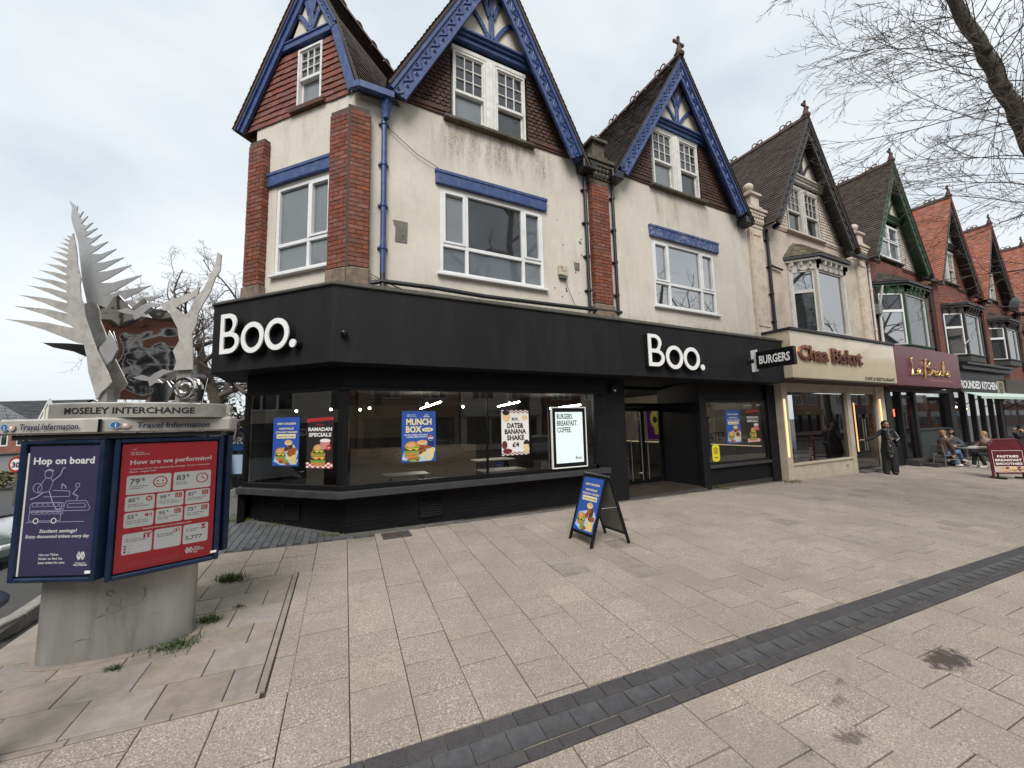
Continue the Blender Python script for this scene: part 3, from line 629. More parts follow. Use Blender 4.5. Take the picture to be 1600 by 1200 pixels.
def gable_timbers(P, fr, cx, zb, apex, y, m, plaster, half):
    """plaster triangle above the beam with a post and four curved braces"""
    mb = MB(fr); hw = half(zb); mb.plate([(cx-hw, zb), (cx+hw, zb), (cx+.02, apex-.1), (cx-.02, apex-.1)], y, y+.05, plaster); mb.build('gable_plaster', P)
    mb = MB(fr); H = apex-zb; mb.box(cx-.06, cx+.06, y-.05, y-.002, zb, apex-.22, m); mb.build('timber_post', P, bevel=.006)
    for sg in (-1, 1):
        for z0, z1 in ((.04, .36), (.34, .62)):
            mb = MB(fr); pts = []
            za, zc = zb+H*z0, zb+H*z1; xe = half(zc)-.02
            for i in range(8):
                t = i/7; pts.append((cx+sg*(.05+(xe-.05)*t), y-.03, za+(zc-za)*math.sin(t*math.pi/2)))
            for a, b in zip(pts, pts[1:]): mb.beam(a, (b[0]+(b[0]-a[0])*.06, b[1], b[2]+(b[2]-a[2])*.06), .085, .04, m)
            mb.build('timber_brace', P)
def brick_face(P, fr, x0, x1, z0, z1, m, y, out=.012, course=.0825, bl=.235, budget=None, yback=None, rest=None):
    """individual bricks standing proud of a mortar core"""
    n = int((z1-z0)/course)
    for j in range(n):
        z = z0+j*course; x = x0-(bl*.5 if j % 2 else 0)
        while x < x1-.01:
            a, c = max(x, x0), min(x+bl, x1); x += bl
            if c-a < .03: continue
            g = .006; o = rng.uniform(-.003, .003)
            tgt = rest if (budget is not None and budget[0] <= 0) else MB(fr)
            if tgt is rest: tgt.fr = fr
            tgt.box(a+g, c-g, y-out+o, y+.02, z+g, z+course-g, m)
            if tgt is not rest:
                tgt.build('brick', P)
                if budget is not None: budget[0] -= 1
def downpipe(P, fr, x, z0, z1, m, r=.045, y=-.07, name='downpipe', rings=4):
    mb = MB(fr); mb.tube([(x, y, z0), (x, y, z1)], r, m, 10)
    for i in range(rings):
        z = z0+(z1-z0)*(i+.6)/rings; mb.tube([(x, y, z-.03), (x, y, z+.03)], r+.014, m, 10); mb.box(x-.09, x+.09, y+.02, 0, z-.015, z+.015, m)
    return mb.build(name, P, smooth=True)
def capital(P, fr, x0, x1, z, m, out=.12, ball=True, m2=None, y=0):
    """stepped stone capital with leaf blocks, pedestal and ball"""
    m2 = m2 or m; mb = MB(fr); cx = (x0+x1)/2; h = (x1-x0)/2
    for k_, (dz0, dz1, e_) in enumerate(((-.12, 0, .02), (0, .30, .05), (.30, .40, .10), (.40, .50, .14))): mb.box(cx-h-e_, cx+h+e_, y-out-e_, y+.1, z+dz0, z+dz1-.002, m)
    for i in range(5):
        xx = cx-h+(2*h)*(i+.5)/5
        mb.ball((xx, y-out-.06, z+.10), (.05, .035, .07), m, 8, 5); mb.ball((xx, y-out-.075, z+.22), (.06, .04, .06), m, 8, 5)
    mb.build('capital', P, bevel=.01)
    mb = MB(fr); b = h*.62
    mb.box(cx-b-.06, cx+b+.06, y-out-.10, y+.3, z+.50, z+.57, m2); mb.box(cx-b, cx+b, y-out-.04, y+.25, z+.57, z+.95, m2); mb.box(cx-b-.07, cx+b+.07, y-out-.11, y+.3, z+.95, z+1.02, m2)
    cy = y-out+.06+.07
    for k_ in range(3): mb.box(cx-b*(.95-.25*k_), cx+b*(.95-.25*k_), cy-b*(.95-.25*k_)*.8, cy+b*(.95-.25*k_)*.8, z+1.02+.05*k_, z+1.07+.05*k_, m2)
    if ball: mb.ball((cx, cy, z+1.30), .15, m2, 14, 9); mb.lathe([(.06, 0), (.09, .03), (.06, .07)], (cx, cy, z+1.15), m2, 10)
    mb.build('pedestal', P, smooth=35, bevel=0)
# ------------------------------------------------------------------ corner building with the black shopfront
def render_material():
    m = bpy.data.materials.new('cream_pebbledash'); m.use_nodes = True; t = m.node_tree; n = t.nodes; l = t.links; b = n['Principled BSDF']; b.inputs['Roughness'].default_value = .92
    ge = n.new('ShaderNodeNewGeometry'); P = ge.outputs['Position']
    def noise(scale, lo, hi, a, z, st=None, det=6):
        v = P
        if st: mpn = n.new('ShaderNodeMapping'); mpn.inputs['Scale'].default_value = st; l.new(P, mpn.inputs[0]); v = mpn.outputs[0]
        no = n.new('ShaderNodeTexNoise'); no.inputs['Scale'].default_value = scale; no.inputs['Detail'].default_value = det; no.inputs['Roughness'].default_value = .68; l.new(v, no.inputs[0])
        mr = n.new('ShaderNodeMapRange'); mr.inputs[1].default_value = lo; mr.inputs[2].default_value = hi; mr.inputs[3].default_value = a; mr.inputs[4].default_value = z; l.new(no.outputs[0], mr.inputs[0]); return mr.outputs[0], no.outputs[0]
    def mixc(fac, a, c):
        mi = n.new('ShaderNodeMix'); mi.data_type = 'RGBA'; l.new(fac, mi.inputs[0])
        if isinstance(a, tuple): mi.inputs[6].default_value = (*a, 1)
        else: l.new(a, mi.inputs[6])
        mi.inputs[7].default_value = (*c, 1); return mi.outputs[2]
    f, _ = noise(1.1, .35, .68, 0, 1); cur = mixc(f, (.63, .585, .505), (.54, .495, .42))
    f, _ = noise(2.0, .52, .72, 0, .4, (1.6, 1.6, .35)); cur = mixc(f, cur, (.37, .33, .27))
    f, _ = noise(5, .62, .72, 0, .35); cur = mixc(f, cur, (.70, .66, .57))
    sx = n.new('ShaderNodeSeparateXYZ'); l.new(P, sx.inputs[0])
    def band(o, a, b_, c, d):
        m1 = n.new('ShaderNodeMapRange'); m1.interpolation_type = 'SMOOTHSTEP'; m1.inputs[1].default_value = a; m1.inputs[2].default_value = b_; l.new(o, m1.inputs[0])
        m2 = n.new('ShaderNodeMapRange'); m2.interpolation_type = 'SMOOTHSTEP'; m2.inputs[1].default_value = c; m2.inputs[2].default_value = d; m2.inputs[3].default_value = 1; m2.inputs[4].default_value = 0; l.new(o, m2.inputs[0])
        k_ = n.new('ShaderNodeMath'); k_.operation = 'MULTIPLY'; l.new(m1.outputs[0], k_.inputs[0]); l.new(m2.outputs[0], k_.inputs[1]); return k_.outputs[0]
    def mul(a, c):
        k_ = n.new('ShaderNodeMath'); k_.operation = 'MULTIPLY'; l.new(a, k_.inputs[0]); l.new(c, k_.inputs[1]); return k_.outputs[0]
    for (xa, xb, za, zb, colr, a0) in ((1.7, 4.9, 6.75, 7.9, (.155, .125, .085), .95), (7.7, 9.2, 6.7, 7.9, (.20, .175, .075), .85), (9.1, 10.4, 6.9, 7.8, (.21, .185, .085), .6), (-1.0, .1, 6.7, 7.7, (.25, .23, .16), .5)):   # algae and soot washed down from the sills
        f, _ = noise(2.3, .42, .64, 0, a0, (2.6, 1, .38), 8); g, _ = noise(26, .40, .60, .35, 1)
        cur = mixc(mul(mul(f, g), mul(band(sx.outputs[0], xa, xa+.5, xb-.5, xb), band(sx.outputs[2], za, za+.75, zb-.05, zb+.2))), cur, colr)
    f, _ = noise(3.0, .40, .62, 0, .75, (2, 1, .6)); cur = mixc(mul(f, band(sx.outputs[2], 3.8, 3.9, 4.05, 4.45)), cur, (.22, .19, .15))
    l.new(cur, b.inputs['Base Color'])
    vo = n.new('ShaderNodeTexVoronoi'); vo.inputs['Scale'].default_value = 64; l.new(P, vo.inputs[0]); _, h = noise(34, 0, 1, 0, 1)
    ma = n.new('ShaderNodeMath'); ma.operation = 'ADD'; l.new(vo.outputs[0], ma.inputs[0]); l.new(h, ma.inputs[1])
    bp = n.new('ShaderNodeBump'); bp.inputs['Strength'].default_value = .5; bp.inputs['Distance'].default_value = .009; l.new(ma.outputs[0], bp.inputs['Height']); l.new(bp.outputs[0], b.inputs['Normal']); return m
RENDER = render_material()
PEEL = mat('flaking_blue_paint', (.020, .047, .152), (.030, .062, .19), rough=.55, scale=6, bump=.3, bscale=25, dirt=(.45, .44, .42, .85), dscale=13)
boo = empty('corner_shop_building', (6, 7.03, 0), 'corner building with cream rendered walls, blue carved bargeboards and a black shopfront', 'building')
B = boo
mb = MB(FF); wall(mb, .475, 12.3, 3.86, 8.0, [(2.05, 4.41, 4.63, 6.40), (7.77, 10.24, 4.67, 6.48)], RENDER, 0, .12); mb.build('rendered_wall', B)
mb = MB(FC); wall(mb, -2.5, 0, 3.86, 7.82, [(-1.87, -.47, 4.61, 6.37)], RENDER, 0, .12); mb.build('rendered_wall', B)
mb = MB(); mb.prism([(-1.235, 8.86), (-1.0, 8.8), (-1.0, 16), (-1.235, 16)], 3.9, 7.8, RENDER); mb.prism([(-1.235, 9.92), (-1.0, 9.92), (-1.0, 16), (-1.235, 16)], -.5, 3.898, BLACKW); mb.build('side_wall', B)
upvc_window(B, FF, 2.05, 4.41, 4.63, 6.40, (2.61, 3.90), 5.22, glassm=[GLASSU, GLASSB, GLASSU, GLASSD, GLASSB, GLASSU])
upvc_window(B, FF, 7.77, 10.24, 4.67, 6.48, (8.36, 9.65), 5.33, glassm=[GLASSR])
upvc_window(B, FC, -1.87, -.47, 4.61, 6.37, (-1.04,), 5.19, opens=(1,), glassm=[GLASSB])
def lintel(fr, x0, x1, z0, z1, m=BLUE):
    mb = MB(fr); mb.box(x0, x1, -.065, .01, z0, z1, m); mb.box(x0-.015, x1+.015, -.08, .0, z1-.07, z1+.004, m); mb.box(x0+.3, x1-.3, -.07, -.05, z0-.0+.012, z0+.03, m); mb.build('lintel', B, bevel=.012)
lintel(FF, 1.96, 4.5, 6.43, 6.72); lintel(FF, 7.68, 10.42, 6.53, 6.85, PEEL); lintel(FC, -2.08, -.43, 6.42, 6.70)
# brick pilasters: each brick its own part
def pil_core(fr, x0, x1, y, z0, z1): mb = MB(fr); mb.box(x0+.008, x1-.008, y+.006, .05, z0, z1, MORTAR); mb.build('pilaster_core', B)
bud = [300]; rest = MB()
pil_core(FC, -.43, .045, -.13, 4.1, 7.42); brick_face(B, FC, -.43, .06, 4.45, 7.42, BRICK, -.13, budget=bud, rest=rest)
mb = MB(); mb.box(.36, .722, 6.892, 7.06, 4.1, 7.42, MORTAR); mb.build('pilaster_core', B)
brick_face(B, FF, .40, .73, 4.45, 7.42, BRICK, -.138, budget=bud, rest=rest)
FR2 = FF @ Matrix.Translation((.73, 0, 0)) @ Matrix.Rotation(R(90), 4, 'Z')                     # right return of the corner pilaster
brick_face(B, FR2, -.135, 0, 4.45, 7.42, BRICK, .0, budget=bud, rest=rest)
pil_core(FC, -2.52, -2.1, -.13, 4.1, 7.42); brick_face(B, FC, -2.52, -2.1, 4.45, 7.42, BRICK, -.13, budget=bud, rest=rest)
FR3 = FC @ Matrix.Translation((-2.1, 0, 0)) @ Matrix.Rotation(R(90), 4, 'Z'); brick_face(B, FR3, -.135, 0, 4.45, 7.42, BRICK, 0, budget=bud, rest=rest)
pil_core(FF, 5.72, 6.25, -.13, 4.1, 7.45); brick_face(B, FF, 5.72, 6.25, 4.45, 7.45, BRICK, -.13, budget=bud, rest=rest)
FR4 = FF @ Matrix.Translation((5.72, 0, 0)) @ Matrix.Rotation(R(-90), 4, 'Z'); brick_face(B, FR4, 0, .135, 4.45, 7.45, BRICK, 0, budget=bud, rest=rest)
rest.fr = I4
if rest.v: rest.build('brick', B, kind='stuff')
for fr, x0, x1 in ((FC, -.46, .07), (FC, -2.55, -2.07), (FF, 5.69, 6.28)):
    mb = MB(fr); mb.box(x0, x1, -.165, .03, 4.0, 4.44, STONE); mb.build('stone_base', B, bevel=.03)
mb = MB(); mb.box(.42, .76, 6.86, 7.06, 4.0, 4.44, STONE); mb.build('stone_base', B, bevel=.03)
capital(B, FF, 5.70, 6.27, 7.56, STONEDK, .10, ball=False, m2=STONEDK)
# shaft and capital of the stone pilaster shared with the next house
def stone_pilaster(P, x0, x1, m, ztop=7.82, z0=4.0):
    mb = MB(FF); mb.box(x0, x1, -.10, .05, z0, ztop-.1, m); mb.box(x0-.05, x1+.05, -.15, .04, z0, z0+.35, m)
    mb.box(x0+.06, x0+.14, -.125, -.09, z0+.5, ztop-.3, m); mb.box(x1-.14, x1-.06, -.125, -.09, z0+.5, ztop-.3, m); mb.box(x0+.06, x1-.06, -.122, -.092, z0+.5, z0+.58, m); mb.box(x0+.06, x1-.06, -.122, -.092, ztop-.38, ztop-.3, m)
    mb.build('pilaster', P, bevel=.01); capital(P, FF, x0, x1, ztop, m, .10, True, m)
stone_pilaster(B, 11.95, 12.62, CREAMPAINT)
# gables
def half_of(apex, slope): return lambda z: (apex-z)/slope
def gable(P, cx, apex, slope, zfoot, zbase, zbeam, hole, tile_m, board_m, plaster, beam_m, tile_wd=.125, pitch=.092, wd=.32, beam_h=.22, shape='scallop', yb=-.30, hwl=None, band_m=TILEBR, trim=.30):
    half = half_of(apex, slope)
    inner = lambda z: half(z)-trim
    mb = MB(FF); hw = half(zbase)-.1; mb.plate([(cx-hw, zbase), (cx+hw, zbase), (cx, apex-.2)], .14, .22, MORTAR); mb.build('gable_wall', P)
    hung_tiles(P, FF, lambda z: cx-half(z)+.1, lambda z: cx+half(z)-.1, zbase, zbeam+.02, hole, tile_m, tile_wd, pitch, y=.0, shape=shape)
    hw = half(zbase)-.02
    for xa, xb in ((cx-hw, hole[0]-.03), (hole[1]+.03, cx+hw)):
        mb = MB(FF); mb.box(xa, xb, -.055, .02, zbase-.06, zbase+.03, band_m); mb.box(xa, xb, -.035, .02, zbase-.12, zbase-.062, band_m); mb.build('brick_course', P, bevel=.008)
    mb = MB(FF); hb = half(zbeam)-.02
    mb.box(cx-hb, cx+hb, -.10, .02, zbeam, zbeam+beam_h*.45, beam_m); mb.box(cx-hb+.02, cx+hb-.02, -.15, .02, zbeam+beam_h*.45, zbeam+beam_h*.75, beam_m); mb.box(cx-hb+.05, cx+hb-.05, -.20, .02, zbeam+beam_h*.75, zbeam+beam_h, beam_m); mb.build('gable_beam', P, bevel=.008)
    gable_timbers(P, FF, cx, zbeam+beam_h, apex-.12, -.06, board_m, plaster, lambda z: max(.03, half(z)-.12))
    for sg in (-1, 1): bargeboard(P, FF, (cx+sg*half(zfoot), zfoot), (cx, apex), board_m, wd, yb)
    mb = MB(FF)                                                           # boarded soffit behind the bargeboards
    for sg in (-1, 1):
        a = Vector((cx+sg*half(zfoot), 0, zfoot)); b = Vector((cx, 0, apex)); off = Vector((0, 0, -.05))
        mb.add([(a.x, yb+.05, a.z-.06), (b.x, yb+.05, b.z-.06), (b.x, .15, b.z-.06), (a.x, .15, a.z-.06)], [(0, 1, 2, 3)], board_m)
    mb.build('soffit', P)
def main_roof(P, cx, apex, slope, zl, zr, m, yb=-.36, back=8.6, both=True, gauge=.125):
    half = half_of(apex, slope)
    for sg, zf in ((-1, zl), (1, zr)):
        fx = cx+sg*half(zf); mb = MB(FF); th = .07; nx, nz = sg*slope/math.hypot(1, slope), 1/math.hypot(1, slope)
        mb.add([(fx, yb, zf+.012), (cx, yb, apex+.012), (cx, back, apex+.012), (fx, back, zf+.012), (fx+nx*th*.6, yb, zf+nz*th+.012), (cx, yb, apex+.012+th*1.5), (cx, back, apex+.012+th*1.5), (fx+nx*th*.6, back, zf+nz*th+.012)],
               [(0, 3, 2, 1), (4, 5, 6, 7), (0, 1, 5, 4), (3, 7, 6, 2), (0, 4, 7, 3)], m); mb.build('roof', P)
        roof_tiles(P, FF, yb-.02, back, (fx+nx*th*.6, zf+nz*th+.012), (cx, apex+.012+th*1.4), m, gauge)
    ridge(P, FF, cx, apex+.13, yb, back)
def gable_window(P, x0, x1, z0, z1, zm, midw=.24, m=WHITEWOOD, sillm=STONEDK, **kw):
    c = (x0+x1)/2
    sash(P, FF, x0, c-midw/2, z0, z1, zm, m=m, **kw); kw2 = dict(kw); kw2['g2'] = kw.get('g2b', GLASSD); kw2.pop('g2b', None)
    sash(P, FF, c+midw/2, x1, z0, z1, zm, m=m, **kw2)
    mb = MB(FF); mb.box(c-midw/2+.003, c+midw/2-.003, -.05, .08, z0, z1, m); mb.box(c-.045, c+.045, -.075, -.04, z0, z1, m); mb.box(x0-.03, x1+.03, -.04, .05, z1+.003, z1+.10, m); mb.build('window_mullion', P, bevel=.008)
    if sillm: mb = MB(FF); mb.box(x0-.2, x1+.2, -.13, .02, z0-.085, z0-.004, sillm); mb.build('window_sill', P, bevel=.015)
gable(B, 3.20, 11.93, 1.87, 7.88, 8.06, 9.72, (2.28, 4.08, 7.9, 9.8), TILEBR, BLUE, CREAMPL, BLUE)
gable_window(B, 2.33, 4.03, 7.93, 9.52, 8.62)
gable(B, 8.99, 11.97, 1.60, 7.95, 8.10, 9.80, (7.94, 9.87, 7.9, 9.9), TILEBR, BLUE, CREAMPL, BLUE)
gable_window(B, 7.99, 9.82, 8.03, 9.72, 8.83)
main_roof(B, 3.20, 11.93, 1.87, 7.88, 7.6, ROOFBR); main_roof(B, 8.99, 11.97, 1.60, 7.7, 7.6, ROOFBR)
finial(B, FF, 8.99, -.30, 12.08); finial(B, FF, 3.20, -.30, 12.05)
# turret gable over the chamfer
L_ = lambda z: -1.08-(10.7-z)/1.53
R_ = lambda z: -1.08+(10.7-z)/2.0 if z > 9.3 else -.38+(9.3-z)*.46/1.45
mb = MB(FC); mb.plate([(-2.9, 7.8), (.06, 7.8), (-.4, 9.25), (-1.08, 10.62)], .14, .2, MORTAR); mb.build('gable_wall', B)
hung_tiles(B, FC, lambda z: L_(z)+.06, lambda z: R_(z)-.06, 7.80, 9.24, (-1.42, -.80, 7.6, 9.3), TILERED, .20, .125, y=0, shape='plain', each=True, name='red_wall_tile')
sash(B, FC, -1.42, -.80, 7.90, 9.16, 8.52, g1=GLASSD, g2=GLASSB)
mb = MB(FC); mb.box(-1.55, -.68, -.09, .02, 7.81, 7.895, TILEBR); mb.build('window_sill', B)
mb = MB(FC); mb.box(-1.9, -.40, -.07, .02, 9.24, 9.43, BLUE); mb.box(-1.8, -.42, -.09, .02, 9.36, 9.40, BLUE); mb.build('gable_beam', B, bevel=.008)
gable_timbers(B, FC, -1.08, 9.43, 10.55, -.02, BLUE, CREAMPL, lambda z: max(.03, (10.6-z)/2.0-.06))
bargeboard(B, FC, (-2.94, 7.85), (-1.08, 10.7), BLUE, .16, -.09, .05, carve=False); bargeboard(B, FC, (-.38, 9.3), (-1.08, 10.7), BLUE, .16, -.09, .05, carve=True)
mb = MB(FC); mb.plate([(.08, 7.85), (-.38, 9.3), (-.53, 9.22), (-.10, 7.80)], -.09, -.03, BLUE); mb.build('bargeboard', B, bevel=.006)
mb = MB(FC)
for a, b in (((-2.98, 7.82), (-1.08, 10.72)), ((-1.08, 10.72), (-.36, 9.30)), ((-.36, 9.30), (.14, 7.85))):
    dx, dz = b[0]-a[0], b[1]-a[1]; L = math.hypot(dx, dz); nx, nz = -dz/L*.06, dx/L*.06
    mb.add([(a[0], -.14, a[1]), (b[0], -.14, b[1]), (b[0], 5.5, b[1]), (a[0], 5.5, a[1]), (a[0]+nx, -.14, a[1]+nz), (b[0]+nx, -.14, b[1]+nz), (b[0]+nx, 5.5, b[1]+nz), (a[0]+nx, 5.5, a[1]+nz)], [(0, 3, 2, 1), (4, 5, 6, 7), (0, 1, 5, 4), (0, 4, 7, 3), (1, 2, 6, 5)], ROOFBR)
mb.build('turret_roof', B)
roof_tiles(B, FC, -.15, 5.4, (.16+.03, 7.88), (-.33, 9.32), ROOFBR, .115); roof_tiles(B, FC, -.15, 5.4, (-.31, 9.33), (-1.05, 10.76), ROOFBR, .115); roof_tiles(B, FC, -.16, 5.4, (-3.02, 7.86), (-1.12, 10.76), TILERED, .125)
ridge(B, FC, -1.08, 10.83, -.14, 5.0, crests=False)
for i in range(9):
    mb = MB(FC); mb.tube([(-1.08, .25+.5*i+.09*math.cos(R(a)), 10.92+.07*math.sin(R(a))) for a in range(0, 360, 45)], .03, TERRA, 5, closed=True); mb.build('ridge_crest', B)
mb = MB(); mb.add([(.45, 6.9, 7.80), (1.2, 6.9, 7.80), (2.6, 8.9, 7.83), (.5, 6.98, 7.83)], [(0, 1, 2, 3)], LEAD); mb.build('valley_flashing', B)
# rainwater goods
mb = MB(); pth = [(.40, 6.90), (.52, 6.80), (1.12, 6.80)]
for (a, b) in zip(pth, pth[1:]):
    for (dy, z0, z1, w_) in ((0, 7.70, 7.715, .12), (-.06, 7.70, 7.82, .02), (.05, 7.70, 7.84, .02)):
        mb.beam((a[0], a[1]+dy, (z0+z1)/2), (b[0], b[1]+dy, (z0+z1)/2), z1-z0, w_, BLUE)
mb.build('gutter', B)
mb = MB(); mb.lathe([(.06, -.15), (.075, 0), (.11, .10), (.12, .24), (.11, .25)], (1.0, 6.88, 7.5), BLUE, 4); mb.build('rain_hopper', B)
downpipe(B, FF, .98, 4.42, 7.62, BLUE, .05); mb = MB(); mb.tube([(.98, 6.96, 4.45), (.98, 6.95, 4.25), (.99, 6.90, 4.05)], .048, GUTTER, 10); mb.build('downpipe', B, smooth=True)
downpipe(B, FF, 5.58, 4.25, 7.55, GUTTER, .04); downpipe(B, FF, 6.43, 4.25, 7.55, GUTTER, .04)
for x0, x1 in ((5.38, 5.74), (6.24, 6.60), (11.45, 11.85)):
    mb = MB(FF); mb.box(x0, x1, -.34, -.02, 7.60, 7.82, GUTTER); mb.build('gutter_end', B, bevel=.02)
mb = MB(); mb.tube([(.62, 6.98, 4.06), (.70, 6.93, 4.17), (.95, 6.92, 4.26), (1.9, 6.91, 4.27), (2.9, 6.90, 4.235), (2.93, 6.90, 4.235), (4.6, 6.90, 4.26), (6.45, 6.90, 4.30), (6.47, 6.90, 4.30)], .042, GUTTER, 8); mb.build('overflow_pipe', B, smooth=True)
mb = MB(); 
for i in range(3):
    pts = [(.76+i*.1, 6.99, 4.4-.05*i), (1.6, 6.985, 4.05+.03*i), (2.6, 6.985, 4.10)]; mb.tube(pts, .006, GUTTER, 4)
mb.build('slack_cable', B)
AL = mat('yellowed_plastic', (.50, .47, .34), (.42, .39, .28), rough=.45, scale=6)
al = empty('alarm_box', (4.88, 7.0, 4.96), 'small yellowed alarm box on the cream wall right of the large window', 'alarm box')
mb = MB(FF); mb.plate([(4.76, 5.0), (4.99, 4.97), (4.99, 5.22), (4.76, 5.24)], -.09, .0, AL); mb.build('casing', al, bevel=.015); mb = MB(FF); mb.box(4.78, 4.97, -.075, -.01, 4.93, 4.975, mat('grey_plastic', (.10, .11, .10))); mb.build('base_light', al); mb = MB(FF); mb.disc(4.82, 5.16, .022, .022, -.0925, flat('red_print', (.35, .02, .02))); mb.text('ALARM', 4.80, 5.08, .04, BLACKP, -.0925, width=.14); mb.build('print', al)
PATCHC = mat('bare_cement', (.17, .16, .14), (.11, .105, .09), rough=.95, scale=8, bump=.4, bscale=40)
mb = MB(FF); mb.plate([(1.20, 5.09), (1.42, 5.10), (1.43, 5.50), (1.25, 5.505), (1.16, 5.50), (1.18, 5.42), (1.21, 5.36)], -.012, .0, PATCHC); mb.build('cement_patch', B)
mb = MB(FF); mb.tube([(1.34, -.02, 5.22), (1.34, 0, 5.22)], .012, BLACKP, 6); mb.build('hole_plug', B)
mb = MB(FF); mb.plate([(5.24, 5.22), (5.37, 5.20), (5.38, 5.40), (5.22, 5.38)], -.01, .0, PATCHC); mb.build('cement_patch', B)
mb = MB(FF); r_ = random.Random(8)
for i in range(16): cx_, cz_, q_ = r_.uniform(4.6, 5.5), r_.uniform(4.5, 6.4), r_.uniform(.012, .03); mb.plate([(cx_+q_*math.cos(a)*r_.uniform(.5, 1.2), cz_+q_*math.sin(a)*r_.uniform(.6, 1.5)) for a in (0, 1.2, 2.5, 3.8, 5.1)], -.006, .0, PATCHC)
mb.build('render_chip', B, kind='stuff')
mb = MB(); mb.tube([(1.0, 6.985, 7.3), (1.6, 6.985, 6.9), (2.0, 6.985, 6.75)], .006, GUTTER, 4); mb.tube([(4.9, 6.98, 4.95), (5.1, 6.98, 4.5), (5.2, 6.97, 4.28)], .006, GUTTER, 4); mb.build('slack_cable', B)
# shopfront ------------------------------------------------------------
FAS = mat('matt_black_fascia', (.0115, .0115, .0128), (.0145, .0145, .016), rough=.6, spec=.18, scale=1.3, bump=.05, bscale=140, dirt=(.024, .024, .0245, .75), dscale=1.6, stretch=(1.6, 1.6, .3))
mb = MB(); fpl = [(-1.665, 8.285), (.172, 6.33), (11.95, 6.33), (11.95, 7.05), (.47, 7.05), (-1.22, 8.87), (-1.22, 9.8), (-1.665, 9.8)]
mb.prism(fpl, 2.69, 3.88, FAS); mb.build('fascia', B, bevel=.006)
mb = MB(); cpl = [(-1.70, 8.27), (.155, 6.295), (11.98, 6.295), (11.98, 7.06), (.475, 7.06), (-1.23, 8.89), (-1.23, 9.8), (-1.70, 9.8)]
mb.prism(cpl, 3.882, lambda p: 3.93+rng.uniform(0, .012), LEAD); mb.prism([(p[0], p[1]) for p in [(-1.6, 8.33), (.22, 6.42), (11.9, 6.42), (11.9, 7.04), (.48, 7.04), (-1.2, 8.86)]], 3.925, 4.0, LEAD); mb.build('lead_capping', B, bevel=.012)
def gl_path(d): # plan points of a line parallel to the shop walls, d in front of them: left end, corner
    n = Vector((-.7285, -.685, 0)); q = P0+n*d; return (FC @ Vector((-2.1, -d, 0)))[:2], (P0.x-.433*d, P0.y-d)
def shop_band(name, d0, d1, z0, z1, m, xr, bev=.006):
    a, c = gl_path(d0); a1, c1 = gl_path(d1); mb = MB(); mb.prism([a, c, (xr, c[1]), (xr, c1[1]), c1, a1], z0, z1, m); return mb.build(name, B, bevel=bev)
shop_band('frieze_panel', .25, .02, 2.36, 2.688, BLACK, 5.72); shop_band('frieze_moulding', .29, .20, 2.31, 2.358, BLACK, 5.72); shop_band('bottom_rail', .27, .20, .71, .79, BLKFRAME, 5.48)
SILLM = mat('dark_grey_sill', (.040, .040, .043), (.028, .028, .031), rough=.5, scale=3, dirt=(.065, .063, .06, .4), dscale=4); shop_band('window_sill', .37, .04, .60, .708, SILLM, 5.72)
a, c = gl_path(.06); mb = MB(); mb.prism([a, c, (5.72, c[1]), (5.72, 7.1), (.475, 7.1), (-1.16, 8.84)], lambda p: gz(*p)-.15, .6, BLACKW); stall = mb.build('stallriser', B)
mb = MB(); brick_face(B, FC, -2.1, .02, -.1, .58, BLACKW, -.060, out=.004, course=.066, budget=[0], rest=mb); brick_face(B, FF, .44, 5.70, -.1, .58, BLACKW, -.062, out=.004, course=.066, budget=[0], rest=mb); mb.fr = I4; mb.build('painted_brick', B, kind='stuff')
for fr, x0, x1, z0, z1, y in ((FC, -1.29, -.95, .17, .42, -.075), (FF, 1.67, 2.03, .12, .46, -.082)):
    mb = MB(fr); mb.box(x0-.02, x1+.02, y-.012, y+.03, z0-.02, z0, BLACK); mb.box(x0-.02, x1+.02, y-.012, y+.03, z1, z1+.02, BLACK); mb.box(x0-.02, x0, y-.012, y+.03, z0, z1, BLACK); mb.box(x1, x1+.02, y-.012, y+.03, z0, z1, BLACK); V_ = mb.build('air_vent', B)
    for i in range(8):
        zz = z0+(z1-z0)*(i+.5)/8; mb = MB(fr); mb.add([(x0, y-.008, zz-.014), (x1, y-.008, zz-.014), (x1, y+.012, zz+.014), (x0, y+.012, zz+.014)], [(0, 1, 2, 3)], BLACK); mb.build('louvre', V_)
def frame_post(fr, x0, x1, y0, y1, z0, z1, m=BLKFRAME): mb = MB(fr); mb.box(x0, x1, y0, y1, z0, z1, m); return mb.build('window_post', B, bevel=.004)
frame_post(FC, -2.1, -2.04, -.27, -.18, .79, 2.31); mb = MB(); mb.prism([(.30, 6.86), (.36, 6.772), (.46, 6.772), (.46, 6.86), (.40, 6.90)], .79, 2.31, BLKFRAME); mb.build('window_post', B, bevel=.004)
frame_post(FF, 2.872, 2.896, -.262, -.20, .79, 2.31); frame_post(FF, 5.40, 5.48, -.27, -.18, .71, 2.36); frame_post(FF, 5.48, 5.72, -.20, .05, -.1, 2.69, BLACK)
def pane(fr, x0, x1, y, z0, z1, name='pane', m=None): mb = MB(fr); mb.quad((x0, y, z0), (x1, y, z0), (x1, y, z1), (x0, y, z1), m or GLASS); return mb.build(name, B)
pane(FC, -2.05, .07, -.232, .78, 2.33, 'shop_window'); pane(FF, .42, 2.88, -.232, .78, 2.33, 'shop_window'); pane(FF, 2.888, 5.41, -.232, .78, 2.33, 'shop_window')
mb = MB(); mb.quad((-1.146, 8.42, .78), (-1.146, 9.7, .78), (-1.146, 9.7, 2.33), (-1.146, 8.42, 2.33), GLASS); mb.build('side_window', B)
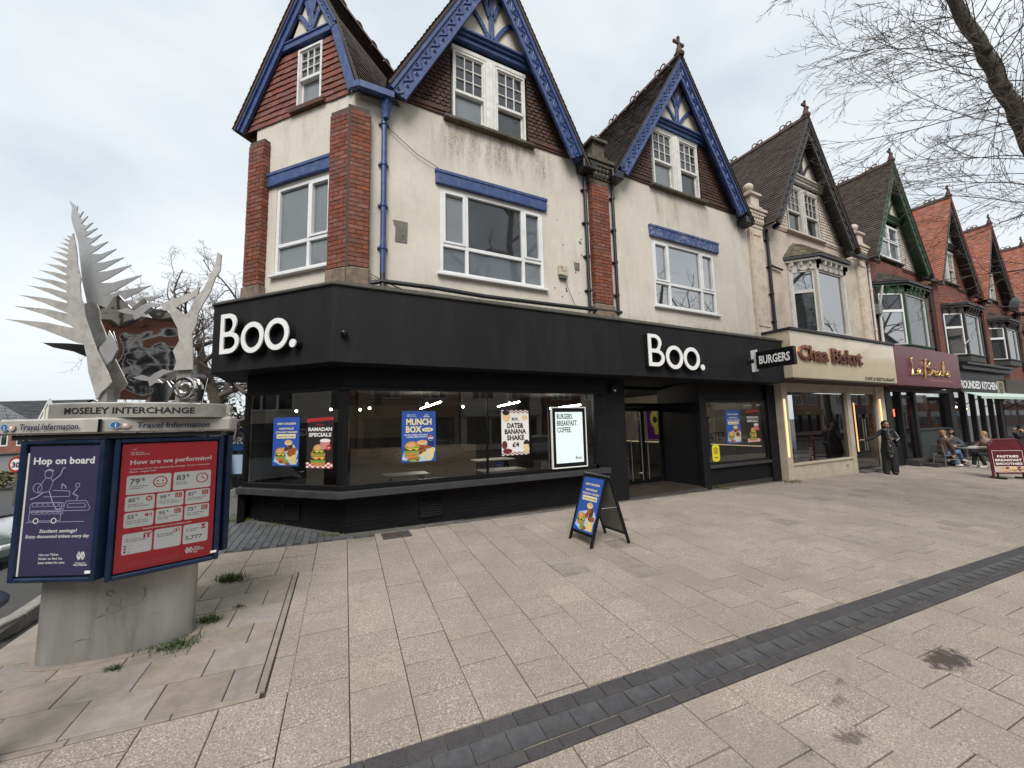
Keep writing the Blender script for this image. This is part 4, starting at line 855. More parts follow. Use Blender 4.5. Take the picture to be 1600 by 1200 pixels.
mb = MB(); mb.prism([(-1.2, 8.36), (-1.1, 8.42), (-1.1, 9.9), (-1.2, 9.9)], -.2, .66, BLACKW); mb.build('side_stallriser', B)
# doorway, right window
def bbox(name, x0, x1, y0, y1, z0, z1, m, bev=.005): mb = MB(); mb.box(x0, x1, y0, y1, z0, z1, m); return mb.build(name, B, bevel=bev)
bbox('door_pilaster', 5.723, 6.39, 6.86, 7.3, -.25, 2.688, BLACK); bbox('recess_wall', 6.2, 6.39, 7.302, 8.3, -.25, 2.688, BLACK)
bbox('door_pilaster', 8.95, 9.20, 6.86, 6.98, -.25, 2.688, BLACK); bbox('recess_wall', 8.985, 9.12, 6.982, 8.3, -.25, 2.688, BLACK)
bbox('recess_wall', 6.392, 7.45, 8.16, 8.3, -.25, 2.688, BLACK); bbox('door_head', 7.452, 8.983, 8.17, 8.27, 2.10, 2.20, BLKFRAME); bbox('door_head', 7.452, 8.983, 8.17, 8.27, 2.58, 2.688, BLKFRAME)
DSTEP = mat('dark_threshold_tile', (.05, .048, .046), (.034, .033, .032), rough=.6, scale=5, dirt=(.10, .095, .085, .5), dscale=2); mb = MB(); mb.prism([(6.35, 6.84), (9.0, 6.84), (9.0, 8.4), (6.35, 8.4)], -.25, lambda p: -.045+.012*(p[1]-7), DSTEP); mb.build('threshold', B, bevel=.006)
mb = MB(); mb.quad((7.5, 8.22, 2.2), (8.98, 8.22, 2.2), (8.98, 8.22, 2.58), (7.5, 8.22, 2.58), GLASS); mb.build('fanlight', B)
CHROME = mat('brushed_bar', (.55, .54, .52), rough=.28, metal=.9)
for x0, x1, hx in ((7.46, 8.21, 8.10), (8.225, 8.98, 8.33)):
    mb = MB(); mb.box(x0, x0+.085, 8.19, 8.25, -.03, 2.09, BLKFRAME); mb.box(x1-.085, x1, 8.19, 8.25, -.03, 2.09, BLKFRAME); mb.box(x0+.085, x1-.085, 8.19, 8.25, -.03, .12, BLKFRAME); mb.box(x0+.085, x1-.085, 8.19, 8.25, 1.98, 2.09, BLKFRAME); d = mb.build('door', B, bevel=.004)
    mb = MB(); mb.quad((x0+.08, 8.222, .11), (x1-.08, 8.222, .11), (x1-.08, 8.222, 1.99), (x0+.08, 8.222, 1.99), GLASS); mb.build('door_pane', d)
    mb = MB(); mb.tube([(hx, 8.13, .08), (hx, 8.13, 1.95)], .016, CHROME, 8)
    for z in (.25, 1.75): mb.tube([(hx, 8.13, z), (hx, 8.20, z)], .011, CHROME, 6)
    mb.build('door_handle', d, smooth=True)
mb = MB(); mb.tube([(7.72, 8.13, .08), (7.72, 8.13, 1.95)], .014, CHROME, 8); mb.build('door_bar', B, smooth=True)
bbox('frieze_panel', 9.203, 11.9, 6.94, 7.05, 2.22, 2.688, BLACK); bbox('window_sill', 9.203, 11.88, 6.84, 7.05, .42, .50, SILLM); bbox('stallriser', 9.203, 11.9, 6.93, 7.08, -.35, .418, BLACKW)
for x0, x1 in ((9.203, 9.26), (11.84, 11.9)): bbox('window_post', x0, x1, 6.90, 6.99, .502, 2.218, BLKFRAME)
bbox('window_rail', 9.262, 11.838, 6.90, 6.99, .502, .56, BLKFRAME); bbox('window_rail', 9.262, 11.838, 6.90, 6.99, 2.16, 2.218, BLKFRAME); pane(FF, 9.25, 11.85, -.085, .55, 2.17, 'shop_window')
bbox('end_pilaster', 11.93, 12.33, 6.86, 7.1, -.4, 2.688, BLACK)
# room behind the glass
FLOORD = mat('dark_wood_floor', (.05, .04, .032), (.035, .028, .024), rough=.35, scale=5); WALLD = mat('charcoal_room_wall', (.045, .043, .04), (.035, .034, .032), rough=.8); WALLB = mat('taupe_room_wall', (.30, .265, .215), (.26, .23, .19), rough=.8, scale=2)
mb = MB(); mb.prism([(-1.05, 8.5), (.45, 6.9), (12.2, 6.9), (12.2, 15.5), (-1.05, 15.5)], -.12, -.02, FLOORD); mb.build('shop_floor', B)
mb = MB(); mb.prism([(-1.15, 8.5), (.45, 6.95), (12.2, 6.95), (12.2, 15.5), (-1.15, 15.5)], 2.72, 2.8, WALLD); mb.build('shop_ceiling', B)
bbox('room_wall', -1.2, 12.2, 15.3, 15.5, -.1, 2.75, WALLD); bbox('room_wall', 12.06, 12.2, 7.1, 15.3, -.1, .85, WALLD); bbox('room_wall', 12.0, 12.2, 7.1, 15.3, .88, 2.718, WALLB)
LED = emit('warm_led', (1, .80, .50), .22); bbox('led_strip', 12.01, 12.05, 7.2, 13, .852, .872, LED, 0)
TIMB = mat('dull_ply_panel', (.13, .105, .08), (.10, .08, .06), rough=.6, scale=3, stretch=(1, 1, 6)); bbox('serving_counter', .9, 4.8, 12.3, 13.0, -.02, 1.05, TIMB); bbox('wall_panel', 1.0, 3.6, 15.22, 15.29, 1.3, 2.5, TIMB); bbox('partition', -.2, .2, 11.3, 11.4, -.02, 1.2, WALLB)
LAMP = emit('lamp_tube', (1, .93, .80), 32); SPOT = emit('spot_lamp', (1, .92, .76), 12)
def place(name, label, cat, group, loc, rz=0): return empty(name, loc, label, cat, group, rz, local=True)
LG = 'ceiling lamps inside the black shop'
for i, (a, b, lb) in enumerate((((2.57, 8.8), (2.95, 12.4), 'long lamp tube hanging above the munch box poster'), ((4.56, 8.65), (5.0, 10.9), 'lamp tube hanging above the milkshake poster'), ((7.3, 9.6), (7.9, 12.5), 'lamp tube hanging behind the glass doors'))):
    mb = MB(); mb.tube([(a[0], a[1], 2.25), (b[0], b[1], 2.25)], .018, LAMP, 6); t_ = empty('tube_lamp', ((a[0]+b[0])/2, (a[1]+b[1])/2, 2.25), lb, 'ceiling lamp', LG); mb.build('tube', t_); mb = MB()
    mb.tube([(a[0], a[1], 2.27), (a[0], a[1], 2.72)], .006, GUTTER, 4); mb.tube([(b[0], b[1], 2.27), (b[0], b[1], 2.72)], .006, GUTTER, 4); mb.build('hanger', t_)
for i, (x, y, lb) in enumerate(((-.55, 13.2, 'left of the first poster'), (.35, 12.2, 'between the two corner posters'), (1.15, 12.4, 'behind the corner window post'), (1.3, 11.4, 'right of the corner window post'), (2.4, 9.4, 'left of the munch box poster'), (3.75, 10.6, 'left of the milkshake poster'), (4.4, 8.9, 'just left of the milkshake poster'))):
    t_ = empty('spot_lamp', (x, y, 2.18), 'small bright spotlight on the shop ceiling '+lb, 'ceiling lamp', LG); mb = MB(); mb.tube([(x, y+.12, 2.32), (x, y, 2.24)], .055, GUTTER, 8); mb.tube([(x, y+.08, 2.3), (x, y+.08, 2.72)], .01, GUTTER, 4); mb.build('housing', t_); mb = MB(); mb.ball((x, y-.015, 2.225), .034, SPOT, 8, 5); mb.build('bulb', t_)
TOPW = mat('pale_table_top', (.50, .48, .44), (.44, .42, .39), rough=.35)
def table(x, y, lx, ly, label):
    t_ = empty('dining_table', (x, y, -.02), label, 'table', 'tables inside the black shop'); mb = MB(); mb.box(x-lx/2, x+lx/2, y-ly/2, y+ly/2, .72, .75, TOPW); mb.build('tabletop', t_, bevel=.006)
    for sx in (-1, 1):
        mb = MB(); 
        for sy in (-1, 1): mb.beam((x+sx*lx*.42, y+sy*ly*.4, -.02), (x+sx*lx*.36, y+sy*ly*.15, .72), .035, .035, GUTTER)
        mb.build('leg', t_)
table(1.65, 8.1, .85, .6, 'pale cafe table behind the glass under the munch box poster'); table(3.55, 7.65, 1.0, .55, 'pale cafe table behind the glass under the milkshake poster'); table(4.4, 10.0, 1.1, .6, 'pale cafe table deep inside the shop behind the front one')
CHM = mat('grey_shell_chair', (.19, .18, .17), (.15, .145, .14), rough=.5)
def shell_chair(x, y, rz, label, m=CHM, grp='chairs inside the black shop', z=-.02):
    t_ = place('shell_chair', label, 'chair', grp, (x, y, z), rz); mb = MB(); prof = [(.22, .44), (.0, .42), (-.18, .45), (-.25, .62), (-.27, .84)]
    for (y0, z0), (y1, z1) in zip(prof, prof[1:]):
        mb.add([(-.21, y0, z0), (.21, y0, z0), (.21, y1, z1), (-.21, y1, z1), (-.21, y0-.012, z0-.014), (.21, y0-.012, z0-.014), (.21, y1-.012, z1-.014), (-.21, y1-.012, z1-.014)], [(0, 1, 2, 3), (7, 6, 5, 4), (0, 3, 7, 4), (1, 5, 6, 2), (0, 4, 5, 1), (3, 2, 6, 7)], m)
    mb.build('seat_shell', t_, smooth=60)
    for sx in (-1, 1):
        for sy in (-1, 1): mb = MB(); mb.tube([(sx*.2, sy*.2, 0), (sx*.15, sy*.14, .43)], .012, GUTTER, 6); mb.build('leg', t_)
    return t_
shell_chair(2.35, 8.5, R(70), 'grey shell chair beside the table under the munch box poster'); shell_chair(.75, 8.15, R(-95), 'grey shell chair by the corner window post'); shell_chair(4.5, 7.9, R(80), 'grey shell chair right of the table under the milkshake poster')
# ------------------------------------------------------------------ signs, posters, boards at the black shop
PB = flat('poster_blue', (.025, .085, .36)); PK = flat('poster_black', (.018, .016, .017)); PW = flat('poster_white', (.78, .76, .73)); PY = flat('poster_cream_yellow', (.80, .68, .34)); PR = flat('poster_red', (.45, .03, .03)); PDR = flat('poster_maroon', (.16, .02, .025))
BUN = flat('print_bun', (.50, .22, .06)); BUNL = flat('print_bun_light', (.66, .36, .13)); PATTY = flat('print_patty', (.085, .035, .018)); CHEESE = flat('print_cheese', (.78, .50, .07)); LETT = flat('print_lettuce', (.16, .33, .05)); CHICK = flat('print_chicken', (.30, .085, .022)); FRY = flat('print_fries', (.78, .56, .17)); SAUCE = flat('print_sauce', (.72, .56, .28)); TRAY = flat('print_tray', (.42, .55, .70)); PINK = flat('print_pink', (.55, .22, .24)); PALEB = flat('print_pale_blue', (.35, .45, .62))
def burger(mb, x, z, w, y):
    h = w*.9; e_ = .0004
    mb.disc(x, z+h*.10, w*.5, h*.16, y, BUN, 14); mb.face([(x-w*.52, z+h*.2), (x-w*.3, z+h*.12), (x, z+h*.16), (x+w*.3, z+h*.1), (x+w*.52, z+h*.22), (x+w*.5, z+h*.34), (x-w*.5, z+h*.34)], y-e_, LETT)
    mb.rrect(x-w*.5, x+w*.5, z+h*.26, z+h*.46, w*.08, y-2*e_, PATTY); mb.face([(x-w*.46, z+h*.46), (x-w*.1, z+h*.30), (x+w*.1, z+h*.42), (x+w*.3, z+h*.28), (x+w*.48, z+h*.46)], y-3*e_, CHEESE)
    mb.rrect(x-w*.47, x+w*.47, z+h*.44, z+h*.56, w*.05, y-4*e_, LETT); mb.disc(x, z+h*.54, w*.5, h*.42, y-5*e_, BUN, 16, 0, 180); mb.disc(x-w*.08, z+h*.68, w*.3, h*.2, y-6*e_, BUNL, 14)
def food(mb, x, z, w, h, y, seed):
    r_ = random.Random(seed); e_ = .0004
    mb.face([(x-w*.5, z+h*.12), (x-w*.2, z), (x+w*.38, z+h*.03), (x+w*.5, z+h*.5), (x+w*.3, z+h*.75), (x-w*.42, z+h*.55)], y, TRAY)
    for i in range(22):
        fx = x+w*r_.uniform(.08, .44); fz = z+h*r_.uniform(.02, .42); a = r_.uniform(60, 120); dx, dz = math.cos(R(a)), math.sin(R(a)); L = h*.2; q = w*.022
        mb.face([(fx-dz*q, fz+dx*q), (fx+dz*q, fz-dx*q), (fx+dz*q+dx*L, fz-dx*q+dz*L), (fx-dz*q+dx*L, fz+dx*q+dz*L)], y-e_*(1+i*.2), FRY)
    for i in range(9): mb.disc(x+w*r_.uniform(.0, .36), z+h*r_.uniform(.38, .68), w*.10, h*.085, y-.0025-e_*i*.3, CHICK if i % 3 else PATTY, 10)
    for i in range(5): mb.disc(x+w*r_.uniform(-.3, .1), z+h*r_.uniform(.05, .18), w*.10, h*.06, y-.0042-e_*i*.3, (CHICK, LETT, PR)[i % 3], 10)
    mb.disc(x+w*.10, z+h*.82, w*.16, h*.10, y-.006, SAUCE, 14); mb.disc(x+w*.10, z+h*.85, w*.12, h*.06, y-.0064, BUNL, 14); burger(mb, x-w*.22, z+h*.20, w*.42, y-.007)
def blue_poster(mb, x0, x1, z0, z1, y, seed=1, bleed=0):
    w_, h_ = x1-x0, z1-z0; cx = (x0+x1)/2
    mb.plate([(x0, z0), (x1, z0), (x1, z1), (x0, z1)], y, y+.002, PB); y2 = y-.001
    mb.text('DRIP CHICKEN', cx, z1-h_*.15, h_*.055, PY, y2, 'C', .03, w_*.70); mb.text('NASHVILLE', cx, z1-h_*.25, h_*.052, PY, y2, 'C', .03, w_*.56); mb.text('STYLE HOT CHICKEN', cx, z1-h_*.325, h_*.05, PY, y2, 'C', .03, w_*.82, shear=.2)
    mb.rrect(cx-w_*.36, cx+w_*.36, z1-h_*.435, z1-h_*.35, .002, y2, PY); mb.text('NOW IN STORE', cx, z1-h_*.415, h_*.05, PB, y2-.0006, 'C', .03, w_*.64); food(mb, cx+w_*.02, z0+h_*.02, w_*.92, h_*.56, y2, seed)
def ramadan_poster(mb, x0, x1, z0, z1, y):
    w_, h_ = x1-x0, z1-z0; cx = (x0+x1)/2; mb.plate([(x0, z0), (x1, z0), (x1, z1), (x0, z1)], y, y+.002, PK); y2 = y-.001
    mb.face([(x0, z1-h_*.10), (x1, z1-h_*.06), (x1, z1), (x0, z1-h_*.02)], y2, PR); mb.text('BREAK YOUR FAST', cx, z1-h_*.072, h_*.032, PK, y2-.0005, 'C', .02, w_*.8, slope=.06)
    mb.text('Boo.', cx, z1-h_*.155, h_*.04, PR, y2, 'C', .02, w_*.3, shear=.4); mb.text('RAMADAN', cx, z1-h_*.27, h_*.10, PW, y2, 'C', .035, w_*.90); mb.text('SPECIALS', cx, z1-h_*.38, h_*.10, PW, y2, 'C', .035, w_*.86)
    for i in range(10):
        for j in range(3): mb.quad((x0+w_*(i/10), y2-.0002, z0+h_*(.0+.035*j)), (x0+w_*((i+1)/10), y2-.0002, z0+h_*(.0+.035*j)), (x0+w_*((i+1)/10), y2-.0002, z0+h_*(.035+.035*j)), (x0+w_*(i/10), y2-.0002, z0+h_*(.035+.035*j)), PR if (i+j) % 2 else PW)
    burger(mb, cx-w_*.05, z0+h_*.06, w_*.55, y2-.001); burger(mb, cx-w_*.03, z0+h_*.22, w_*.42, y2-.005); mb.face([(cx+w_*.08, z0+h_*.38), (cx+w_*.34, z0+h_*.36), (cx+w_*.42, z0+h_*.54), (cx+w_*.02, z0+h_*.54)], y2-.009, PINK); mb.disc(cx+w_*.22, z0+h_*.54, w_*.2, h_*.035, y2-.0095, PW, 12)
    mb.disc(cx+w_*.36, z0+h_*.40, w_*.10, h_*.055, y2-.010, PR, 14); mb.text('NEW', cx+w_*.36, z0+h_*.385, h_*.03, PW, y2-.0108, 'C', .03)
YG = -.238   # posters stuck on the front of the glass (local y)
def poster(label, loc, fn, fr, grp=None):
    t = empty('poster', loc, label, 'poster', grp); mb = MB(fr); fn(mb); mb.build('printed_sheet', t); return t
GP = 'posters in the black shop windows'
poster('blue fried chicken poster left of the Ramadan poster in the corner window', (-.3, 7.8, 1.1), lambda mb: blue_poster(mb, -1.41, -.81, 1.08, 1.90, -.24), FC, GP)
poster('black Ramadan specials poster in the corner window beside the corner post', (.1, 7.3, 1.1), lambda mb: ramadan_poster(mb, -.64, -.08, 1.06, 1.88, -.24), FC, GP)
poster('small blue fried chicken poster in the window right of the doorway', (10.4, 6.97, 1.05), lambda mb: blue_poster(mb, 10.07, 10.71, 1.03, 1.95, -.092, 3), FF, GP)
poster('dark Ramadan specials poster in the window right of the doorway', (11.3, 6.97, 1.05), lambda mb: ramadan_poster(mb, 10.98, 11.57, 1.03, 1.95, -.092), FF, GP)
def munch(mb):
    x0, x1, z0, z1, y = 1.30, 1.89, 1.09, 1.96, YG; cx = (x0+x1)/2; h = z1-z0; mb.plate([(x0, z0), (x1, z0), (x1, z1), (x0, z1)], y, y+.002, PB); y2 = y-.001
    mb.text('BOO.', cx-.12, z1-.10, .07, PALEB, y2, 'C', .01); mb.text('JUST', cx+.13, z1-.075, .03, PW, y2, 'C', .02); mb.text('LANDED', cx+.13, z1-.105, .03, PW, y2, 'C', .02)
    mb.text('MUNCH', cx, z1-.235, .145, PY, y2, 'C', .04, .44); mb.text('BOX', cx-.09, z1-.365, .145, PY, y2, 'C', .04, .27); mb.disc(cx+.15, z1-.325, .10, .035, y2, PY); mb.text('£12.99', cx+.15, z1-.34, .045, PB, y2-.0006, 'C', .03)
    mb.text('ANY BOO BURGER, WINGS, MOZZ STICKS,', cx, z1-.42, .03, PW, y2, 'C', .03, .5); mb.text('LOADED FRIES & MUNCH SAUCE', cx, z1-.455, .03, PW, y2, 'C', .03, .42)
    food(mb, cx, z0, .58, .40, y2, 5); burger(mb, cx-.12, z0+.13, .26, y2-.011)
    can = cx+.20; mb.rrect(can-.055, can+.055, z0+.27, z0+.47, .02, y2-.012, flat('can_blue', (.01, .03, .16))); mb.disc(can, z0+.40, .048, .048, y2-.0126, PW); mb.disc(can, z0+.40, .044, .044, y2-.0130, PR, 14, 10, 190); mb.disc(can, z0+.40, .044, .044, y2-.0131, PB, 14, 200, 350); mb.disc(can, z0+.40, .03, .011, y2-.0136, PW)
poster('blue munch box poster with a burger and a can in the long shop window', (1.6, 6.8, 1.09), munch, FF, GP)
def shake(mb):
    x0, x1, z0, z1, y = 3.18, 3.78, 1.10, 1.97, YG; cx = (x0+x1)/2; mb.plate([(x0, z0), (x1, z0), (x1, z1), (x0, z1)], y, y+.002, PW); y2 = y-.001
    for zz in (z1-.06, z0):
        for i in range(12):
            for j in range(3): 
                a, b = x0+.05*i, x0+.05*(i+1); c = zz+.02*j
                if (i+j) % 2: mb.quad((a, y2, c), (b, y2, c), (b, y2, c+.02), (a, y2, c+.02), PDR)
    mb.disc(x0+.11, z1-.12, .085, .11, y2-.001, SAUCE); mb.disc(x0+.10, z1-.05, .075, .05, y2-.0016, PK); mb.disc(x0+.06, z0+.20, .06, .08, y2-.001, PDR); mb.disc(x0+.12, z0+.08, .10, .05, y2-.0015, PDR); mb.disc(x1-.06, z0+.20, .07, .09, y2-.001, PK); mb.rrect(x1-.13, x1-.01, z0+.03, z0+.20, .02, y2-.0016, SAUCE); mb.disc(x1-.09, z1-.15, .07, .05, y2-.001, SAUCE)
    for b_, z, s_, w_ in (('BOO.', z1-.20, .075, .15), ('DATE&', z1-.345, .13, .36), ('BANANA', z1-.46, .13, .47), ('SHAKE', z1-.58, .13, .38), ('£4', z1-.71, .12, .15)): mb.text(b_, cx, z, s_, PK, y2-.002, 'C', .04, w_)
poster('white date and banana shake poster with red gingham edges', (3.5, 6.8, 1.1), shake, FF, GP)
def skull(mb):
    mb.plate([(9.2, .98), (10.5, .98), (10.5, 2.32), (9.2, 2.32)], -.02, 0, flat('print_purple', (.11, .01, .20))); yl = flat('print_acid_yellow', (.62, .60, .10))
    mb.disc(9.85, 1.78, .42, .44, -.022, yl, 20); mb.rrect(9.62, 10.08, 1.16, 1.5, .08, -.023, yl)
    for x in (9.68, 10.02): mb.disc(x, 1.74, .11, .13, -.025, PK, 14)
    mb.face([(9.79, 1.5), (9.91, 1.5), (9.85, 1.64)], -.025, PR)
    for i in range(5): mb.box(9.66+.08*i, 9.67+.08*i, -.026, -.022, 1.2, 1.42, PK)
t = empty('poster', (11.98, 11.0, .98), 'purple poster of a yellow skull on the taupe wall seen through the doors', 'poster', None); mb = MB(Matrix.Translation((11.985, 0, 0)) @ Matrix.Rotation(R(-90), 4, 'Z') @ Matrix.Translation((-20.9, 0, 0))); skull(mb); mb.build('printed_sheet', t)
# lit menu screen
ms = empty('menu_screen', (4.7, 6.82, .70), 'lit white menu screen in a black case with a pale outline in the shop window', 'menu screen')
SCR = emit('screen_white', (.70, .82, .81), .10); FRW = mat('pale_screen_frame', (.80, .79, .76), (.76, .75, .72), rough=.4)
fr_ = FF @ Matrix.Translation((4.71, -.285, 1.40)) @ Matrix.Scale(.95, 4)
mb = MB(fr_); 
for q in ((-.46, .46, .635, .66), (-.46, .46, -.66, -.635), (-.46, -.435, -.635, .635), (.435, .46, -.635, .635)): mb.box(q[0], q[1], -.03, .02, q[2], q[3], FRW)
mb.build('frame', ms, bevel=.004); mb = MB(fr_); mb.box(-.434, .434, -.02, .05, -.634, .634, BLKFRAME); mb.build('case', ms); mb = MB(fr_); mb.rrect(-.36, .36, -.55, .55, .01, -.0215, SCR); mb.build('display', ms)
mb = MB(fr_)
for i, b_ in enumerate(('BURGERS.', 'BREAKFAST.', 'COFFEE.')): mb.text(b_, -.32, .40-.145*i, .155, BLACKP, -.0225, 'L', .02, (.42, .54, .37)[i])
mb.text('Boo.', .14, -.48, .10, BLACKP, -.0225, 'L', .01); mb.build('lettering', ms)
ST = emit('sticker_yellow', (.70, .58, .02), .0); mb = MB(FF); mb.rrect(9.42, 9.72, .58, 1.03, .09, -.088, ST); mb.ringd(9.57, .86, .09, .02, -.089, PK); mb.disc(9.57, .86, .05, .05, -.089, flat('sticker_olive', (.35, .28, .02))); mb.text('OPEN', 9.57, .66, .06, PK, -.089, 'C', .02); tag(mb.build('window_sticker'), 'yellow rounded sticker low in the window right of the doorway', 'sticker')
mb = MB(FF); mb.text('www.boo.', 10.9, 2.06, .06, WHITE, -.088, 'L', .02, .42); mb.text('EAT', 11.5, 2.06, .06, WHITE, -.088, 'L', .02, .2); tag(mb.build('window_lettering'), 'small white lettering at the top of the window right of the doorway', 'lettering')
gs = empty('window_graphic', (9.4, 6.98, 1.2), 'faint black word stack on the glass right of the doorway', 'lettering'); mb = MB(FF)
for i, b_ in enumerate(('EAT', 'IT.', 'LATER')): mb.text(b_, 9.22, 1.98-.42*i, .30, BLKFRAME, -.06, 'L', .02)
mb.build('lettering', gs)
mb = MB(FF); mb.box(9.3, 9.42, -.068, -.06, 1.15, 1.42, flat('sticker_teal', (.05, .32, .36))); mb.box(9.3, 9.42, -.0685, -.061, 1.03, 1.14, flat('sticker_green', (.10, .40, .05))); mb.box(9.3, 9.44, -.0675, -.06, 1.43, 1.62, flat('sticker_orange', (.50, .16, .05))); tag(mb.build('window_sticker'), 'teal, green and orange stickers at the left edge of the right shop window', 'sticker')
# three-dimensional shop letters
def bez(p0, p1, p2, p3, n=8): return [tuple((1-t)**3*p0[i]+3*(1-t)**2*t*p1[i]+3*(1-t)*t*t*p2[i]+t**3*p3[i] for i in (0, 1)) for t in [k/n for k in range(n+1)]]
def circ(cx, cz, r, n=28): return [(cx+r*math.cos(2*math.pi*i/n), cz+r*math.sin(2*math.pi*i/n)) for i in range(n)]
K_ = .5523
def bowl(x, zc, rx_, rz_): return bez((x, zc-rz_), (x+rx_*K_, zc-rz_), (x+rx_, zc-rz_*K_), (x+rx_, zc))+bez((x+rx_, zc), (x+rx_, zc+rz_*K_), (x+rx_*K_, zc+rz_), (x, zc+rz_))[1:]
B_OUT = [(0, 0)]+[(0.24, 0)]+bowl(.24, .195, .245, .195)[1:-1]+[(.345, .385)]+bowl(.20, .55, .21, .18)[5:-1]+[(.20, .73), (0, .73)]
B_H1 = [(.09, .085), (.24, .085)]+bowl(.24, .197, .155, .112)[1:-1]+[(.24, .31), (.09, .31)]
B_H2 = [(.09, .395), (.20, .395)]+bowl(.20, .5225, .118, .1275)[1:-1]+[(.20, .65), (.09, .65)]
LETTERS = [('letter_b', [B_OUT, B_H1, B_H2]), ('letter_o', [circ(.815, .237, .275), circ(.815, .237, .185)]), ('letter_o', [circ(1.395, .237, .275), circ(1.395, .237, .185)]), ('full_stop', [circ(1.765, .045, .07, 18)])]
SIDE = mat('black_letter_side', (.012, .012, .014), rough=.4)
def boo_sign(fr, x, z, y, label):
    t = empty('shop_sign', tuple(fr @ Vector((x+.9, y, z))), label, 'shop sign', 'raised shop name signs')
    for nm, sp in LETTERS:
        mb = MB(fr)
        for m, (d0, d1), gr in ((SIDE, (.0, .115), 0), (WHITELET, (.115, .135), 0)):
            V, F = outline_geo(sp, (d1-d0)/2); mb.add([(x+v[0], y-(d0+d1)/2-v[2], z+v[1]) for v in V], F, m)
        mb.build(nm, t)
boo_sign(FF, 6.545, 2.91, -.70, 'white raised Boo. shop name above the doorway on the long black fascia')
boo_sign(FC @ Matrix.Diagonal((.93, 1, .93, 1)), -2.13, 3.19, -.70, 'white raised Boo. shop name on the angled corner end of the black fascia')
mb = MB(); mb.lathe([(.05, 0), (.055, .05), (.05, .06)], (0, 0, 0), GUTTER, 14); mb.ball((0, 0, .06), (.05, .05, .05), flat('dome_black', (.01, .011, .012), .08), 14, 8)
dome = mb.build('dome_camera', loc=(0, 0, 0), smooth=60); dome.matrix_world = Matrix.Translation((.335, 6.328, 3.13)) @ Matrix.Rotation(R(90), 4, 'X'); tag(dome, 'black dome security camera on the fascia just right of its corner', 'camera')
mb = MB(); mb.box(5.93, 6.11, 6.76, 6.859, 2.36, 2.53, BLKFRAME); mb.disc(6.02, 2.40, .03, .02, 6.757, WHITE); tag(mb.build('intercom_box', bevel=.015), 'small black box with a light spot high on the pilaster left of the doorway', 'door box')
ps = empty('projecting_sign', (10.35, 6.28, 2.95), 'black blade sign reading BURGERS sticking out from the right end of the black fascia', 'sign')
mb = MB(); mb.box(10.33, 10.37, 6.10, 6.26, 2.93, 3.51, WHITELET); mb.build('bracket_plate', ps, bevel=.004); mb = MB(); mb.tube([(10.35, 6.325, 3.22), (10.35, 6.18, 3.22)], .055, GUTTER, 10); mb.tube([(10.35, 6.33, 3.22), (10.35, 6.31, 3.22)], .09, GUTTER, 12); mb.build('bracket_arm', ps)
mb = MB(); mb.box(10.28, 10.42, 5.20, 6.10, 2.99, 3.44, mat('gloss_black_box', (.008, .008, .009), rough=.18)); mb.build('sign_box', ps, bevel=.006)
mb = MB(Matrix.Translation((10.279, 6.10, 0)) @ Matrix.Rotation(R(-90), 4, 'Z')); mb.text('BURGERS', .45, 3.11, .29, WHITELET, -.003, 'C', .03, .74); mb.build('lettering', ps)
# pavement board
ab = empty('pavement_board', (3.98, 5.1, gz(3.98, 5.1)), 'black framed folding pavement board with a blue fried chicken poster', 'pavement board')
def slant(o, ex, ez):
    ex = Vector(ex).normalized(); ez = Vector(ez); ez = (ez-ex*ez.dot(ex)).normalized(); ey = ez.cross(ex)
    return Matrix(((ex.x, ey.x, ez.x, o[0]), (ex.y, ey.y, ez.y, o[1]), (ex.z, ey.z, ez.z, o[2]), (0, 0, 0, 1)))
zA = -.14
fA = slant((3.645, 5.32, zA), (0, -1, 0), (.350, 0, 1.0)); fB = slant((4.327, 4.70, zA-.012), (0, 1, 0), (-.318, 0, 1.0))
BKBACK = mat('grey_board_back', (.16, .155, .145), (.13, .125, .118), rough=.6, scale=4)
for fr, nm, zz in ((fA, 'front', 1.06), (fB, 'back', 1.05)):
    mb = MB(fr)
    for x in (0, .535): mb.box(x, x+.035, -.02, .02, -.0, zz, BLKFRAME)
    mb.box(.035, .535, -.018, .018, .135, .175, BLKFRAME); mb.box(.035, .535, -.018, .018, zz-.045, zz, BLKFRAME); mb.build('frame', ab, bevel=.004)
    mb = MB(fr); mb.box(.036, .534, -.006, .010, .176, zz-.046, BKBACK); mb.build('panel', ab)
mb = MB(fA); blue_poster(mb, .04, .53, .18, 1.01, -.010, 9); mb.build('poster', ab)
mb = MB(); mb.tube([(3.83, 4.775, .40), (4.17, 4.72, .40)], .006, CHROME, 5); mb.tube([(3.83, 5.30, .40), (4.17, 5.24, .40)], .006, CHROME, 5); mb.build('stay', ab); mb = MB(); mb.tube([(3.995, 5.30, .875), (4.01, 4.74, .862)], .014, CHROME, 8); mb.build('hinge', ab)
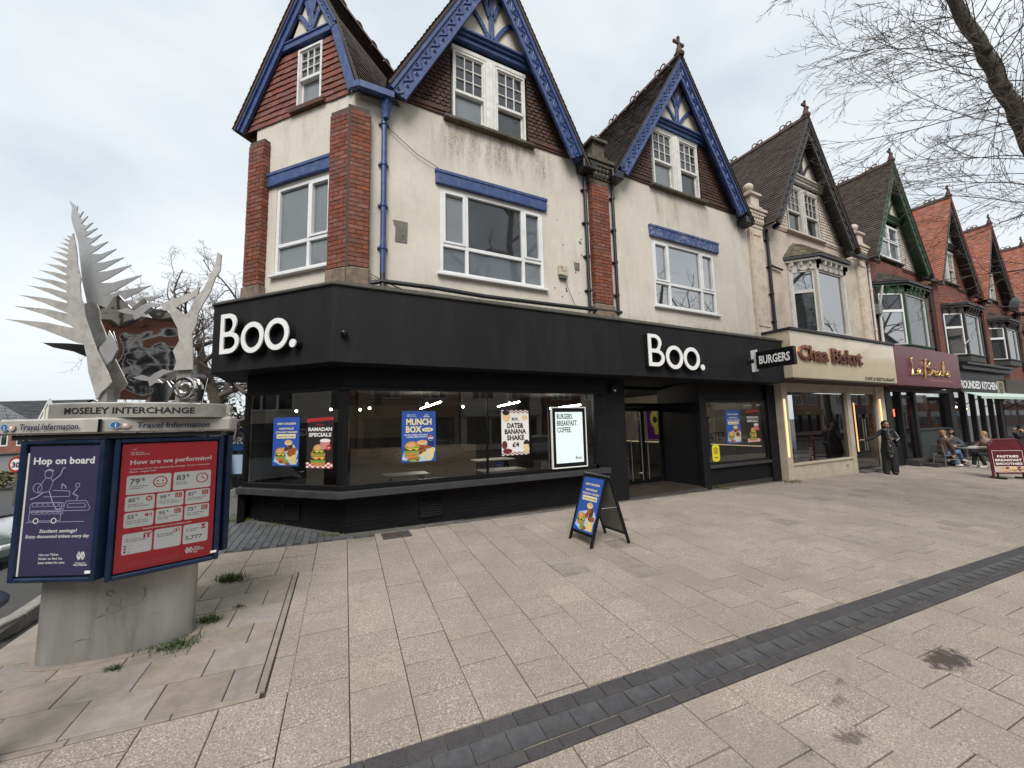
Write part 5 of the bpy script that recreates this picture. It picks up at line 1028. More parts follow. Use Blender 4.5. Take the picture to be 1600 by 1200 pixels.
# ------------------------------------------------------------------ travel information kiosk and its sculpture
VR = Vector((.893, -.451, 0)); VQ = Vector((.451, .893, 0)); V2 = Vector((.944, .329, 0)); N2 = Vector((-.329, .944, 0))
KS = Matrix.Translation((0, 0, .136)) @ Matrix.Scale(.92, 4)                                  # the kiosk head is drawn at full size and built at 0.92
KA = Vector((-1.616, 4.456, 0)); KC = KA-VR*.86; KB = KA+V2*.90; KM = (KC+KB)/2+Vector((.057, .998, 0))*.12
ki = empty('information_kiosk', (-1.44, 4.64, -.1), 'round steel information kiosk with purple and red timetable posters and a pale canopy', 'kiosk')
cxk = (-1.493, 4.80); ang = math.atan2(-.092, 1.619)
FRONT = [(-1.925, 4.60), (-1.915, 4.565), (-1.88, 4.535), (-1.78, 4.495), (-1.64, 4.463), (-1.47, 4.447), (-1.30, 4.447), (-1.17, 4.458), (-1.06, 4.485), (-.99, 4.525), (-.955, 4.575), (-.95, 4.61)]
LENS = FRONT+[(-2.875-p[0], 9.28-p[1]) for p in FRONT]
mb = MB(); mb.prism(LENS, -.24, 1.68, STEEL); mb.build('drum', ki, smooth=30)
SCR_ = flat('scratch_grey', (.23, .22, .205)); mb = MB(); r_ = random.Random(4)
for cx_, cz_, a_, b_, t0, t1 in ((-1.44, .28, .045, .03, 0, 360), (-1.43, .36, .035, .07, 200, 350), (-1.52, .27, .05, .03, 180, 300), (-1.36, .29, .06, .012, 190, 350), (-1.30, .36, .05, .07, 300, 400), (-1.50, .22, .05, .03, 100, 160), (-1.62, .08, .05, .004, 0, 180), (-1.2, .17, .05, .01, 20, 160), (-1.47, .40, .02, .02, 0, 300)):
    mb.tube([(cx_+a_*math.cos(R(t0+(t1-t0)*i/14)), 4.444+(.012 if cx_ > -1.25 or cx_ < -1.58 else 0), cz_+b_*math.sin(R(t0+(t1-t0)*i/14))) for i in range(15)], .0028, SCR_, 4)
mb.build('scratched_tag', ki, kind='stuff')
hexa = [KC, KA, KB, KM*2-KC, KM*2-KA, KM*2-KB]; hexa = [(p.x, p.y) for p in hexa]
CAN = mat('pale_grey_canopy', (.42, .40, .365), (.33, .315, .29), rough=.5, scale=4, dirt=(.16, .15, .12, .5), dscale=3)
mb = MB(KS); mb.prism(hexa, 1.700, 1.832, CAN); mb.build('canopy', ki, bevel=.014)
def inset(d): c = KM; return [(c.x+(p[0]-c.x)*d, c.y+(p[1]-c.y)*d) for p in hexa]
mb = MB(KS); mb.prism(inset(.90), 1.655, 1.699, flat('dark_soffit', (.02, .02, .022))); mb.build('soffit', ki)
mb = MB(KS @ Matrix.Translation((-1.45, 4.90, 0)) @ Matrix.Rotation(ang, 4, 'Z')); RING = mat('satin_steel_ring', (.50, .485, .45), (.38, .37, .345), rough=.38, metal=.6, scale=3, dirt=(.15, .13, .10, .6), dscale=5)
mb.lathe([(.66, 1.833), (.66, 1.955), (.645, 1.965), (.3, 1.97)], (0, 0, 0), RING, 48, 1, .62); mb.build('name_ring', ki, smooth=40)
KFR1 = KS @ slant((KA.x, KA.y, 0), VR, (0, 0, 1)); KFR2 = KS @ slant((KA.x, KA.y, 0), V2, (0, 0, 1)); NAVYT = flat('navy_print', (.012, .018, .06))
ICB = flat('icon_blue', (.02, .13, .30)); ICO = flat('icon_orange', (.55, .22, .09)); ICP = flat('icon_pale', (.35, .50, .62))
mb = MB(KFR1); mb.text('Travel Information', -.66, 1.742, .068, NAVYT, -.0165, 'L', .02, .49, slope=.0, shear=.12)
mb.disc(-.785, 1.765, .031, .031, -.0155, ICP); mb.disc(-.785, 1.765, .027, .027, -.0162, ICB); mb.text('i', -.785, 1.748, .045, WHITE, -.017, 'C', .03); mb.disc(-.728, 1.765, .031, .031, -.0155, ICP); mb.disc(-.728, 1.765, .026, .026, -.0162, ICO); mb.rrect(-.74, -.716, 1.752, 1.778, .003, -.017, WHITE); mb.build('canopy_lettering', ki)
mb = MB(KFR2); mb.text('Travel Information', .215, 1.742, .068, NAVYT, -.0165, 'L', .02, .51, shear=.12)
mb.disc(.088, 1.768, .037, .029, -.0155, ICP); mb.disc(.088, 1.768, .031, .025, -.0162, ICB); mb.text('i', .088, 1.752, .045, WHITE, -.017, 'C', .03); mb.disc(.145, 1.768, .034, .029, -.0155, ICP); mb.disc(.145, 1.768, .029, .024, -.0162, ICO); mb.rrect(.131, .159, 1.756, 1.782, .003, -.017, WHITE); mb.build('canopy_lettering', ki)
for k_ in range(2): mb = MB(KFR1 if k_ == 0 else KFR2); mb.box(-.006 if k_ == 0 else 0, .0 if k_ == 0 else .006, -.0155, .0, 1.71, 1.82, GUTTER); mb.build('canopy_joint', ki)
# raised ring lettering bent round the drum
mb = MB(KS); V, F, W_ = text_geo('MOSELEY INTERCHANGE', .025, 0, 2); sz = .075; RM = Matrix.Translation((-1.45, 4.90, 0)) @ Matrix.Rotation(ang, 4, 'Z')
tab = []
t_ = -math.pi/2; s_ = 0
def ell(a): return Vector((.663*math.cos(a), .663*.62*math.sin(a), 0))
grid = [(-math.pi+math.pi*i/400) for i in range(401)]; acc = [0]
for a, b in zip(grid, grid[1:]): acc.append(acc[-1]+(ell(b)-ell(a)).length)
def at_len(s): 
    s = min(max(s, 0), acc[-1]-1e-6); i = next(k for k in range(400) if acc[k+1] > s); t = (s-acc[i])/(acc[i+1]-acc[i]); return ell(grid[i]+(grid[i+1]-grid[i])*t)
S0 = .40; xs_ = .92/(W_*sz)
cache = {}
vs_ = []
for p in V:
    key = round(p[0], 3)
    if key not in cache: cache[key] = at_len(S0+p[0]*sz*xs_)
    q = RM @ cache[key]; vs_.append((q.x, q.y, 1.868+p[1]*sz))
mb.add(vs_, F, BLACKP); mb.build('ring_lettering', ki)
def framed(fr, x0, x1, z0, z1, px0, px1, pz0, pz1, paper, nm):
    mb = MB(fr); y0, y1 = .045, .16
    mb.box(x0, px0-.012, y0, y1, z0, z1, NAVY); mb.box(px1+.012, x1, y0, y1, z0, z1, NAVY); mb.box(px0-.012, px1+.012, y0, y1, z0, pz0-.012, NAVY); mb.box(px0-.012, px1+.012, y0, y1, pz1+.012, z1, NAVY); mb.box(px0-.012, px1+.012, y0+.03, y1, pz0-.012, pz1+.012, NAVY)
    f_ = mb.build('poster_frame', ki, bevel=.008)
    mb = MB(fr); y = y0+.026; yb = y-.001
    mb.box(px0-.010, px0+.006, y-.002, y+.003, pz0, pz1-.06, WHITE) if nm == 'purple' else None
    paper(mb, px0, px1, pz0, pz1, y); mb.build('poster', f_)
    mb = MB(fr); mb.quad((px0-.012, y0+.012, pz0-.012), (px1+.012, y0+.012, pz0-.012), (px1+.012, y0+.012, pz1+.012), (px0-.012, y0+.012, pz1+.012), CLEAR); mb.build('cover_glass', f_)
    mb = MB(fr); mb.box(x1-.065, x1-.02, y0-.006, y0, z0+.07, z0+.09, WHITE); mb.build('latch_label', f_)
PURP = mat('poster_purple', (.036, .032, .088), (.046, .040, .105), rough=.6, scale=2); LINE = flat('print_lilac', (.42, .40, .58)); PRED = mat('poster_scarlet', (.52, .032, .044), (.46, .028, .038), rough=.6, scale=2); PGREY = flat('print_grey', (.16, .16, .18)); PCARD = flat('print_card', (.76, .78, .76))
def ln(mb, pts, w_, y, m=LINE):
    for (a, b), (c, d) in zip(pts, pts[1:]):
        L = math.hypot(c-a, d-b) or 1; nx, nz = -(d-b)/L*w_/2, (c-a)/L*w_/2
        mb.face([(a-nx, b-nz), (c-nx, d-nz), (c+nx, d+nz), (a+nx, b+nz)] if True else [], y, m)
def midlands_mark(mb, x, z, r, y, m):
    for sx in (-1, 1):
        for sz_ in (-1, 1): ln(mb, [(x+sx*r*.1, z), (x+sx*r*.55, z+sz_*r), (x+sx*r*1.0, z)], r*.26, y, m)
    for s in (-1, 0, 1): ln(mb, [(x+s*r*.5-r*.22, z-r*.9), (x+s*r*.5+r*.22, z+r*.9)], r*.2, y, m)
def purple(mb, x0, x1, z0, z1, y):
    w_, h_ = x1-x0, z1-z0; mb.plate([(x0, z0), (x1, z0), (x1, z1), (x0, z1)], y, y+.002, PURP); y-=.001; X = lambda t: x0+w_*t; Z = lambda t: z0+h_*t
    mb.text('Hop on board', X(.5), Z(.855), h_*.075, WHITE, y, 'C', .03, w_*.86)
    mb.text('Student savings!', X(.5), Z(.325), h_*.036, WHITE, y, 'C', .02, w_*.52, shear=.15); mb.text('Enjoy discounted tickets every day', X(.5), Z(.285), h_*.034, WHITE, y, 'C', .02, w_*.88, shear=.12)
    for i, b_ in enumerate(('Use our Ticket', 'Finder to find the', 'best ticket for you')): mb.text(b_, X(.27), Z(.15-.03*i), h_*.024, WHITE, y, 'L', .02, w_*(.27, .33, .36)[i])
    midlands_mark(mb, X(.85), Z(.145), h_*.03, y, WHITE); mb.text('Transport for', X(.85), Z(.085), h_*.017, WHITE, y, 'C', .02, w_*.15); mb.text('West Midlands', X(.85), Z(.07), h_*.017, WHITE, y, 'C', .03, w_*.19)
    t = .0045
    bx0, bx1, bz0, bz1 = X(.08), X(.52), Z(.415), Z(.555)                                        # line drawing: bus, tram, leaping rider
    ln(mb, [(bx0, bz0), (bx1, bz0), (bx1, bz1), (bx0+.02, bz1), (bx0, bz1-.02), (bx0, bz0)], t, y); ln(mb, [(bx0, (bz0+bz1)/2), (bx1, (bz0+bz1)/2)], t*1.6, y)
    for k_ in range(6):
        for zz in (bz0+.055, bz0+.115): a = bx0+.02+.045*k_; ln(mb, [(a, zz), (a+.034, zz), (a+.034, zz+.03), (a, zz+.03), (a, zz)], t*.8, y)
    for x in (.18, .43): mb.ringd(X(x), bz0, .024, .008, y-.0006, WHITE, 14); mb.disc(X(x), bz0, .016, .016, y-.0005, PURP, 12)
    ln(mb, [(X(.04), Z(.405)), (X(.85), Z(.405))], t, y)
    ln(mb, [(X(.54), Z(.49)), (X(.90), Z(.49)), (X(.92), Z(.51)), (X(.86), Z(.565)), (X(.58), Z(.565)), (X(.54), Z(.49))], t, y); ln(mb, [(X(.60), Z(.515)), (X(.86), Z(.515)), (X(.84), Z(.545)), (X(.61), Z(.545)), (X(.60), Z(.515))], t, y)
    ln(mb, [(X(.25), Z(.60)), (X(.62), Z(.60)), (X(.62), Z(.64)), (X(.38), Z(.65))], t, y)
    mb.ringd(X(.30), Z(.775), .036, .005, y, LINE); ln(mb, [(X(.24), Z(.795)), (X(.30), Z(.815)), (X(.37), Z(.80))], t*2, y)
    ln(mb, [(X(.26), Z(.745)), (X(.16), Z(.66)), (X(.18), Z(.63)), (X(.33), Z(.64)), (X(.37), Z(.72)), (X(.33), Z(.745))], t, y); ln(mb, [(X(.37), Z(.725)), (X(.46), Z(.765)), (X(.50), Z(.825)), (X(.53), Z(.82))], t*1.6, y); mb.ringd(X(.16), Z(.67), .04, .005, y, LINE)
    ln(mb, [(X(.33), Z(.64)), (X(.38), Z(.57)), (X(.45), Z(.50)), (X(.52), Z(.51))], t*1.8, y); ln(mb, [(X(.26), Z(.64)), (X(.16), Z(.60)), (X(.07), Z(.58))], t*1.8, y)
    mb.ringd(X(.72), Z(.685), .02, .005, y, LINE); ln(mb, [(X(.72), Z(.66)), (X(.66), Z(.62)), (X(.74), Z(.60)), (X(.72), Z(.57))], t*1.6, y); ln(mb, [(X(.50), Z(.66)), (X(.50), Z(.70)), (X(.55), Z(.68)), (X(.56), Z(.66))], t*1.6, y)
def red(mb, x0, x1, z0, z1, y):
    w_, h_ = x1-x0, z1-z0; mb.plate([(x0, z0), (x1, z0), (x1, z1), (x0, z1)], y, y+.002, PRED); y -= .001; y2 = y-.0008; X = lambda t: x0+w_*t; Z = lambda t: z0+h_*t
    mb.disc(X(.115), Z(.955), .016, .010, y, PINK); mb.text('Funded by', X(.08), Z(.925), h_*.016, PCARD, y, 'L', .02, w_*.13); mb.text('UK Government', X(.08), Z(.91), h_*.016, PCARD, y, 'L', .02, w_*.19)
    mb.text('How are we performing?', X(.08), Z(.835), h_*.05, WHITE, y, 'L', .03, w_*.86)
    mb.text('A summary of our West Midlands Bus Passenger Charter commitments', X(.08), Z(.792), h_*.017, PCARD, y, 'L', .02, w_*.84); mb.text('March – August 2025', X(.08), Z(.77), h_*.017, PCARD, y, 'L', .02, w_*.26)
    def card(a, b, c, d, num, l1, l2, big=.05, icon=None):
        mb.rrect(X(a), X(b), Z(c), Z(d), .014, y, PCARD); mb.text(num[:-1] if num.endswith('%') else num, X(a+.03), Z(d)-h_*(big+.006), h_*big, PGREY, y2, 'L', .03)
        if num.endswith('%'): mb.text('%', X(a+.03)+text_geo(num[:-1], .03, 0, 2)[2]*h_*big+.006, Z(d)-h_*big*.75, h_*big*.55, PGREY, y2, 'L', .03)
        mb.text(l1, X(a+.03), Z(d)-h_*(big+.028), h_*.014, PGREY, y2, 'L', .02, w_*min(.2, len(l1)*.011)); mb.text(l2, X(a+.03), Z(d)-h_*(big+.044), h_*.014, PGREY, y2, 'L', .02, w_*min(.2, len(l2)*.011))
        ix, iz, r = X(b)-w_*.055, Z(d)-h_*.03, w_*.035
        if icon == 'face': ix, iz, r = X(b)-w_*.11, (Z(c)+Z(d))/2+.01, w_*.075; mb.ringd(ix, iz, r, .009, y2, PRED); mb.disc(ix-r*.35, iz+r*.2, .007, .008, y2, PRED, 8); mb.disc(ix+r*.35, iz+r*.2, .007, .008, y2, PRED, 8); mb.ringd(ix, iz+r*.05, r*.6, .007, y2, PRED, 12, 200, 340)
        elif icon == 'clock': ix, iz, r = X(b)-w_*.10, (Z(c)+Z(d))/2+.012, w_*.07; mb.ringd(ix, iz, r, .008, y2, PRED); ln(mb, [(ix, iz+r*.6), (ix, iz), (ix+r*.5, iz-r*.2)], .007, y2, PRED)
        elif icon == 'watch': mb.ringd(ix, iz, r, .009, y2, PRED, 8); ln(mb, [(ix, iz+r*.5), (ix, iz), (ix+r*.4, iz)], .006, y2, PRED)
        elif icon == 'horn': mb.face([(ix-r, iz-r*.2), (ix, iz-r*.7), (ix, iz+r*.7), (ix-r, iz+r*.2)], y2, PRED); ln(mb, [(ix+r*.4, iz-r*.4), (ix+r*.4, iz+r*.4)], .006, y2, PRED); ln(mb, [(ix+r*.9, iz-r*.6), (ix+r*.9, iz+r*.6)], .006, y2, PRED)
        elif icon == 'grid':
            mb.rrect(ix-r, ix+r, iz-r*.9, iz+r*.9, .005, y2, PRED)
            for i in range(3):
                for j in range(2): mb.rrect(ix-r*.7+i*r*.5, ix-r*.4+i*r*.5, iz-r*.6+j*r*.7, iz-r*.2+j*r*.7, .002, y2-.0006, PCARD)
        elif icon == 'people':
            for dx in (-.6, .5): mb.disc(ix+r*dx, iz+r*.8, r*.28, r*.28, y2, PRED, 10); mb.rrect(ix+r*(dx-.3), ix+r*(dx+.3), iz-r*1.0, iz+r*.45, .006, y2, PRED)
            ln(mb, [(ix+r*.2, iz+r*.2), (ix-.2*r, iz+r*.9)], .008, y2, PRED); ln(mb, [(ix+r*.8, iz+r*.2), (ix+1.2*r, iz+r*.9)], .008, y2, PRED)
        elif icon == 'talk': mb.ringd(ix-r*.3, iz, r*.6, .005, y2, PRED); mb.ringd(ix+r*.4, iz+r*.3, r*.6, .005, y2, PRED)
        elif icon == 'officer': mb.disc(ix, iz+r*.3, r*.45, r*.45, y2, PRED, 12); mb.rrect(ix-r*.8, ix+r*.8, iz+r*.6, iz+r*.95, .003, y2-.0005, PRED); mb.disc(ix, iz-r*.9, r*.9, r*.6, y2, PRED, 12, 0, 180)
    card(.06, .50, .595, .745, '79%', 'Overall Passenger', 'Satisfaction*', .062, 'face'); card(.525, .94, .595, .745, '83%', 'Bus Service', 'Punctuality*', .062, 'clock')
    card(.06, .345, .465, .583, '85%', 'Passengers on', 'Bus Time Information', .042, 'watch'); card(.365, .645, .465, .583, '99%', 'Bus stops with a', 'Shelter of timetable', .042, 'grid'); card(.665, .94, .465, .583, '81%', 'Bus tickets easy to buy', 'before boarding', .042, 'grid')
    card(.06, .345, .335, .453, '55%', 'Real Time info at bus', 'stops / audio visual', .042, 'horn'); card(.365, .645, .335, .453, '95%', 'Passengers asked to', 'feel safe', .042, 'grid'); card(.665, .94, .335, .453, '73%', 'Fare zones cheaper', 'than driving', .042, 'grid')
    mb.text('Keeping Passengers and colleagues safe:', X(.5), Z(.308), h_*.017, PCARD, y, 'C', .02, w_*.5)
    card(.06, .345, .13, .29, ' ', 'No of reports', 'via Transport Safety', .02, 'people'); card(.365, .645, .13, .29, ' ', 'No of passengers', 'Safety Officers', .02, 'talk'); card(.665, .94, .13, .29, ' ', 'No of patrols', 'by officers', .015, 'officer'); mb.text('5,777', X(.69), Z(.165), h_*.042, PGREY, y2, 'L', .03, w_*.19)
    for i, b_ in enumerate(('Bus', 'Train', 'Tram')): mb.rrect(X(.08), X(.10), Z(.145+.022*i), Z(.159+.022*i), .002, y2, (PDR, PRED, PGREY)[i]); mb.text(b_, X(.12), Z(.146+.022*i), h_*.012, PGREY, y2)
    midlands_mark(mb, X(.74), Z(.075), h_*.024, y, WHITE)
    for i, b_ in enumerate(('West', 'Midlands', 'Bus')): mb.text(b_, X(.79), Z(.082-.018*i), h_*.02, WHITE, y, 'L', .03)
    for i in range(3): mb.text('Based on surveys carried out with passengers across the region between the dates shown above', X(.08), Z(.055-.014*i), h_*.009, PINK, y, 'L', 0, w_*.55)
framed(KFR1, -.715, -.005, .497, 1.652, -.655, -.055, .545, 1.605, purple, 'purple'); framed(KFR2, .095, .860, .465, 1.645, .145, .81, .515, 1.60, red, 'red')
FR3k = KS @ slant((KB.x-.03, KB.y+.03, 0), VQ, (0, 0, 1)); mb = MB(FR3k); mb.box(.06, .13, .03, .10, .52, 1.652, NAVY); mb.build('poster_frame', ki, bevel=.008)
mb = MB(); big = [(-1.4375+(p[0]+1.4375)*1.12, 4.64+(p[1]-4.64)*1.2) for p in LENS]
mb.prism(big, lambda p: gz(*p)-.05, lambda p: gz(*p)+.012, mat('mortar_fillet', (.23, .19, .155), (.17, .145, .12), rough=.9, bump=.4)); mb.build('mortar_fillet', ki, bevel=.01)
# sculpture: sheets of steel cut as fern fronds and a branching limb, and a crumpled mirror sheet
scu = empty('fern_sculpture', (-1.4, 4.5, 1.95), 'steel sculpture of fern fronds, forked limb and crumpled mirror sheet on the kiosk', 'sculpture')
SO = VR*-3.57+VQ*3.62
def sheetplate(name, pts, off, m, th=.008, rz=0, wavy=0):
    V, F = outline_geo([pts], th/2); fr = KS @ slant((SO+VQ*off), VR, (0, 0, 1)); mb = MB(fr)
    cx_ = sum(p[0] for p in pts)/len(pts)
    def yy(x, z): return (x-cx_)*math.tan(R(rz))+wavy*(math.sin(z*4+x*2)*.6+math.sin(x*5-z*2)*.4)
    mb.add([(v[0], yy(v[0], v[1])-v[2], v[1]) for v in V], F, m); return mb.build(name, scu)
FERN_PTS = [(-0.327, 2.014), (-0.384, 2.165), (-0.429, 2.282), (-0.455, 2.418), (-0.495, 2.546), (-0.555, 2.561), (-0.884, 2.695), (-1.139, 2.776), (-1.284, 2.812), (-1.082, 2.792), (-0.880, 2.770), (-0.607, 2.706), (-0.639, 2.733), (-0.897, 2.843), (-1.097, 2.909), (-1.211, 2.940), (-1.048, 2.921), (-0.885, 2.901), (-0.665, 2.847), (-0.675, 2.853), (-0.904, 2.956), (-1.081, 3.020), (-1.182, 3.050), (-1.035, 3.029), (-0.889, 3.007), (-0.693, 2.954), (-0.696, 2.974), (-0.885, 3.063), (-1.030, 3.119), (-1.113, 3.145), (-0.992, 3.125), (-0.871, 3.106), (-0.708, 3.059), (-0.710, 3.075), (-0.874, 3.152), (-1.000, 3.201), (-1.072, 3.223), (-0.966, 3.206), (-0.860, 3.190), (-0.717, 3.150), (-0.719, 3.166), (-0.852, 3.233), (-0.955, 3.275), (-1.013, 3.295), (-0.927, 3.280), (-0.841, 3.266), (-0.725, 3.231), (-0.726, 3.248), (-0.826, 3.303), (-0.903, 3.340), (-0.946, 3.357), (-0.881, 3.346), (-0.816, 3.337), (-0.729, 3.313), (-0.728, 3.327), (-0.811, 3.376), (-0.875, 3.408), (-0.911, 3.424), (-0.858, 3.413), (-0.804, 3.404), (-0.731, 3.381), (-0.731, 3.399), (-0.800, 3.440), (-0.853, 3.466), (-0.883, 3.479), (-0.838, 3.470), (-0.793, 3.464), (-0.732, 3.447), (-0.731, 3.461), (-0.789, 3.494), (-0.833, 3.516), (-0.858, 3.526), (-0.820, 3.518), (-0.782, 3.513), (-0.731, 3.498), (-0.730, 3.513), (-0.777, 3.543), (-0.813, 3.563), (-0.833, 3.573), (-0.802, 3.565), (-0.771, 3.560), (-0.729, 3.546), (-0.728, 3.560), (-0.765, 3.587), (-0.793, 3.605), (-0.809, 3.614), (-0.784, 3.606), (-0.760, 3.600), (-0.727, 3.587), (-0.724, 3.598), (-0.742, 3.620), (-0.756, 3.636), (-0.764, 3.644), (-0.750, 3.637), (-0.737, 3.632), (-0.718, 3.622), (-0.702, 3.664), (-0.684, 3.590), (-0.663, 3.517), (-0.644, 3.424), (-0.633, 3.342), (-0.603, 3.249), (-0.584, 3.198), (-0.588, 3.137), (-0.567, 3.015), (-0.536, 2.934), (-0.510, 2.813), (-0.460, 2.693), (-0.411, 2.574), (-0.352, 2.455), (-0.284, 2.336), (-0.239, 2.258), (-0.204, 2.180), (-0.238, 2.133), (-0.292, 2.086)]
BACK_PTS = [(-0.472, 2.199), (-0.621, 2.809), (-0.750, 3.227), (-0.831, 3.653), (-0.867, 3.751), (-0.899, 3.827), (-0.928, 3.915), (-0.928, 4.024), (-0.967, 4.108), (-0.910, 4.057), (-0.878, 4.009), (-0.876, 4.031), (-0.874, 4.045), (-0.875, 4.021), (-0.877, 3.998), (-0.878, 3.979), (-0.835, 3.947), (-0.823, 3.968), (-0.810, 3.982), (-0.822, 3.955), (-0.834, 3.929), (-0.844, 3.909), (-0.802, 3.892), (-0.781, 3.914), (-0.759, 3.928), (-0.780, 3.898), (-0.800, 3.869), (-0.818, 3.847), (-0.759, 3.826), (-0.729, 3.847), (-0.699, 3.859), (-0.728, 3.829), (-0.756, 3.798), (-0.781, 3.777), (-0.735, 3.765), (-0.692, 3.784), (-0.648, 3.795), (-0.690, 3.762), (-0.732, 3.729), (-0.768, 3.708), (-0.686, 3.686), (-0.640, 3.711), (-0.593, 3.729), (-0.638, 3.688), (-0.682, 3.647), (-0.721, 3.621), (-0.652, 3.602), (-0.590, 3.629), (-0.527, 3.650), (-0.587, 3.601), (-0.647, 3.553), (-0.700, 3.522), (-0.587, 3.516), (-0.511, 3.546), (-0.434, 3.569), (-0.508, 3.514), (-0.582, 3.459), (-0.646, 3.425), (-0.549, 3.430), (-0.450, 3.456), (-0.350, 3.477), (-0.447, 3.418), (-0.543, 3.358), (-0.627, 3.325), (-0.508, 3.335), (-0.387, 3.367), (-0.266, 3.395), (-0.384, 3.322), (-0.501, 3.250), (-0.603, 3.209), (-0.437, 3.213), (-0.297, 3.252), (-0.156, 3.286), (-0.293, 3.201), (-0.429, 3.116), (-0.548, 3.067), (-0.341, 3.125), (-0.196, 3.152), (-0.050, 3.175), (-0.192, 3.100), (-0.333, 3.025), (-0.456, 2.986), (-0.187, 3.040), (-0.057, 3.055), (0.073, 3.065), (-0.053, 3.008), (-0.180, 2.951), (-0.289, 2.924), (-0.189, 2.676), (-0.151, 2.192)]
BRANCH_PTS = [(0.712, 3.441), (0.753, 3.413), (0.748, 3.247), (0.706, 3.186), (0.664, 3.044), (0.611, 2.943), (0.558, 2.833), (0.553, 2.742), (0.512, 2.623), (0.531, 2.463), (0.542, 2.286), (0.358, 2.280), (0.381, 2.368), (0.341, 2.468), (0.394, 2.566), (0.370, 2.686), (0.325, 2.768), (0.280, 2.853), (0.215, 2.881), (0.186, 2.929), (0.273, 2.967), (0.369, 3.000), (0.486, 3.038), (0.562, 3.097), (0.538, 3.006), (0.432, 2.947), (0.337, 2.889), (0.389, 2.847), (0.440, 2.821), (0.477, 2.865), (0.519, 2.986), (0.585, 3.046), (0.637, 3.167), (0.673, 3.249), (0.703, 3.352)]
PLATE_PTS = [(-0.644, 2.968), (-0.535, 2.982), (-0.389, 2.921), (-0.337, 3.023), (-0.280, 3.052), (-0.148, 2.915), (-0.036, 3.015), (0.062, 2.910), (0.194, 2.886), (0.258, 2.824), (0.336, 2.699), (0.344, 2.578), (0.301, 2.478), (0.342, 2.317), (0.550, 2.292), (0.587, 2.173), (0.559, 1.987), (-0.432, 2.029), (-0.362, 2.135), (-0.289, 2.193), (-0.384, 2.394), (-0.451, 2.475), (-0.572, 2.721), (-0.633, 2.844)]
DARK_PTS = [(-1.157, 2.623), (-0.898, 2.611), (-0.675, 2.588), (-0.366, 2.503), (-0.384, 2.432), (-0.478, 2.410), (-0.652, 2.449), (-0.829, 2.524), (-1.035, 2.569)]
sheetplate('fern_frond', BACK_PTS, .16, mat('pale_satin_steel', (.66, .67, .67), (.58, .59, .60), rough=.28, metal=.75, scale=4, dirt=(.40, .39, .37, .4), dscale=6), .01)
sheetplate('fern_frond', FERN_PTS, .0, FERNST, .012)
sheetplate('forked_limb', BRANCH_PTS, .02, FERNST, .012)
sheetplate('dark_frond', DARK_PTS, .21, mat('black_sheet', (.02, .02, .02), rough=.5), .008)
V, F = outline_geo([PLATE_PTS], .004)
bm = bmesh.new(); fr = KS @ slant((SO+VQ*.09), VR, (0, 0, 1))
vv = [bm.verts.new((v[0], -v[2], v[1])) for v in V]
for q in F:
    try: bm.faces.new([vv[i] for i in q])
    except ValueError: pass
bmesh.ops.remove_doubles(bm, verts=bm.verts, dist=1e-5)
bmesh.ops.triangulate(bm, faces=bm.faces)
for _ in range(3): bmesh.ops.subdivide_edges(bm, edges=[e_ for e_ in bm.edges if e_.calc_length() > .07], cuts=1, use_grid_fill=False); bmesh.ops.triangulate(bm, faces=bm.faces)
from mathutils import noise as mnoise
for v in bm.verts:
    n_ = mnoise.noise(Vector((v.co.x*2.6, 1.7, v.co.z*2.6)))*.008+mnoise.noise(Vector((v.co.x*7, 4.1, v.co.z*7)))*.003+mnoise.noise(Vector((v.co.x*15, 9, v.co.z*15)))*.0008
    v.co.y += n_+.012*math.sin(v.co.x*3)-.015*(v.co.z-2.4)
bm.transform(Matrix.Translation(-ORG[scu.name]) @ fr)
me = bpy.data.meshes.new('mirror_sheet'); bm.to_mesh(me); bm.free(); me.materials.append(MIRROR); me.polygons.foreach_set('use_smooth', [True]*len(me.polygons))
me.set_sharp_from_angle(angle=R(40)); o = bpy.data.objects.new('mirror_sheet', me); col.objects.link(o); o.parent = scu; ORG[o.name] = ORG[scu.name]
fr = KS @ slant((SO+VQ*.02), VR, (0, 0, 1)); mb = MB(fr); sp_ = []
for i in range(40): a = R(i*18); r = .11*(1-i/52); sp_.append((.47+r*math.cos(a), -.01+.004*i/10, 2.10+r*math.sin(a)))
mb.tube(sp_, [.018*(1-i/60) for i in range(40)], MIRROR, 6); mb.build('scroll', scu, smooth=True)
mb = MB(fr); mb.plate([(.10, 1.98), (.32, 1.98), (.36, 2.10), (.30, 2.18), (.22, 2.14)], .0, .006, MIRROR); mb.build('curled_offcut', scu); mb = MB(fr); mb.plate([(.40, 1.98), (.62, 1.98), (.66, 2.20), (.58, 2.30), (.50, 2.22)], .03, .036, MIRROR); mb.build('curled_offcut', scu)
for q in ((-.34, -.26, .0, .10, 1.96, 2.12), (.36, .50, .03, .09, 1.96, 2.34)): mb = MB(fr); mb.box(*q, STEEL); mb.build('mounting_bracket', scu)
PALE = MATS['pale_satin_steel']
def wavy(name, cx_, cz_, pts, off, m, rz, sc_=1.0): sheetplate(name, [(cx_+p[0]*sc_, cz_+p[1]*sc_) for p in pts], off, m, .006, rz)
BIRD = [(-.20, .02), (-.10, .05), (-.03, .02), (.02, .07), (.10, .12), (.22, .10), (.12, .06), (.06, .0), (.12, -.05), (.04, -.04), (-.02, -.08), (-.04, -.02), (-.12, -.01)]
LEAF = [(-.03, -.22), (.05, -.12), (.09, .0), (.06, .12), (.0, .24), (-.02, .12), (-.08, .02), (-.07, -.1)]
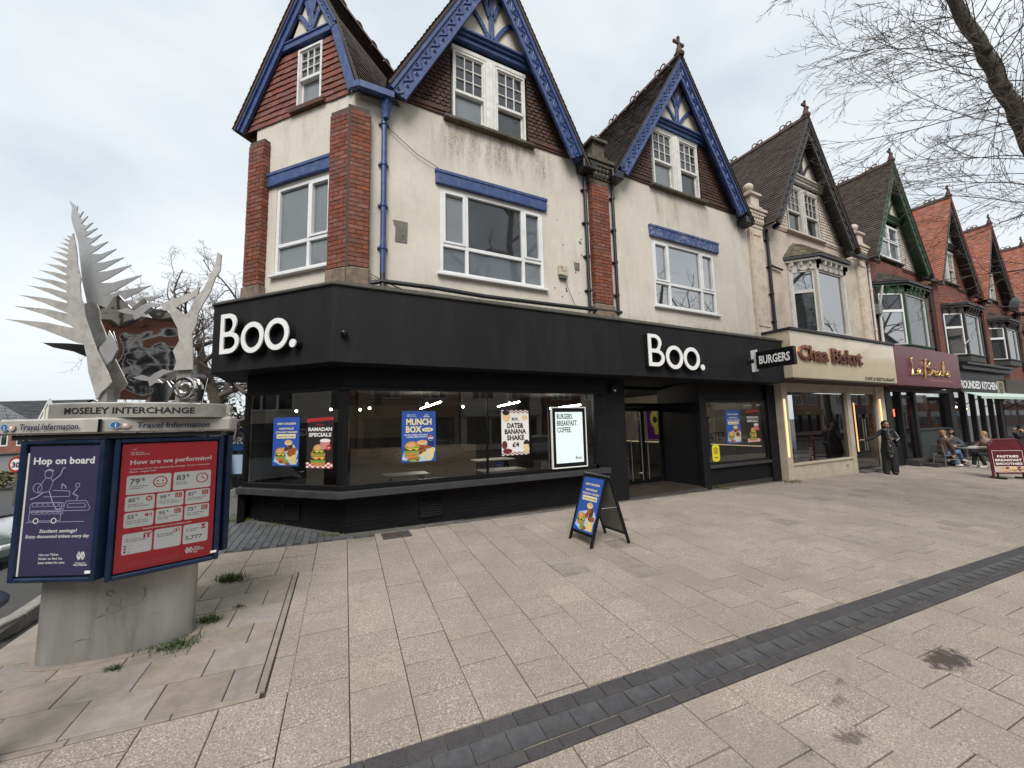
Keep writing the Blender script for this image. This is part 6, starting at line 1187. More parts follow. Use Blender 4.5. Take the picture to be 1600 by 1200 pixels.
for nm, cx_, cz_, pt, off, m, rz, k_ in (('cut_bird', -.06, 2.86, BIRD, .05, PALE, 8, .9), ('cut_leaf', -.32, 2.50, LEAF, .05, PALE, 15, .8), ('cut_bird', .16, 2.20, BIRD, .02, PALE, 10, .8)): wavy(nm, cx_, cz_, pt, off, m, rz, k_)
# ------------------------------------------------------------------ the terrace beyond the black shop
def brick_wall_mat(name, c1, c2, mort, sc_=1.0):
    m = bpy.data.materials.new(name); m.use_nodes = True; t = m.node_tree; n = t.nodes; l = t.links; b = n['Principled BSDF']; b.inputs['Roughness'].default_value = .85
    ge = n.new('ShaderNodeNewGeometry'); mpn = n.new('ShaderNodeMapping'); mpn.inputs['Rotation'].default_value = (R(90), 0, 0); l.new(ge.outputs['Position'], mpn.inputs[0])
    br = n.new('ShaderNodeTexBrick'); br.inputs['Scale'].default_value = 1; br.inputs['Brick Width'].default_value = .235*sc_; br.inputs['Row Height'].default_value = .082*sc_; br.inputs['Mortar Size'].default_value = .008; br.inputs['Color1'].default_value = (*c1, 1); br.inputs['Color2'].default_value = (*c2, 1); br.inputs['Mortar'].default_value = (*mort, 1); l.new(mpn.outputs[0], br.inputs[0])
    no = n.new('ShaderNodeTexNoise'); no.inputs['Scale'].default_value = 1.5; no.inputs['Detail'].default_value = 8; l.new(ge.outputs['Position'], no.inputs[0]); mr = n.new('ShaderNodeMapRange'); mr.inputs[1].default_value = .45; mr.inputs[2].default_value = .7; mr.inputs[4].default_value = .55; l.new(no.outputs[0], mr.inputs[0])
    mi = n.new('ShaderNodeMix'); mi.data_type = 'RGBA'; l.new(mr.outputs[0], mi.inputs[0]); l.new(br.outputs[0], mi.inputs[6]); mi.inputs[7].default_value = (*[x*.45 for x in c1], 1); l.new(mi.outputs[2], b.inputs['Base Color'])
    bp = n.new('ShaderNodeBump'); bp.inputs['Strength'].default_value = .5; bp.inputs['Distance'].default_value = .01; bp.invert = True; l.new(br.outputs[1], bp.inputs['Height']); l.new(bp.outputs[0], b.inputs['Normal']); return m
BRW = brick_wall_mat('red_brick_wall', (.20, .058, .034), (.15, .042, .028), (.10, .07, .055)); BRC = brick_wall_mat('cream_painted_brick', (.53, .45, .365), (.50, .42, .34), (.43, .365, .29))
GREENP = mat('dark_green_paint', (.020, .058, .026), (.035, .075, .04), rough=.5, scale=6, bump=.15, dirt=(.10, .11, .08, .4), dscale=8); BROWNB = mat('black_brown_paint', (.022, .019, .017), (.035, .03, .027), rough=.5, scale=6, bump=.15); GREYB = mat('grey_stained_board', (.11, .105, .095), (.065, .06, .055), rough=.7, scale=6, bump=.2)
CREAMTILE = mat('cream_painted_tile', (.54, .465, .375), (.45, .385, .31), rough=.75, scale=8, rand=.14, dirt=(.25, .2, .15, .4), dscale=2); PALETILE = mat('pale_wall_tile', (.50, .45, .375), (.42, .375, .31), rough=.8, scale=8, rand=.14); MOSSROOF = mat('mossy_tile', (.16, .135, .085), (.095, .08, .055), rough=.9, scale=7, bump=.5, bscale=30, rand=.3, dirt=(.30, .30, .13, .8), dscale=3); BAYROOF = mat('brown_bay_tile', (.075, .05, .038), (.05, .036, .03), rough=.85, rand=.3, bump=.3)
PALEPAINT = mat('pale_grey_joinery', (.52, .50, .46), (.43, .41, .375), rough=.55, scale=6, bump=.1, dirt=(.22, .2, .17, .4), dscale=4)
def quadwall(mb, pts, m): mb.add(pts, [tuple(range(len(pts)))], m)
def bay(P, xl, xm, xr, z0, z1, zr, joinery, rooft, upper=(1, 1), y1=-.53, whitewin=UPVC, brackets=True, bars=False, eav=.25):
    """canted bay: left facet from (xl, 0) to (xm, y1), front to xr, right facet mirrored; bay > roof, cornice, window"""
    x4 = xr+(xm-xl); pl = [(xl, 0), (xm, y1), (xr, y1), (x4, 0)]
    mb = MB(FF)
    for p in pl: mb.box(p[0]-.07, p[0]+.07, p[1]-.06, p[1]+.08, z0, z1, joinery)
    mb.prism([(xl-.05, .05), (xm-.03, y1-.05), (xr+.03, y1-.05), (x4+.05, .05)], z0-.32, z0, joinery); mb.prism([(xl-.1, .05), (xm-.06, y1-.1), (xr+.06, y1-.1), (x4+.1, .05)], z0-.03, z0+.03, joinery)
    B_ = mb.build('bay', P, bevel=.008)
    mb = MB(FF); mb.prism([(xl-.06, .05), (xm-.04, y1-.06), (xr+.04, y1-.06), (x4+.06, .05)], z1, z1+.28, joinery); mb.prism([(xl-.2, .05), (xm-.1, y1-.18), (xr+.1, y1-.18), (x4+.2, .05)], z1+.282, z1+.36, joinery)
    if brackets:
        segs = [(pl[0], pl[1], 3), (pl[1], pl[2], 5), (pl[2], pl[3], 3)]
        for a, c, n in segs:
            for i in range(n+1):
                t = i/n; x, y = a[0]+(c[0]-a[0])*t, a[1]+(c[1]-a[1])*t; mb.box(x-.035, x+.035, y-.17, y-.04, z1+.14, z1+.281, joinery); mb.box(x-.035, x+.035, y-.11, y-.04, z1+.02, z1+.14, joinery)
    mb.build('cornice', B_)
    e_ = eav; zb = z1+.37; o = [(xl-e_, .02), (xm-e_*.5, y1-e_), (xr+e_*.5, y1-e_), (x4+e_, .02)]; tp = [(xl+.35, .02), (xm+.25, -.1), (xr-.25, -.1), (x4-.35, .02)]
    mb = MB(FF); mb.prism(o, zb, zb+.07, GUTTER); n = 7
    for j in range(n):
        t0, t1 = j/n, (j+1.15)/n; t1 = min(t1, 1)
        for a in range(3):
            A, C, D, E = o[a], o[a+1], tp[a+1], tp[a]
            p0 = lerp(A, E, t0); p1 = lerp(C, D, t0); p2 = lerp(C, D, t1); p3 = lerp(A, E, t1); za = zb+.10+(zr-zb-.08)*t0+.02; zc = zb+.08+(zr-zb-.08)*t1
            m_ = max(2, int(math.hypot(p1[0]-p0[0], p1[1]-p0[1])/.2))
            for k_ in range(m_):
                q0, q1 = lerp(p0, p1, k_/m_), lerp(p0, p1, (k_+.97)/m_); r0, r1 = lerp(p3, p2, k_/m_), lerp(p3, p2, (k_+.97)/m_); h = rng.uniform(-.008, .012)
                mb.add([(*q0, za+h), (*q1, za+h), (*r1, zc), (*r0, zc), (*q0, za+h-.03), (*q1, za+h-.03)], [(0, 1, 2, 3), (4, 5, 1, 0)], rooft)
    mb.prism([(p[0], p[1]) for p in tp], zr-.02, zr+.03, LEAD); mb.build('bay_roof', B_)
    for a, c, up in ((pl[0], pl[1], upper[0]), (pl[1], pl[2], upper[1]), (pl[2], pl[3], upper[0])):
        L = math.hypot(c[0]-a[0], c[1]-a[1]); fr = FF @ Matrix.Translation((a[0], a[1], 0)) @ Matrix.Rotation(math.atan2(c[1]-a[1], c[0]-a[0]), 4, 'Z')
        zs = z0+(z1-z0)*up if up < 1 else None; ww = MB(fr); f_ = .06
        ww.box(.06, .06+f_, -.02, .05, z0, z1, whitewin); ww.box(L-.06-f_, L-.06, -.02, .05, z0, z1, whitewin); ww.box(.06+f_, L-.06-f_, -.02, .05, z0, z0+f_, whitewin); ww.box(.06+f_, L-.06-f_, -.02, .05, z1-f_, z1, whitewin)
        if zs: ww.box(.06+f_, L-.06-f_, -.02, .05, zs-.05, zs+.05, whitewin)
        if bars:
            for t in (.28, .5, .72): ww.box(L*t-.008, L*t+.008, .0, .03, z0+f_, z1-f_, whitewin)
        ww.build('bay_window', B_)
        for q0, q1 in ([(z0+f_, zs-.05), (zs+.05, z1-f_)] if zs else [(z0+f_, z1-f_)]):
            g = MB(fr); t = rng.uniform(-.008, .008); g.quad((.06+f_, .02-t, q0), (L-.06-f_, .02+t, q0), (L-.06-f_, .02+t, q1), (.06+f_, .02-t, q1), GLASSR if rng.random() < .65 else GLASSD); g.build('bay_pane', B_)
    return B_
def house(x0, x1, cx, apex, slope, label, wallm, tilem, board, roofm, beam_m, win, bayp, bayj, bayr, zbase=8.1, zbeam=10.0, pil=True, bars=3, single=False, shape='vee', plaster=CREAMPL, zr=7.9, upper=(.66, 1), bbars=False, winm=UPVC, hw2=True, back=8.6, pilm=None):
    P = empty('terraced_house', ((x0+x1)/2, 7.03, -.25), label, 'house', 'gabled terrace houses')
    mb = MB(FF); wall(mb, x0, x1, 3.3, zbase, [(bayp[0]+.1, bayp[2]+(bayp[1]-bayp[0])-.1, bayp[3], bayp[4]+.3)], wallm, 0, .1); mb.build('front_wall', P)
    gable(P, cx, apex, slope, zbase-.12, zbase, zbeam, (win[0]-.06, win[1]+.06, win[2]-.2, win[3]+.15), tilem, board, plaster, beam_m, tile_wd=.15, pitch=.11, shape=shape, band_m=wallm if wallm is not BRW else TILEBR, yb=-.42, trim=.3)
    if single:
        c = (win[0]+win[1])/2; zq = win[2]+(win[3]-win[2])*.52; upvc_window(P, FF, win[0], win[1], win[2], win[3], (c,), zq, opens=(0, 1), glassm=[GLASSB, GLASSD, GLASSB, GLASSU], y=.02); mb = MB(FF); mb.box(win[0]-.2, win[1]+.2, -.1, .02, win[2]-.12, win[2]-.06, STONEDK); mb.build('window_sill', P)
    else: gable_window(P, win[0], win[1], win[2], win[3], win[2]+(win[3]-win[2])*.47, m=PALEPAINT, sillm=wallm if wallm is BRC else STONEDK, g2=GLASSD)
    main_roof(P, cx, apex, slope, zbase-.35, zbase-.35, roofm, yb=-.47, back=back, gauge=.13); finial(P, FF, cx, -.40, apex+.14)
    bay(P, *bayp[:5], zr, bayj, bayr, upper, whitewin=winm, bars=bbars)
    if pilm: stone_pilaster(P, x1-.40, x1+.30, pilm, 7.95)
    for ga, gb in ((x0+.35, cx-half_of(apex, slope)(zbase)+.25), (cx+half_of(apex, slope)(zbase)-.25, x1-.2)): mb = MB(FF); mb.box(ga, gb, -.36, -.2, zbase-.35, zbase-.20, GUTTER); mb.build('gutter_end', P)
    return P
h3 = house(12.66, 19.2, 15.4, 12.32, 1.66, 'cream painted brick gabled house with black brown bargeboards above the copper lettered cafe', BRC, CREAMTILE, BROWNB, ROOFBR, PALEPAINT, (14.35, 16.4, 8.12, 9.80), (14.05, 14.63, 16.35, 4.45, 6.58), PALEPAINT, MOSSROOF, zbase=8.12, zbeam=10.02, zr=7.65, pilm=CREAMPAINT, bbars=False, winm=PALEPAINT)
h4 = house(19.2, 26.3, 22.2, 12.66, 1.72, 'red brick gabled house with dark green bargeboards and a green bay window', BRW, PALETILE, GREENP, ROOFBR, GREENP, (21.15, 23.1, 8.45, 10.0), (20.3, 21.25, 23.3, 4.5, 6.66), GREENP, BAYROOF, zbase=8.2, zbeam=10.2, single=True, zr=7.65)
h5 = house(26.3, 33.0, 28.7, 12.70, 1.75, 'red brick gabled house with orange roof tiles nearest to the green bargeboards', BRW, BRW, BROWNB, ROOFOR, BROWNB, (27.6, 29.6, 8.35, 10.0), (27.0, 27.75, 29.8, 4.5, 6.55), BROWNB, TILERED, zbase=8.2, zbeam=10.2, zr=7.6)
h6 = house(33.0, 39.4, 34.8, 12.55, 1.78, 'second orange roofed gabled house, with a satellite dish beside its gable window', BRW, BRW, BROWNB, ROOFOR, BROWNB, (33.8, 35.8, 8.25, 9.9), (32.9+.2, 33.9, 35.8, 4.6, 6.4), BROWNB, BAYROOF, zbase=8.1, zbeam=10.1, zr=7.4)
h7 = house(39.4, 46.0, 41.0, 12.45, 1.80, 'third orange roofed gabled house, at the right edge of the photo', BRW, BRW, BROWNB, ROOFOR, BROWNB, (40.0, 42.0, 8.2, 9.9), (39.6, 40.3, 42.2, 4.6, 6.4), BROWNB, BAYROOF, zbase=8.1, zbeam=10.1, zr=7.4)
for x, m in ((12.9, GUTTER), (25.7, GUTTER), (26.6, GUTTER), (32.6, GUTTER), (38.9, GUTTER)): downpipe(h3 if x < 19 else h5, FF, x, 4.2, 7.8, m, .045)
WPIPE = flat('white_pipe', (.55, .54, .50)); downpipe(h4, FF, 19.75, 4.6, 7.9, WPIPE, .045); mb = MB(FF); mb.tube([(13.0, -.07, 6.6), (13.6, -.07, 6.55)], .035, GUTTER, 6); mb.build('downpipe', h3)
mb = MB(FF); mb.tube([(19.75, -.07, 4.62), (20.0, -.10, 4.55), (21.2, -.12, 4.62)], .05, WPIPE, 8); mb.build('downpipe', h4)
mb = MB(FF); mb.tube([(20.15, -.3, 6.9), (20.2, -.1, 6.0), (20.2, -.08, 4.6)], .04, WPIPE, 8); mb.build('downpipe', h4); mb = MB(FF); mb.box(19.95, 20.2, -.2, 0, 5.75, 6.15, flat('grey_box', (.22, .22, .21))); mb.build('meter_box', h4, bevel=.01)
for x in (26.3, 33.0, 39.4):
    mb = MB(FF); mb.box(x-.3, x+.3, -.12, .05, 3.9, 7.9, BRW); mb.box(x-.36, x+.36, -.18, .05, 7.9, 8.3, STONEDK); mb.build('pilaster', h5 if x < 30 else (h6 if x < 36 else h7))
for x, y, z, lb in ((36.6, -.55, 8.05, 'grey satellite dish beside the second orange roofed gable'), (38.6, -.6, 6.7, 'lower satellite dish between the second and third orange roofed houses')):
    sdh = empty('satellite_dish', (x, 7.03+y, z), lb, 'satellite dish', 'satellite dishes on the terrace'); mb = MB(Matrix.Translation((x, 7.03+y, z)) @ Matrix.Rotation(R(-68), 4, 'X') @ Matrix.Rotation(R(15), 4, 'Y')); mb.lathe([(.02, -.09), (.2, -.06), (.36, .0), (.42, .04), (.42, .05), (.36, .015), (.2, -.04), (.02, -.07)], (0, 0, 0), flat('dish_grey', (.09, .09, .095)), 18); mb.build('dish', sdh, smooth=True); mb = MB(); mb.tube([(x, 7.03+y, z), (x, 7.03, z-.25)], .025, GUTTER, 6); mb.tube([(x, 7.03+y, z-.3), (x, 7.03+y-.45, z+.02)], .014, GUTTER, 5); mb.build('bracket', sdh)
an = empty('antenna', (27.4, 6.3, 5.0), 'thin aerial on the front of the orange roofed house nearest to the green bargeboards', 'antenna'); mb = MB(); mb.tube([(27.0, 6.4, 4.9), (27.9, 6.2, 5.6)], .018, CHROME, 5)
for i in range(6): t = i/5; mb.tube([(27.0+.9*t-.12, 6.4-.2*t, 4.9+.7*t+.14), (27.0+.9*t+.12, 6.4-.2*t, 4.9+.7*t-.14)], .009, CHROME, 4)
mb.build('aerial_rods', an)
# shopfronts -----------------------------------------------------------
FASC = mat('glossy_cream_fascia', (.60, .52, .38), (.57, .49, .355), rough=.10, scale=2, bump=.10, bscale=2.2, coat=.4); COPPER = mat('polished_copper', (.40, .17, .095), (.20, .075, .04), rough=.18, metal=1, scale=8); CREAMSF = mat('cream_shopfront', (.56, .49, .38), (.48, .415, .32), rough=.55, scale=4, bump=.1, dirt=(.24, .20, .14, .45), dscale=3)
def fbox(P, name, x0, x1, y0, y1, z0, z1, m, bev=.006): mb = MB(); mb.box(x0, x1, y0, y1, z0, z1, m); return mb.build(name, P, bevel=bev)
c3 = empty('cafe_front', (15.4, 6.75, -.2), 'cream shopfront of the cafe with copper lettering and warm light strips', 'shopfront')
fbox(c3, 'fascia', 11.99, 18.55, 6.12, 7.0, 2.83, 4.20, FASC); fbox(c3, 'fascia_trim', 11.95, 18.58, 6.06, 7.0, 4.202, 4.28, GUTTER); fbox(c3, 'fascia_base', 11.98, 18.55, 6.10, 7.0, 2.77, 2.828, mat('brown_trim', (.05, .035, .025)))
fbox(c3, 'head_panel', 12.45, 19.3, 6.78, 7.0, 2.50, 2.77, CREAMSF); fbox(c3, 'pilaster', 12.34, 12.62, 6.66, 7.05, -.45, 2.77, CREAMSF); fbox(c3, 'pilaster', 18.45, 19.1, 6.72, 7.05, -.45, 2.77, CREAMSF)
fbox(c3, 'stallriser', 12.622, 16.25, 6.72, 6.95, -.45, .27, CREAMSF); fbox(c3, 'window_sill', 12.622, 16.27, 6.68, 6.95, .272, .33, CREAMSF); fbox(c3, 'window_post', 16.25, 16.50, 6.70, 6.86, -.3, 2.50, CREAMSF)
for n_, x0, x1, z0 in (('shop_window', 12.62, 16.25, .33), ('door_pane', 16.5, 18.45, -.2)): mb = MB(); mb.quad((x0, 6.80, z0), (x1, 6.80, z0), (x1, 6.80, 2.5), (x0, 6.80, 2.5), GLASS); mb.build(n_, c3)
mb = MB(); mb.box(16.5, 18.45, 6.5, 6.9, -.4, -.15, CONC); mb.build('doorstep', c3); mb = MB()
for x in (17.25, 17.42): mb.tube([(x, 6.74, .5), (x, 6.74, 1.6)], .02, CHROME, 8)
mb.build('door_handle', c3)
mb = MB(); mb.box(16.55, 16.62, 6.78, 6.83, -.2, 2.5, CHROME); mb.box(18.36, 18.43, 6.78, 6.83, -.2, 2.5, CHROME); mb.build('door_frame', c3)
NEON = emit('warm_strip_light', (1, .52, .22), .75)
for x, y, z0, z1 in ((12.40, 6.64, .55, 2.25), (13.0, 7.3, .6, 2.2), (17.9, 7.2, .4, 2.2), (18.62, 6.69, .45, 2.3)):
    mb = MB(); mb.box(x-.018, x+.018, y-.015, y+.015, z0, z1, NEON); mb.build('light_strip', c3)
mb = MB(FF); mb.text('Chaa Biskut', 12.30, 3.37, .60, COPPER, -.93, 'L', .03, 3.7, ext=.045, res=2); mb.build('lettering', c3); mb = MB(FF); mb.text('CAFE & RESTAURANT', 16.16, 2.88, .16, mat('brown_letter', (.055, .03, .02)), -.915, 'L', .03, 2.2); mb.build('small_lettering', c3)
mb = MB(FF); mb.text('2159', 15.75, .05, .08, BLACKP, -.315, 'L', .01); mb.build('house_number', c3)
RW = mat('warm_brown_wall', (.10, .06, .04), (.08, .05, .035), rough=.7); RF = mat('cafe_floor', (.12, .09, .07))
fbox(c3, 'room_wall', 12.4, 19.2, 10.5, 10.6, -.3, 2.8, RW, 0); fbox(c3, 'shop_floor', 12.4, 19.2, 6.9, 10.6, -.35, -.22, RF, 0); fbox(c3, 'shop_ceiling', 12.4, 19.2, 6.9, 10.6, 2.72, 2.8, WALLD, 0); fbox(c3, 'cafe_bench', 12.9, 13.8, 7.2, 7.7, -.22, .75, mat('orange_seat', (.35, .10, .02)), .05)
shell_chair(14.0, 7.5, R(20), 'white shell chair nearest the left side of the cafe window', WHITELET, 'chairs in the cafe window', -.22); shell_chair(14.7, 7.6, R(-15), 'white shell chair second from the left in the cafe window', WHITELET, 'chairs in the cafe window', -.22); mb = MB(); mb.box(15.2, 15.9, 7.1, 7.6, -.2, .15, mat('yellow_crate', (.60, .42, .02))); mb.box(15.3, 15.8, 7.2, 7.5, .15, .30, mat('yellow_crate', (.60, .42, .02))); tag(mb.build('yellow_tub', bevel=.04), 'yellow tub behind the cafe window', 'tub')
mb = MB(); mb.box(12.70, 13.05, 6.95, 6.97, .33, .95, PALEB); tag(mb.build('window_notice'), 'pale blue notice low at the left of the cafe window', 'notice')
c4 = empty('bakery_front', (22.2, 6.9, -.3), 'maroon shopfront of the bakery with gold script lettering and black steps', 'shopfront')
MAROON = mat('maroon_fascia', (.105, .022, .034), (.12, .026, .04), rough=.35, scale=1.5); GOLD = mat('gold_script', (.62, .42, .17), (.52, .34, .12), rough=.3, metal=.7); DKGR = mat('dark_green_grey_panel', (.030, .042, .042), (.038, .052, .05), rough=.4); BLKSF = mat('black_shopfront', (.013, .013, .014), rough=.4)
fbox(c4, 'fascia', 18.60, 24.75, 6.12, 7.0, 2.78, 4.25, MAROON); fbox(c4, 'head_panel', 19.3, 26.0, 6.75, 7.0, 2.62, 2.78, BLKSF)
SCRIPT = [  # one-line pen strokes, x right, z up
 [(.30, 1.55), (.12, 1.45), (.10, 1.1), (.12, .6), (.05, .1), (-.05, -.05), (.0, -.15), (.2, -.02), (.5, -.05), (.62, .05)],
 [(.95, .45), (.80, .5), (.68, .3), (.72, .05), (.88, .08), (.98, .4), (.98, .12), (1.08, .02), (1.18, .12)],
 [(1.85, 1.6), (1.72, 1.0), (1.62, .3), (1.58, -.25), (1.45, -.3)], [(1.65, 1.4), (1.95, 1.55), (2.25, 1.45), (2.2, 1.05), (1.80, .78), (2.2, .72), (2.35, .4), (2.1, .02), (1.72, .0)],
 [(2.45, .1), (2.55, .55), (2.58, .4), (2.75, .52)], [(2.88, .5), (2.84, .1), (2.92, .02), (3.02, .12)], [(2.9, .75), (2.93, .8)],
 [(3.25, .5), (3.1, .35), (3.14, .05), (3.32, .05), (3.4, .35), (3.28, .5)], [(3.75, .42), (3.62, .5), (3.5, .28), (3.56, .03), (3.78, .1)],
 [(3.92, 0), (4.0, .8), (4.12, 1.5), (4.2, 1.2), (4.02, .3), (4.15, .5), (4.28, .42), (4.26, .1), (4.36, .02)], [(4.46, .22), (4.68, .32), (4.66, .48), (4.52, .45), (4.44, .2), (4.54, .02), (4.78, .12)]]
mb = MB(FF)
for st in SCRIPT:
    P_ = [Vector((19.75+x*.76, -.95, 3.22+z*.40)) for x, z in st]; sm = []
    for i in range(len(P_)-1):
        p0, p1, p2, p3 = P_[max(i-1, 0)], P_[i], P_[i+1], P_[min(i+2, len(P_)-1)]
        for k_ in range(4): t = k_/4; sm.append(.5*((2*p1)+(p2-p0)*t+(2*p0-5*p1+4*p2-p3)*t*t+(3*p1-p0-3*p2+p3)*t**3))
    sm.append(P_[-1]); mb.tube(sm, [.015+.018*abs(math.sin(i*.5)) for i in range(len(sm))], GOLD, 6)
mb.build('script_lettering', c4, smooth=True); mb = MB(FF); mb.text('traditional french patisserie & bakery', 21.4, 3.0, .12, PINK, -.915, 'L', .01, 2.4); mb.build('small_lettering', c4)
fbox(c4, 'pilaster', 19.3, 19.75, 6.76, 7.05, -.5, 2.62, BLKSF); fbox(c4, 'window_post', 20.62, 20.76, 6.78, 7.0, -.5, 2.62, BLKSF); fbox(c4, 'window_post', 21.88, 22.12, 6.78, 7.0, -.5, 2.62, BLKSF); fbox(c4, 'pilaster', 25.45, 26.05, 6.72, 7.05, -.5, 2.62, BLKSF); fbox(c4, 'stall_panel', 22.122, 25.448, 6.86, 7.0, -.1, 1.05, DKGR); fbox(c4, 'stall_base', 20.0, 25.448, 6.84, 7.0, -.6, -.102, BLKSF); fbox(c4, 'window_rail', 22.122, 25.448, 6.80, 6.99, 1.052, 1.11, DKGR); fbox(c4, 'stall_panel', 19.752, 20.618, 6.86, 7.0, -.1, .6, BLKSF); fbox(c4, 'door_frame', 20.762, 21.878, 6.85, 6.95, 2.38, 2.48, BLKSF); fbox(c4, 'door_frame', 20.762, 20.86, 6.86, 6.94, .0, 2.38, BLKSF); fbox(c4, 'door_frame', 21.78, 21.878, 6.86, 6.94, .0, 2.38, BLKSF)
for x0, x1, z0, z1 in ((22.12, 25.45, 1.11, 2.62), (20.76, 21.88, 0, 2.62), (19.75, 20.62, .6, 2.62)): mb = MB(); mb.quad((x0, 6.91, z0), (x1, 6.91, z0), (x1, 6.91, z1), (x0, 6.91, z1), GLASS); mb.build('shop_window', c4)
fbox(c4, 'room_wall', 19.3, 26.0, 9.9, 10, -.3, 2.8, WALLD, 0); fbox(c4, 'room_wall', 23.2, 25.6, 7.5, 7.6, .9, 2.6, mat('grey_room_wall', (.16, .155, .145)), 0); fbox(c4, 'shop_floor', 19.3, 26.0, 7.0, 10, -.3, -.05, FLOORD, 0)
mb = MB(); 
for q in ((23.7, 24.55, 1.75, 1.80), (23.7, 24.55, 2.25, 2.30), (23.7, 23.75, 1.8, 2.25), (24.5, 24.55, 1.8, 2.25)): mb.box(q[0], q[1], 7.45, 7.495, q[2], q[3], BLKFRAME)
mb.box(23.75, 24.5, 7.47, 7.495, 1.8, 2.25, flat('print_grey_dark', (.13, .13, .125))); mb.build('wall_picture', c4); NEONR = emit('red_sign', (1, .12, .05), 2.0); mb = MB(); mb.box(21.15, 21.45, 7.2, 7.22, 1.65, 1.95, NEONR); mb.build('neon_sign', c4); mb = MB(); mb.box(22.6, 23.1, 7.6, 7.9, .9, 1.5, flat('green_stock', (.05, .30, .14))); mb.build('counter_stock', c4); mb = MB(); mb.lathe([(.14, 0), (.17, .25), (.09, .42), (.02, .5)], (24.9, 7.2, 1.15), flat('pale_lamp', (.5, .5, .48)), 14); mb.build('window_ornament', c4); mb = MB(); mb.lathe([(.25, 0), (.12, .25), (.03, .3)], (22.7, 7.3, 2.15), flat('pale_lamp', (.5, .5, .48)), 14); mb.build('pendant_shade', c4)
STEPM = mat('dark_timber_step', (.045, .042, .04), (.03, .028, .027), rough=.7, bump=.2); fbox(c4, 'step', 20.6, 22.0, 6.45, 6.85, -.5, -.03, STEPM, .01); fbox(c4, 'step', 20.9, 22.4, 6.05, 6.46, -.5, -.155, STEPM, .01)
c5 = empty('kitchen_front', (29.6, 6.8, -.35), 'black shopfront of the kitchen restaurant with white capital lettering', 'shopfront')
fbox(c5, 'fascia', 26.2, 31.15, 6.5, 7.0, 2.72, 3.42, mat('charcoal_fascia', (.022, .023, .025), rough=.5)); fbox(c5, 'cornice', 26.1, 33.2, 6.35, 7.0, 3.75, 3.95, BLKSF); fbox(c5, 'cornice', 26.2, 33.1, 6.2, 7.0, 3.952, 4.05, BLKSF); fbox(c5, 'cornice_bed', 26.2, 33.0, 6.6, 7.0, 3.422, 3.748, BLKSF); mb = MB(FF); mb.text('GROUNDED KITCHEN', 25.75, 2.88, .50, WHITELET, -.545, 'L', .03, 5.3); mb.build('lettering', c5)
for x in (26.3, 27.7, 29.0, 30.3, 31.6, 32.8): fbox(c5, 'window_post', x-.09, x+.09, 6.82, 7.0, -.6, 2.72, BLKSF)
fbox(c5, 'stallriser', 26.2, 32.9, 6.85, 6.99, -.6, .35, BLKSF); mb = MB(); mb.quad((26.3, 6.93, .35), (32.9, 6.93, .35), (32.9, 6.93, 2.72), (26.3, 6.93, 2.72), GLASS); mb.build('shop_window', c5); fbox(c5, 'room_wall', 26.2, 39.2, 9.9, 10, -.4, 2.8, WALLD, 0)
STON = mat('cream_console_stone', (.30, .27, .21), (.22, .20, .155), rough=.8, bump=.3); mb = MB(); mb.box(31.2, 32.3, 6.5, 7.0, 2.7, 3.35, STON); mb.disc(31.75, 3.0, .3, .3, 6.498, STON); mb.ringd(31.75, 3.0, .28, .06, 6.48, STONEDK); mb.ringd(31.75, 3.0, .15, .04, 6.48, STONEDK); mb.build('console_block', c5, bevel=.03); spot5 = emit('restaurant_bulb', (1, .55, .25), 12)
for i in range(4): mb = MB(); mb.ball((28.2+1.3*i, 7.6, 1.95+.1*(i % 2)), .05, spot5, 8, 5); mb.build('bulb', c5)
aw = empty('shop_awning', (29.8, 6.4, 2.4), 'mint green awning stretched out over the kitchen restaurant front', 'awning'); MINT = mat('mint_canvas', (.46, .55, .50), (.42, .51, .46), rough=.8, bump=.1)
mb = MB(); mb.add([(26.4, 6.0, 2.47), (38.0, 6.0, 2.47), (38.0, 6.75, 2.80), (26.4, 6.75, 2.80), (26.4, 6.0, 2.455), (38.0, 6.0, 2.455), (38.0, 6.75, 2.785), (26.4, 6.75, 2.785)], [(0, 1, 2, 3), (7, 6, 5, 4), (0, 4, 5, 1), (0, 3, 7, 4), (1, 5, 6, 2)], MINT); mb.build('canvas', aw); mb = MB(); mb.box(26.4, 38, 5.975, 6.0, 2.36, 2.475, MINT); mb.build('valance', aw); mb = MB(); mb.tube([(26.4, 6.02, 2.44), (38, 6.02, 2.44)], .03, GUTTER, 6)
for x in (26.6, 30, 34, 37.8): mb.tube([(x, 6.03, 2.43), (x, 6.95, 1.9)], .02, GUTTER, 5)
mb.build('awning_frame', aw)
fbox(h6, 'shop_fascia', 33.2, 45.8, 6.6, 7.0, 2.7, 3.5, mat('weathered_brown_fascia', (.06, .05, .04), rough=.7)); fbox(h6, 'shop_wall', 33.2, 46, 6.9, 7.0, -.7, 2.7, BLKSF)
mb = MB(); 
for i in range(5): mb.quad((33.6+2.4*i, 6.89, .4), (35.6+2.4*i, 6.89, .4), (35.6+2.4*i, 6.89, 2.5), (33.6+2.4*i, 6.89, 2.5), GLASSD)
mb.build('shop_window', h6)
